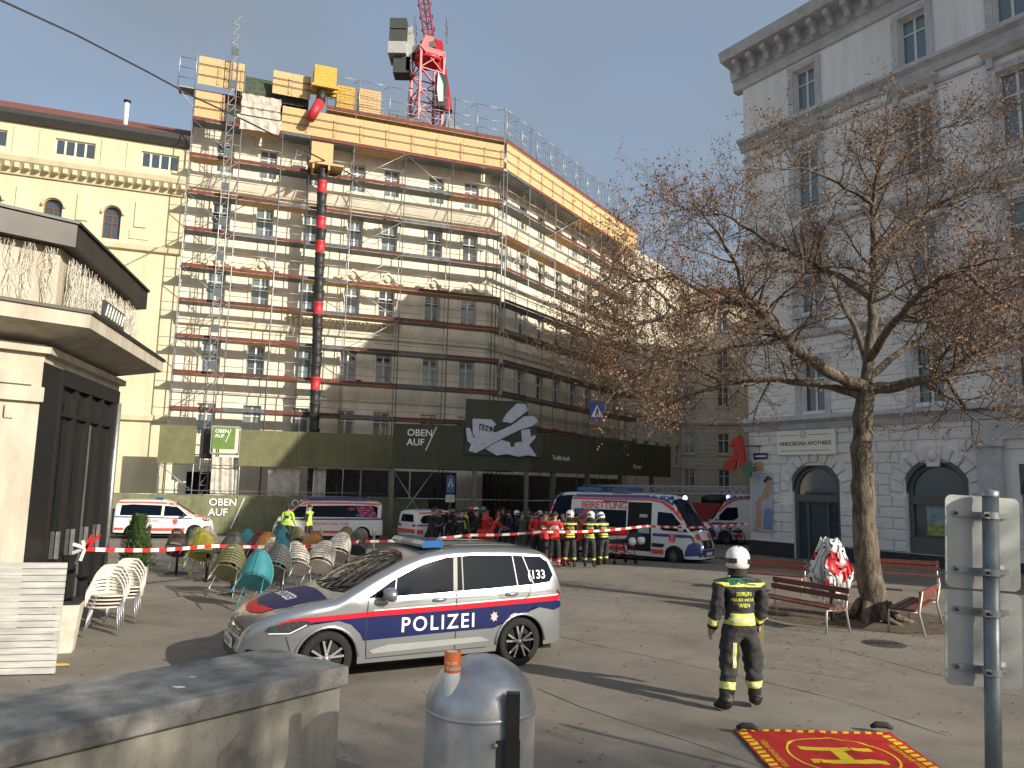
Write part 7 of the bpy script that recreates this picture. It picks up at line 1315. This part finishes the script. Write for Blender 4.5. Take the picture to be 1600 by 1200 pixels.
# ================================================================== BENCHES
m_bw = mat('bench_wood', (.135, .036, .022), .6, scale=5, var=.3, coat=.2); m_bm = mat('bench_steel', (.50, .50, .48), .4, metal=.5, var=.08)
def bench(label, o, ang, ln, face=1):
    """o = ground point at the right hand end; slats run along ang"""
    t = thing('bench', label, 'bench', (o.x, o.y, gz(o.x, o.y)), ang, 'benches around the tree')
    for i, (y, z, h_) in enumerate(((-.02, .62, .10), (-.06, .745, .10))): mb = MB(); mb.beam((0, face*y, z), (ln, face*y, z), .035, h_); mb.build('back_slat', m_bw, t)
    for i in range(4): mb = MB(); mb.beam((0, face*(.08+i*.115), .44+.004*i), (ln, face*(.08+i*.115), .44+.004*i), .10, .035); mb.build('seat_slat', m_bw, t)
    for x in (.06, ln-.06):
        mb = MB(); mb.path([(x, face*-.10, 0), (x, face*-.02, .40), (x, face*-.09, .80)], .022, 6); mb.path([(x, face*.50, 0), (x, face*.48, .41), (x, face*0, .41)], .022, 6); mb.build('end_frame', m_bm, t)
bench('red wooden bench in front of the tree holding the tape bundle', Vector((6.28, 14.55, 0)), R(116), 1.9, 1)
bench('red wooden bench farther back beside the standing firefighter', G(1262, 928), R(150), 1.9, 1); bench('red wooden bench right of the tree trunk', Vector((7.45, 14.35, 0)), R(52), 1.9, 1); bench('red wooden bench behind the tree trunk', G(1470, 926), R(155), 2.0, 1)
tbp = Vector((6.52, 15.85, 0)); tu = thing('tape_bundle', 'bunch of red and white plastic draped over a post by the bench', 'plastic bundle', tbp); mb = MB(); mb.tube((0, 0, 0), (0, 0, 1.45), .04, 8); mb.build('post', m_pole, tu)
dr = MB(); dr.smooth = True; na, nz2 = 40, 14
for i in range(na):
    for j in range(nz2):
        def f_(i, j):
            a = 2*math.pi*i/na; t_ = j/nz2; r_ = (.17+.17*math.sin(t_*2.3))*(1+.20*math.sin(a*4+1.2+t_*2)*(.5+t_)+.12*math.sin(a*9+t_*3)*t_+.18*noise.noise(Vector((math.cos(a)*2, math.sin(a)*2, t_*4)))); return Vector((r_*math.cos(a), r_*math.sin(a), 1.60-1.02*t_+.16*math.sin(a*3+2)*t_+(.05*math.sin(a*5) if j == 0 else 0)))
        nv_ = noise.noise(Vector((i*.16, j*.20, 4.1))); dr.cur = 1 if nv_ > .20 and j > 2 else 0; dr.add([f_(i, j), f_(i+1, j), f_(i+1, j+1), f_(i, j+1)], [(0, 1, 2, 3)])
dr.cur = 0; dr.lathe([(.001, 1.62), (.09, 1.61), (.14, 1.58)], 16, caps=False)
dm_ = dr.build('draped_plastic', [mat('plastic_white', (.66, .66, .65), .3, var=.10, scale=9), mat('plastic_red', (.55, .03, .04), .35, var=.1)], tu); bm2 = bmesh.new(); bm2.from_mesh(dm_.data); bmesh.ops.remove_doubles(bm2, verts=bm2.verts, dist=.001); bm2.to_mesh(dm_.data); bm2.free()
for i in range(7): mb = MB(); a = rc.uniform(0, 6.28); mb.beam((.25*math.cos(a), .25*math.sin(a), .65), (.2*math.cos(a)+.03, .22*math.sin(a), .35+rc.uniform(-.1, .1)), .05, .006); mb.build('tape_end', MATS['plastic_white'], tu)
# tree pit
so_ = MB(); so_.add([(7.3+1.9*math.cos(a)*(1+.25*noise.noise(Vector((math.cos(a), math.sin(a), 1)))), 16.6+2.0*math.sin(a)*(1+.25*noise.noise(Vector((math.cos(a), math.sin(a), 5)))), .006) for a in [i*2*math.pi/40 for i in range(40)]], [list(range(40))]); struct(so_.build('tree_pit_soil', mat('bare_soil', (.13, .098, .065), .95, scale=5, col2=(.06, .047, .032), bump=.6, bscale=25)))
# ================================================================== TREE
m_bark = mat('bark', (.175, .14, .10), .9, scale=7, col2=(.05, .04, .03), bump=1.0, bscale=24, detail=9, stretch=(2.2, 2.2, .55), contrast=(.38, .62)); m_twig = mat('twig_bark', (.10, .068, .05), .85, var=.25); m_leaf = mat('dry_leaves', (.29, .16, .085), .8, scale=3, col2=(.14, .08, .045))
def make_tree(base, limbs, seed, label, name='bare_tree', dens=1.0):
    rg = random.Random(seed); t = thing(name, label, 'tree', base); tr = MB(); br = MB(); tw_ = MB(); lv = MB(); B = Vector(base)
    def rnd(): return Vector((rg.gauss(0, 1), rg.gauss(0, 1), rg.gauss(0, 1))).normalized()
    def leafs(p, n_):
        for _ in range(n_):
            q = p+rnd()*rg.uniform(.0, .10); a = rnd()*rg.uniform(.008, .024); b_ = a.cross(rnd()); b_ = b_.normalized()*a.length*.7 if b_.length > 1e-4 else Vector((.02, 0, 0)); lv.add([q-a-b_, q+a-b_*.6, q+a+b_, q-a+b_*.6], [(0, 1, 2, 3)])
    def grow(p, d, ln, r_, lev):
        n_ = 4 if lev < 3 else 3; pts = [p]; dd = d.copy()
        for i in range(n_): dd = (dd+rnd()*(.30 if lev > 1 else .22)+Vector((0, 0, .07))).normalized(); pts.append(pts[-1]+dd*ln/n_)
        rs = [r_*(1-.72*i/n_) for i in range(n_+1)]; (br if lev <= 2 else tw_).path(pts, rs, 5 if lev <= 1 else (4 if lev == 2 else 3), cap=False)
        if lev >= 4: leafs(pts[-1], rg.choice((0, 1, 2, 4, 6, 7))); leafs(pts[1], rg.choice((0, 1, 2, 3))); return
        if lev == 3: leafs(pts[-1], rg.choice((0, 1, 3)))
        k = {1: 6, 2: 6, 3: 5}[lev]
        for i in range(k):
            f = .25+.75*(i+rg.random()*.6)/k; j = min(n_-1, int(f*n_)); q = pts[j].lerp(pts[j+1], f*n_-j); side = rnd(); side = (side-dd*side.dot(dd)).normalized(); grow(q, (dd*.55+side*.85+Vector((0, 0, .10))).normalized(), ln*rg.uniform(.42, .62), max(.0032, r_*.42), lev+1)
    for (pts, r0, r1, spawn) in limbs:
        pts = [Vector(p)-B for p in pts]; fine = []
        for a, b_ in zip(pts[:-1], pts[1:]): fine += [a.lerp(b_, i/4)+rnd()*.03*(i > 0) for i in range(4)]
        fine.append(pts[-1]); n_ = len(fine); rs = [r0+(r1-r0)*(i/(n_-1))**.8 for i in range(n_)]
        if spawn == 0: rs = [r_*(1+.05*math.sin(i*1.7)) for i, r_ in enumerate(rs)]
        (tr if spawn == 0 else br).path(fine, rs, 14 if spawn == 0 else 8, cap=False)
        if spawn:
            tot = sum((b_-a).length for a, b_ in zip(fine[:-1], fine[1:])); m_ = int(tot*spawn*1.3)
            for i in range(m_):
                f = .22+.78*(i+rg.random())/m_; j = min(n_-2, int(f*(n_-1))); q = fine[j].lerp(fine[j+1], f*(n_-1)-j); dd = (fine[j+1]-fine[j]).normalized(); sd_ = rnd(); sd_ = (sd_-dd*sd_.dot(dd)).normalized(); grow(q, (dd*.5+sd_*.9+Vector((0, 0, .12))).normalized(), rg.uniform(.8, 1.5)*(1.15-.35*f), max(.010, rs[j]*.42), 2)
            grow(fine[-1], (fine[-1]-fine[-2]).normalized(), 1.0, r1, 2)
    tr.build('trunk', m_bark, t); br.build('branches', m_bark, t); a = tw_.build('twigs', m_twig, t, fix=False); b_ = lv.build('leaves', m_leaf, t, fix=False); tag(a, None, kind='stuff'); tag(b_, None, kind='stuff'); return t
TB = Vector((7.48, 16.12, 0)); tY = TB.y
def LP(*pp): return [at(x, y, tY+d) for x, y, d in pp]
limbs = [([TB+Vector((0, 0, -.1)), TB+Vector((0, 0, .12)), at(1362, 920, tY), at(1354, 860, tY), at(1347, 760, tY), at(1345, 700, tY), at(1350, 640, tY), at(1354, 600, tY)], .30, .18, 0),
 (LP((1352, 605, 0), (1300, 585, -.2), (1240, 545, -.6), (1200, 500, -1.0), (1165, 468, -1.3), (1120, 470, -1.7), (1060, 488, -2.0), (1000, 505, -2.3), (945, 525, -2.5)), .15, .02, 5.5),
 (LP((1350, 620, 0), (1280, 600, .3), (1200, 592, .6), (1130, 600, .9), (1075, 618, 1.1), (1040, 635, 1.2), (1010, 660, 1.2)), .10, .015, 4),
 (LP((1354, 600, 0), (1362, 520, .1), (1366, 440, .2), (1364, 360, .1), (1366, 300, 0), (1374, 250, -.1), (1388, 200, -.2)), .14, .02, 4.5),
 (LP((1356, 610, 0), (1420, 598, -.3), (1480, 588, -.6), (1530, 552, -.8), (1600, 520, -1.0), (1680, 500, -1.2)), .14, .03, 5),
 (LP((1364, 400, .1), (1420, 352, .4), (1470, 318, .7), (1540, 292, .9), (1640, 268, 1.0)), .085, .015, 5), (LP((1366, 470, .1), (1310, 430, .7), (1250, 402, 1.2), (1190, 372, 1.6), (1130, 335, 1.9), (1090, 330, 2.0)), .09, .012, 5.5),
 (LP((1165, 468, -1.3), (1150, 410, -1.5), (1120, 360, -1.7), (1085, 320, -1.9), (1055, 330, -2)), .055, .010, 5.5), (LP((1365, 320, 0), (1310, 285, -.5), (1250, 262, -.9), (1200, 270, -1.2)), .055, .010, 5), (LP((1358, 560, 0), (1400, 500, -1.2), (1440, 455, -2.4), (1500, 420, -3.4), (1560, 405, -4)), .10, .012, 5),
 (LP((1356, 570, 0), (1330, 500, 1.4), (1300, 440, 2.6), (1270, 380, 3.6)), .09, .012, 4.5), (LP((1480, 588, -.6), (1510, 640, -1.0), (1560, 640, -1.3), (1610, 660, -1.5)), .05, .012, 5), (LP((1368, 300, 0), (1420, 240, .3), (1470, 200, .5), (1530, 190, .7)), .05, .010, 5), (LP((1200, 500, -1.0), (1130, 540, -1.6), (1060, 560, -2.1), (1000, 585, -2.4), (965, 610, -2.6)), .06, .010, 5), (LP((1060, 488, -2.0), (1010, 440, -2.3), (970, 420, -2.5), (940, 440, -2.7)), .035, .008, 5.5), (LP((1500, 420, -3.4), (1560, 470, -3.8), (1620, 500, -4.2)), .05, .01, 5), (LP((1130, 600, .9), (1080, 570, 1.3), (1010, 545, 1.6), (960, 545, 1.8), (915, 560, 1.9)), .045, .008, 5), (LP((1120, 470, -1.7), (1050, 430, -1.2), (990, 440, -.8), (930, 480, -.5), (895, 530, -.3)), .045, .008, 6), (LP((1356, 590, 0), (1420, 540, .9), (1490, 500, 1.6), (1570, 450, 2.2), (1650, 420, 2.6)), .09, .012, 5)]
tree = make_tree(TB, limbs, 4, 'bare spreading tree with dry brown leaves in front of the grey house')
for i in range(7): 
    a = i*.9+.3; mb = MB(); mb.path([(.25*math.cos(a), .25*math.sin(a), .35), (.42*math.cos(a), .42*math.sin(a), .08), (.8*math.cos(a+.2), .8*math.sin(a+.2), -.02)], [.10, .085, .03], 8); mb.build('root', m_bark, tree)
t2 = copy_tree(tree); t2.location = (10.9, -4.6, 0); t2.rotation_euler = (0, 0, R(130)); t2['label'] = 'second bare tree standing behind the viewpoint, shading the wall'; t3 = copy_tree(tree); t3.location = (17.5, -8.6, 0); t3.rotation_euler = (0, 0, R(20)); t3['label'] = 'third bare tree farther behind the viewpoint'
p = G(95, 1040); mb = MB(); [mb.beam((rc.uniform(-.12, .12), rc.uniform(-.05, .05), .012), (rc.uniform(-.12, .12), rc.uniform(-.05, .05), .014), .04, .006) for _ in range(7)]; tag(mb.build('litter', m_hy, None, p), 'small yellow litter on the ground below the slatted screen', 'litter')

# dry leaves and specks lying on the square
fl_ = MB(); rg_ = random.Random(21)
for i in range(1500):
    if i < 900: x, y = 7.2+rg_.gauss(0, 2.6), 15.6+rg_.gauss(0, 2.2)
    else: x, y = rg_.uniform(-7, 9), rg_.uniform(7.5, 24)
    a = rg_.uniform(0, 6.28); s_ = rg_.uniform(.012, .032); z_ = gz(x, y)+.006; fl_.add([(x+s_*math.cos(a), y+s_*math.sin(a), z_), (x-.5*s_*math.sin(a), y+.5*s_*math.cos(a), z_+.012), (x-s_*math.cos(a), y-s_*math.sin(a), z_+.002), (x+.5*s_*math.sin(a), y-.5*s_*math.cos(a), z_+.008)], [(0, 1, 2, 3)])
tag(fl_.build('fallen_leaves', m_leaf, fix=False), 'dry brown leaves scattered over the asphalt', 'leaves', kind='stuff')
gm_ = MB()
for i in range(420):
    x, y = rg_.uniform(-6, 8), rg_.uniform(7.2, 20); r_ = rg_.uniform(.008, .022); gm_.add([(x+r_*math.cos(k*1.05), y+r_*math.sin(k*1.05), gz(x, y)+.0035) for k in range(6)], [list(range(6))])
tag(gm_.build('gum_spots', mat('gum', (.08, .075, .07), .9), fix=False), 'dark gum spots trodden into the asphalt', 'spots', kind='stuff')
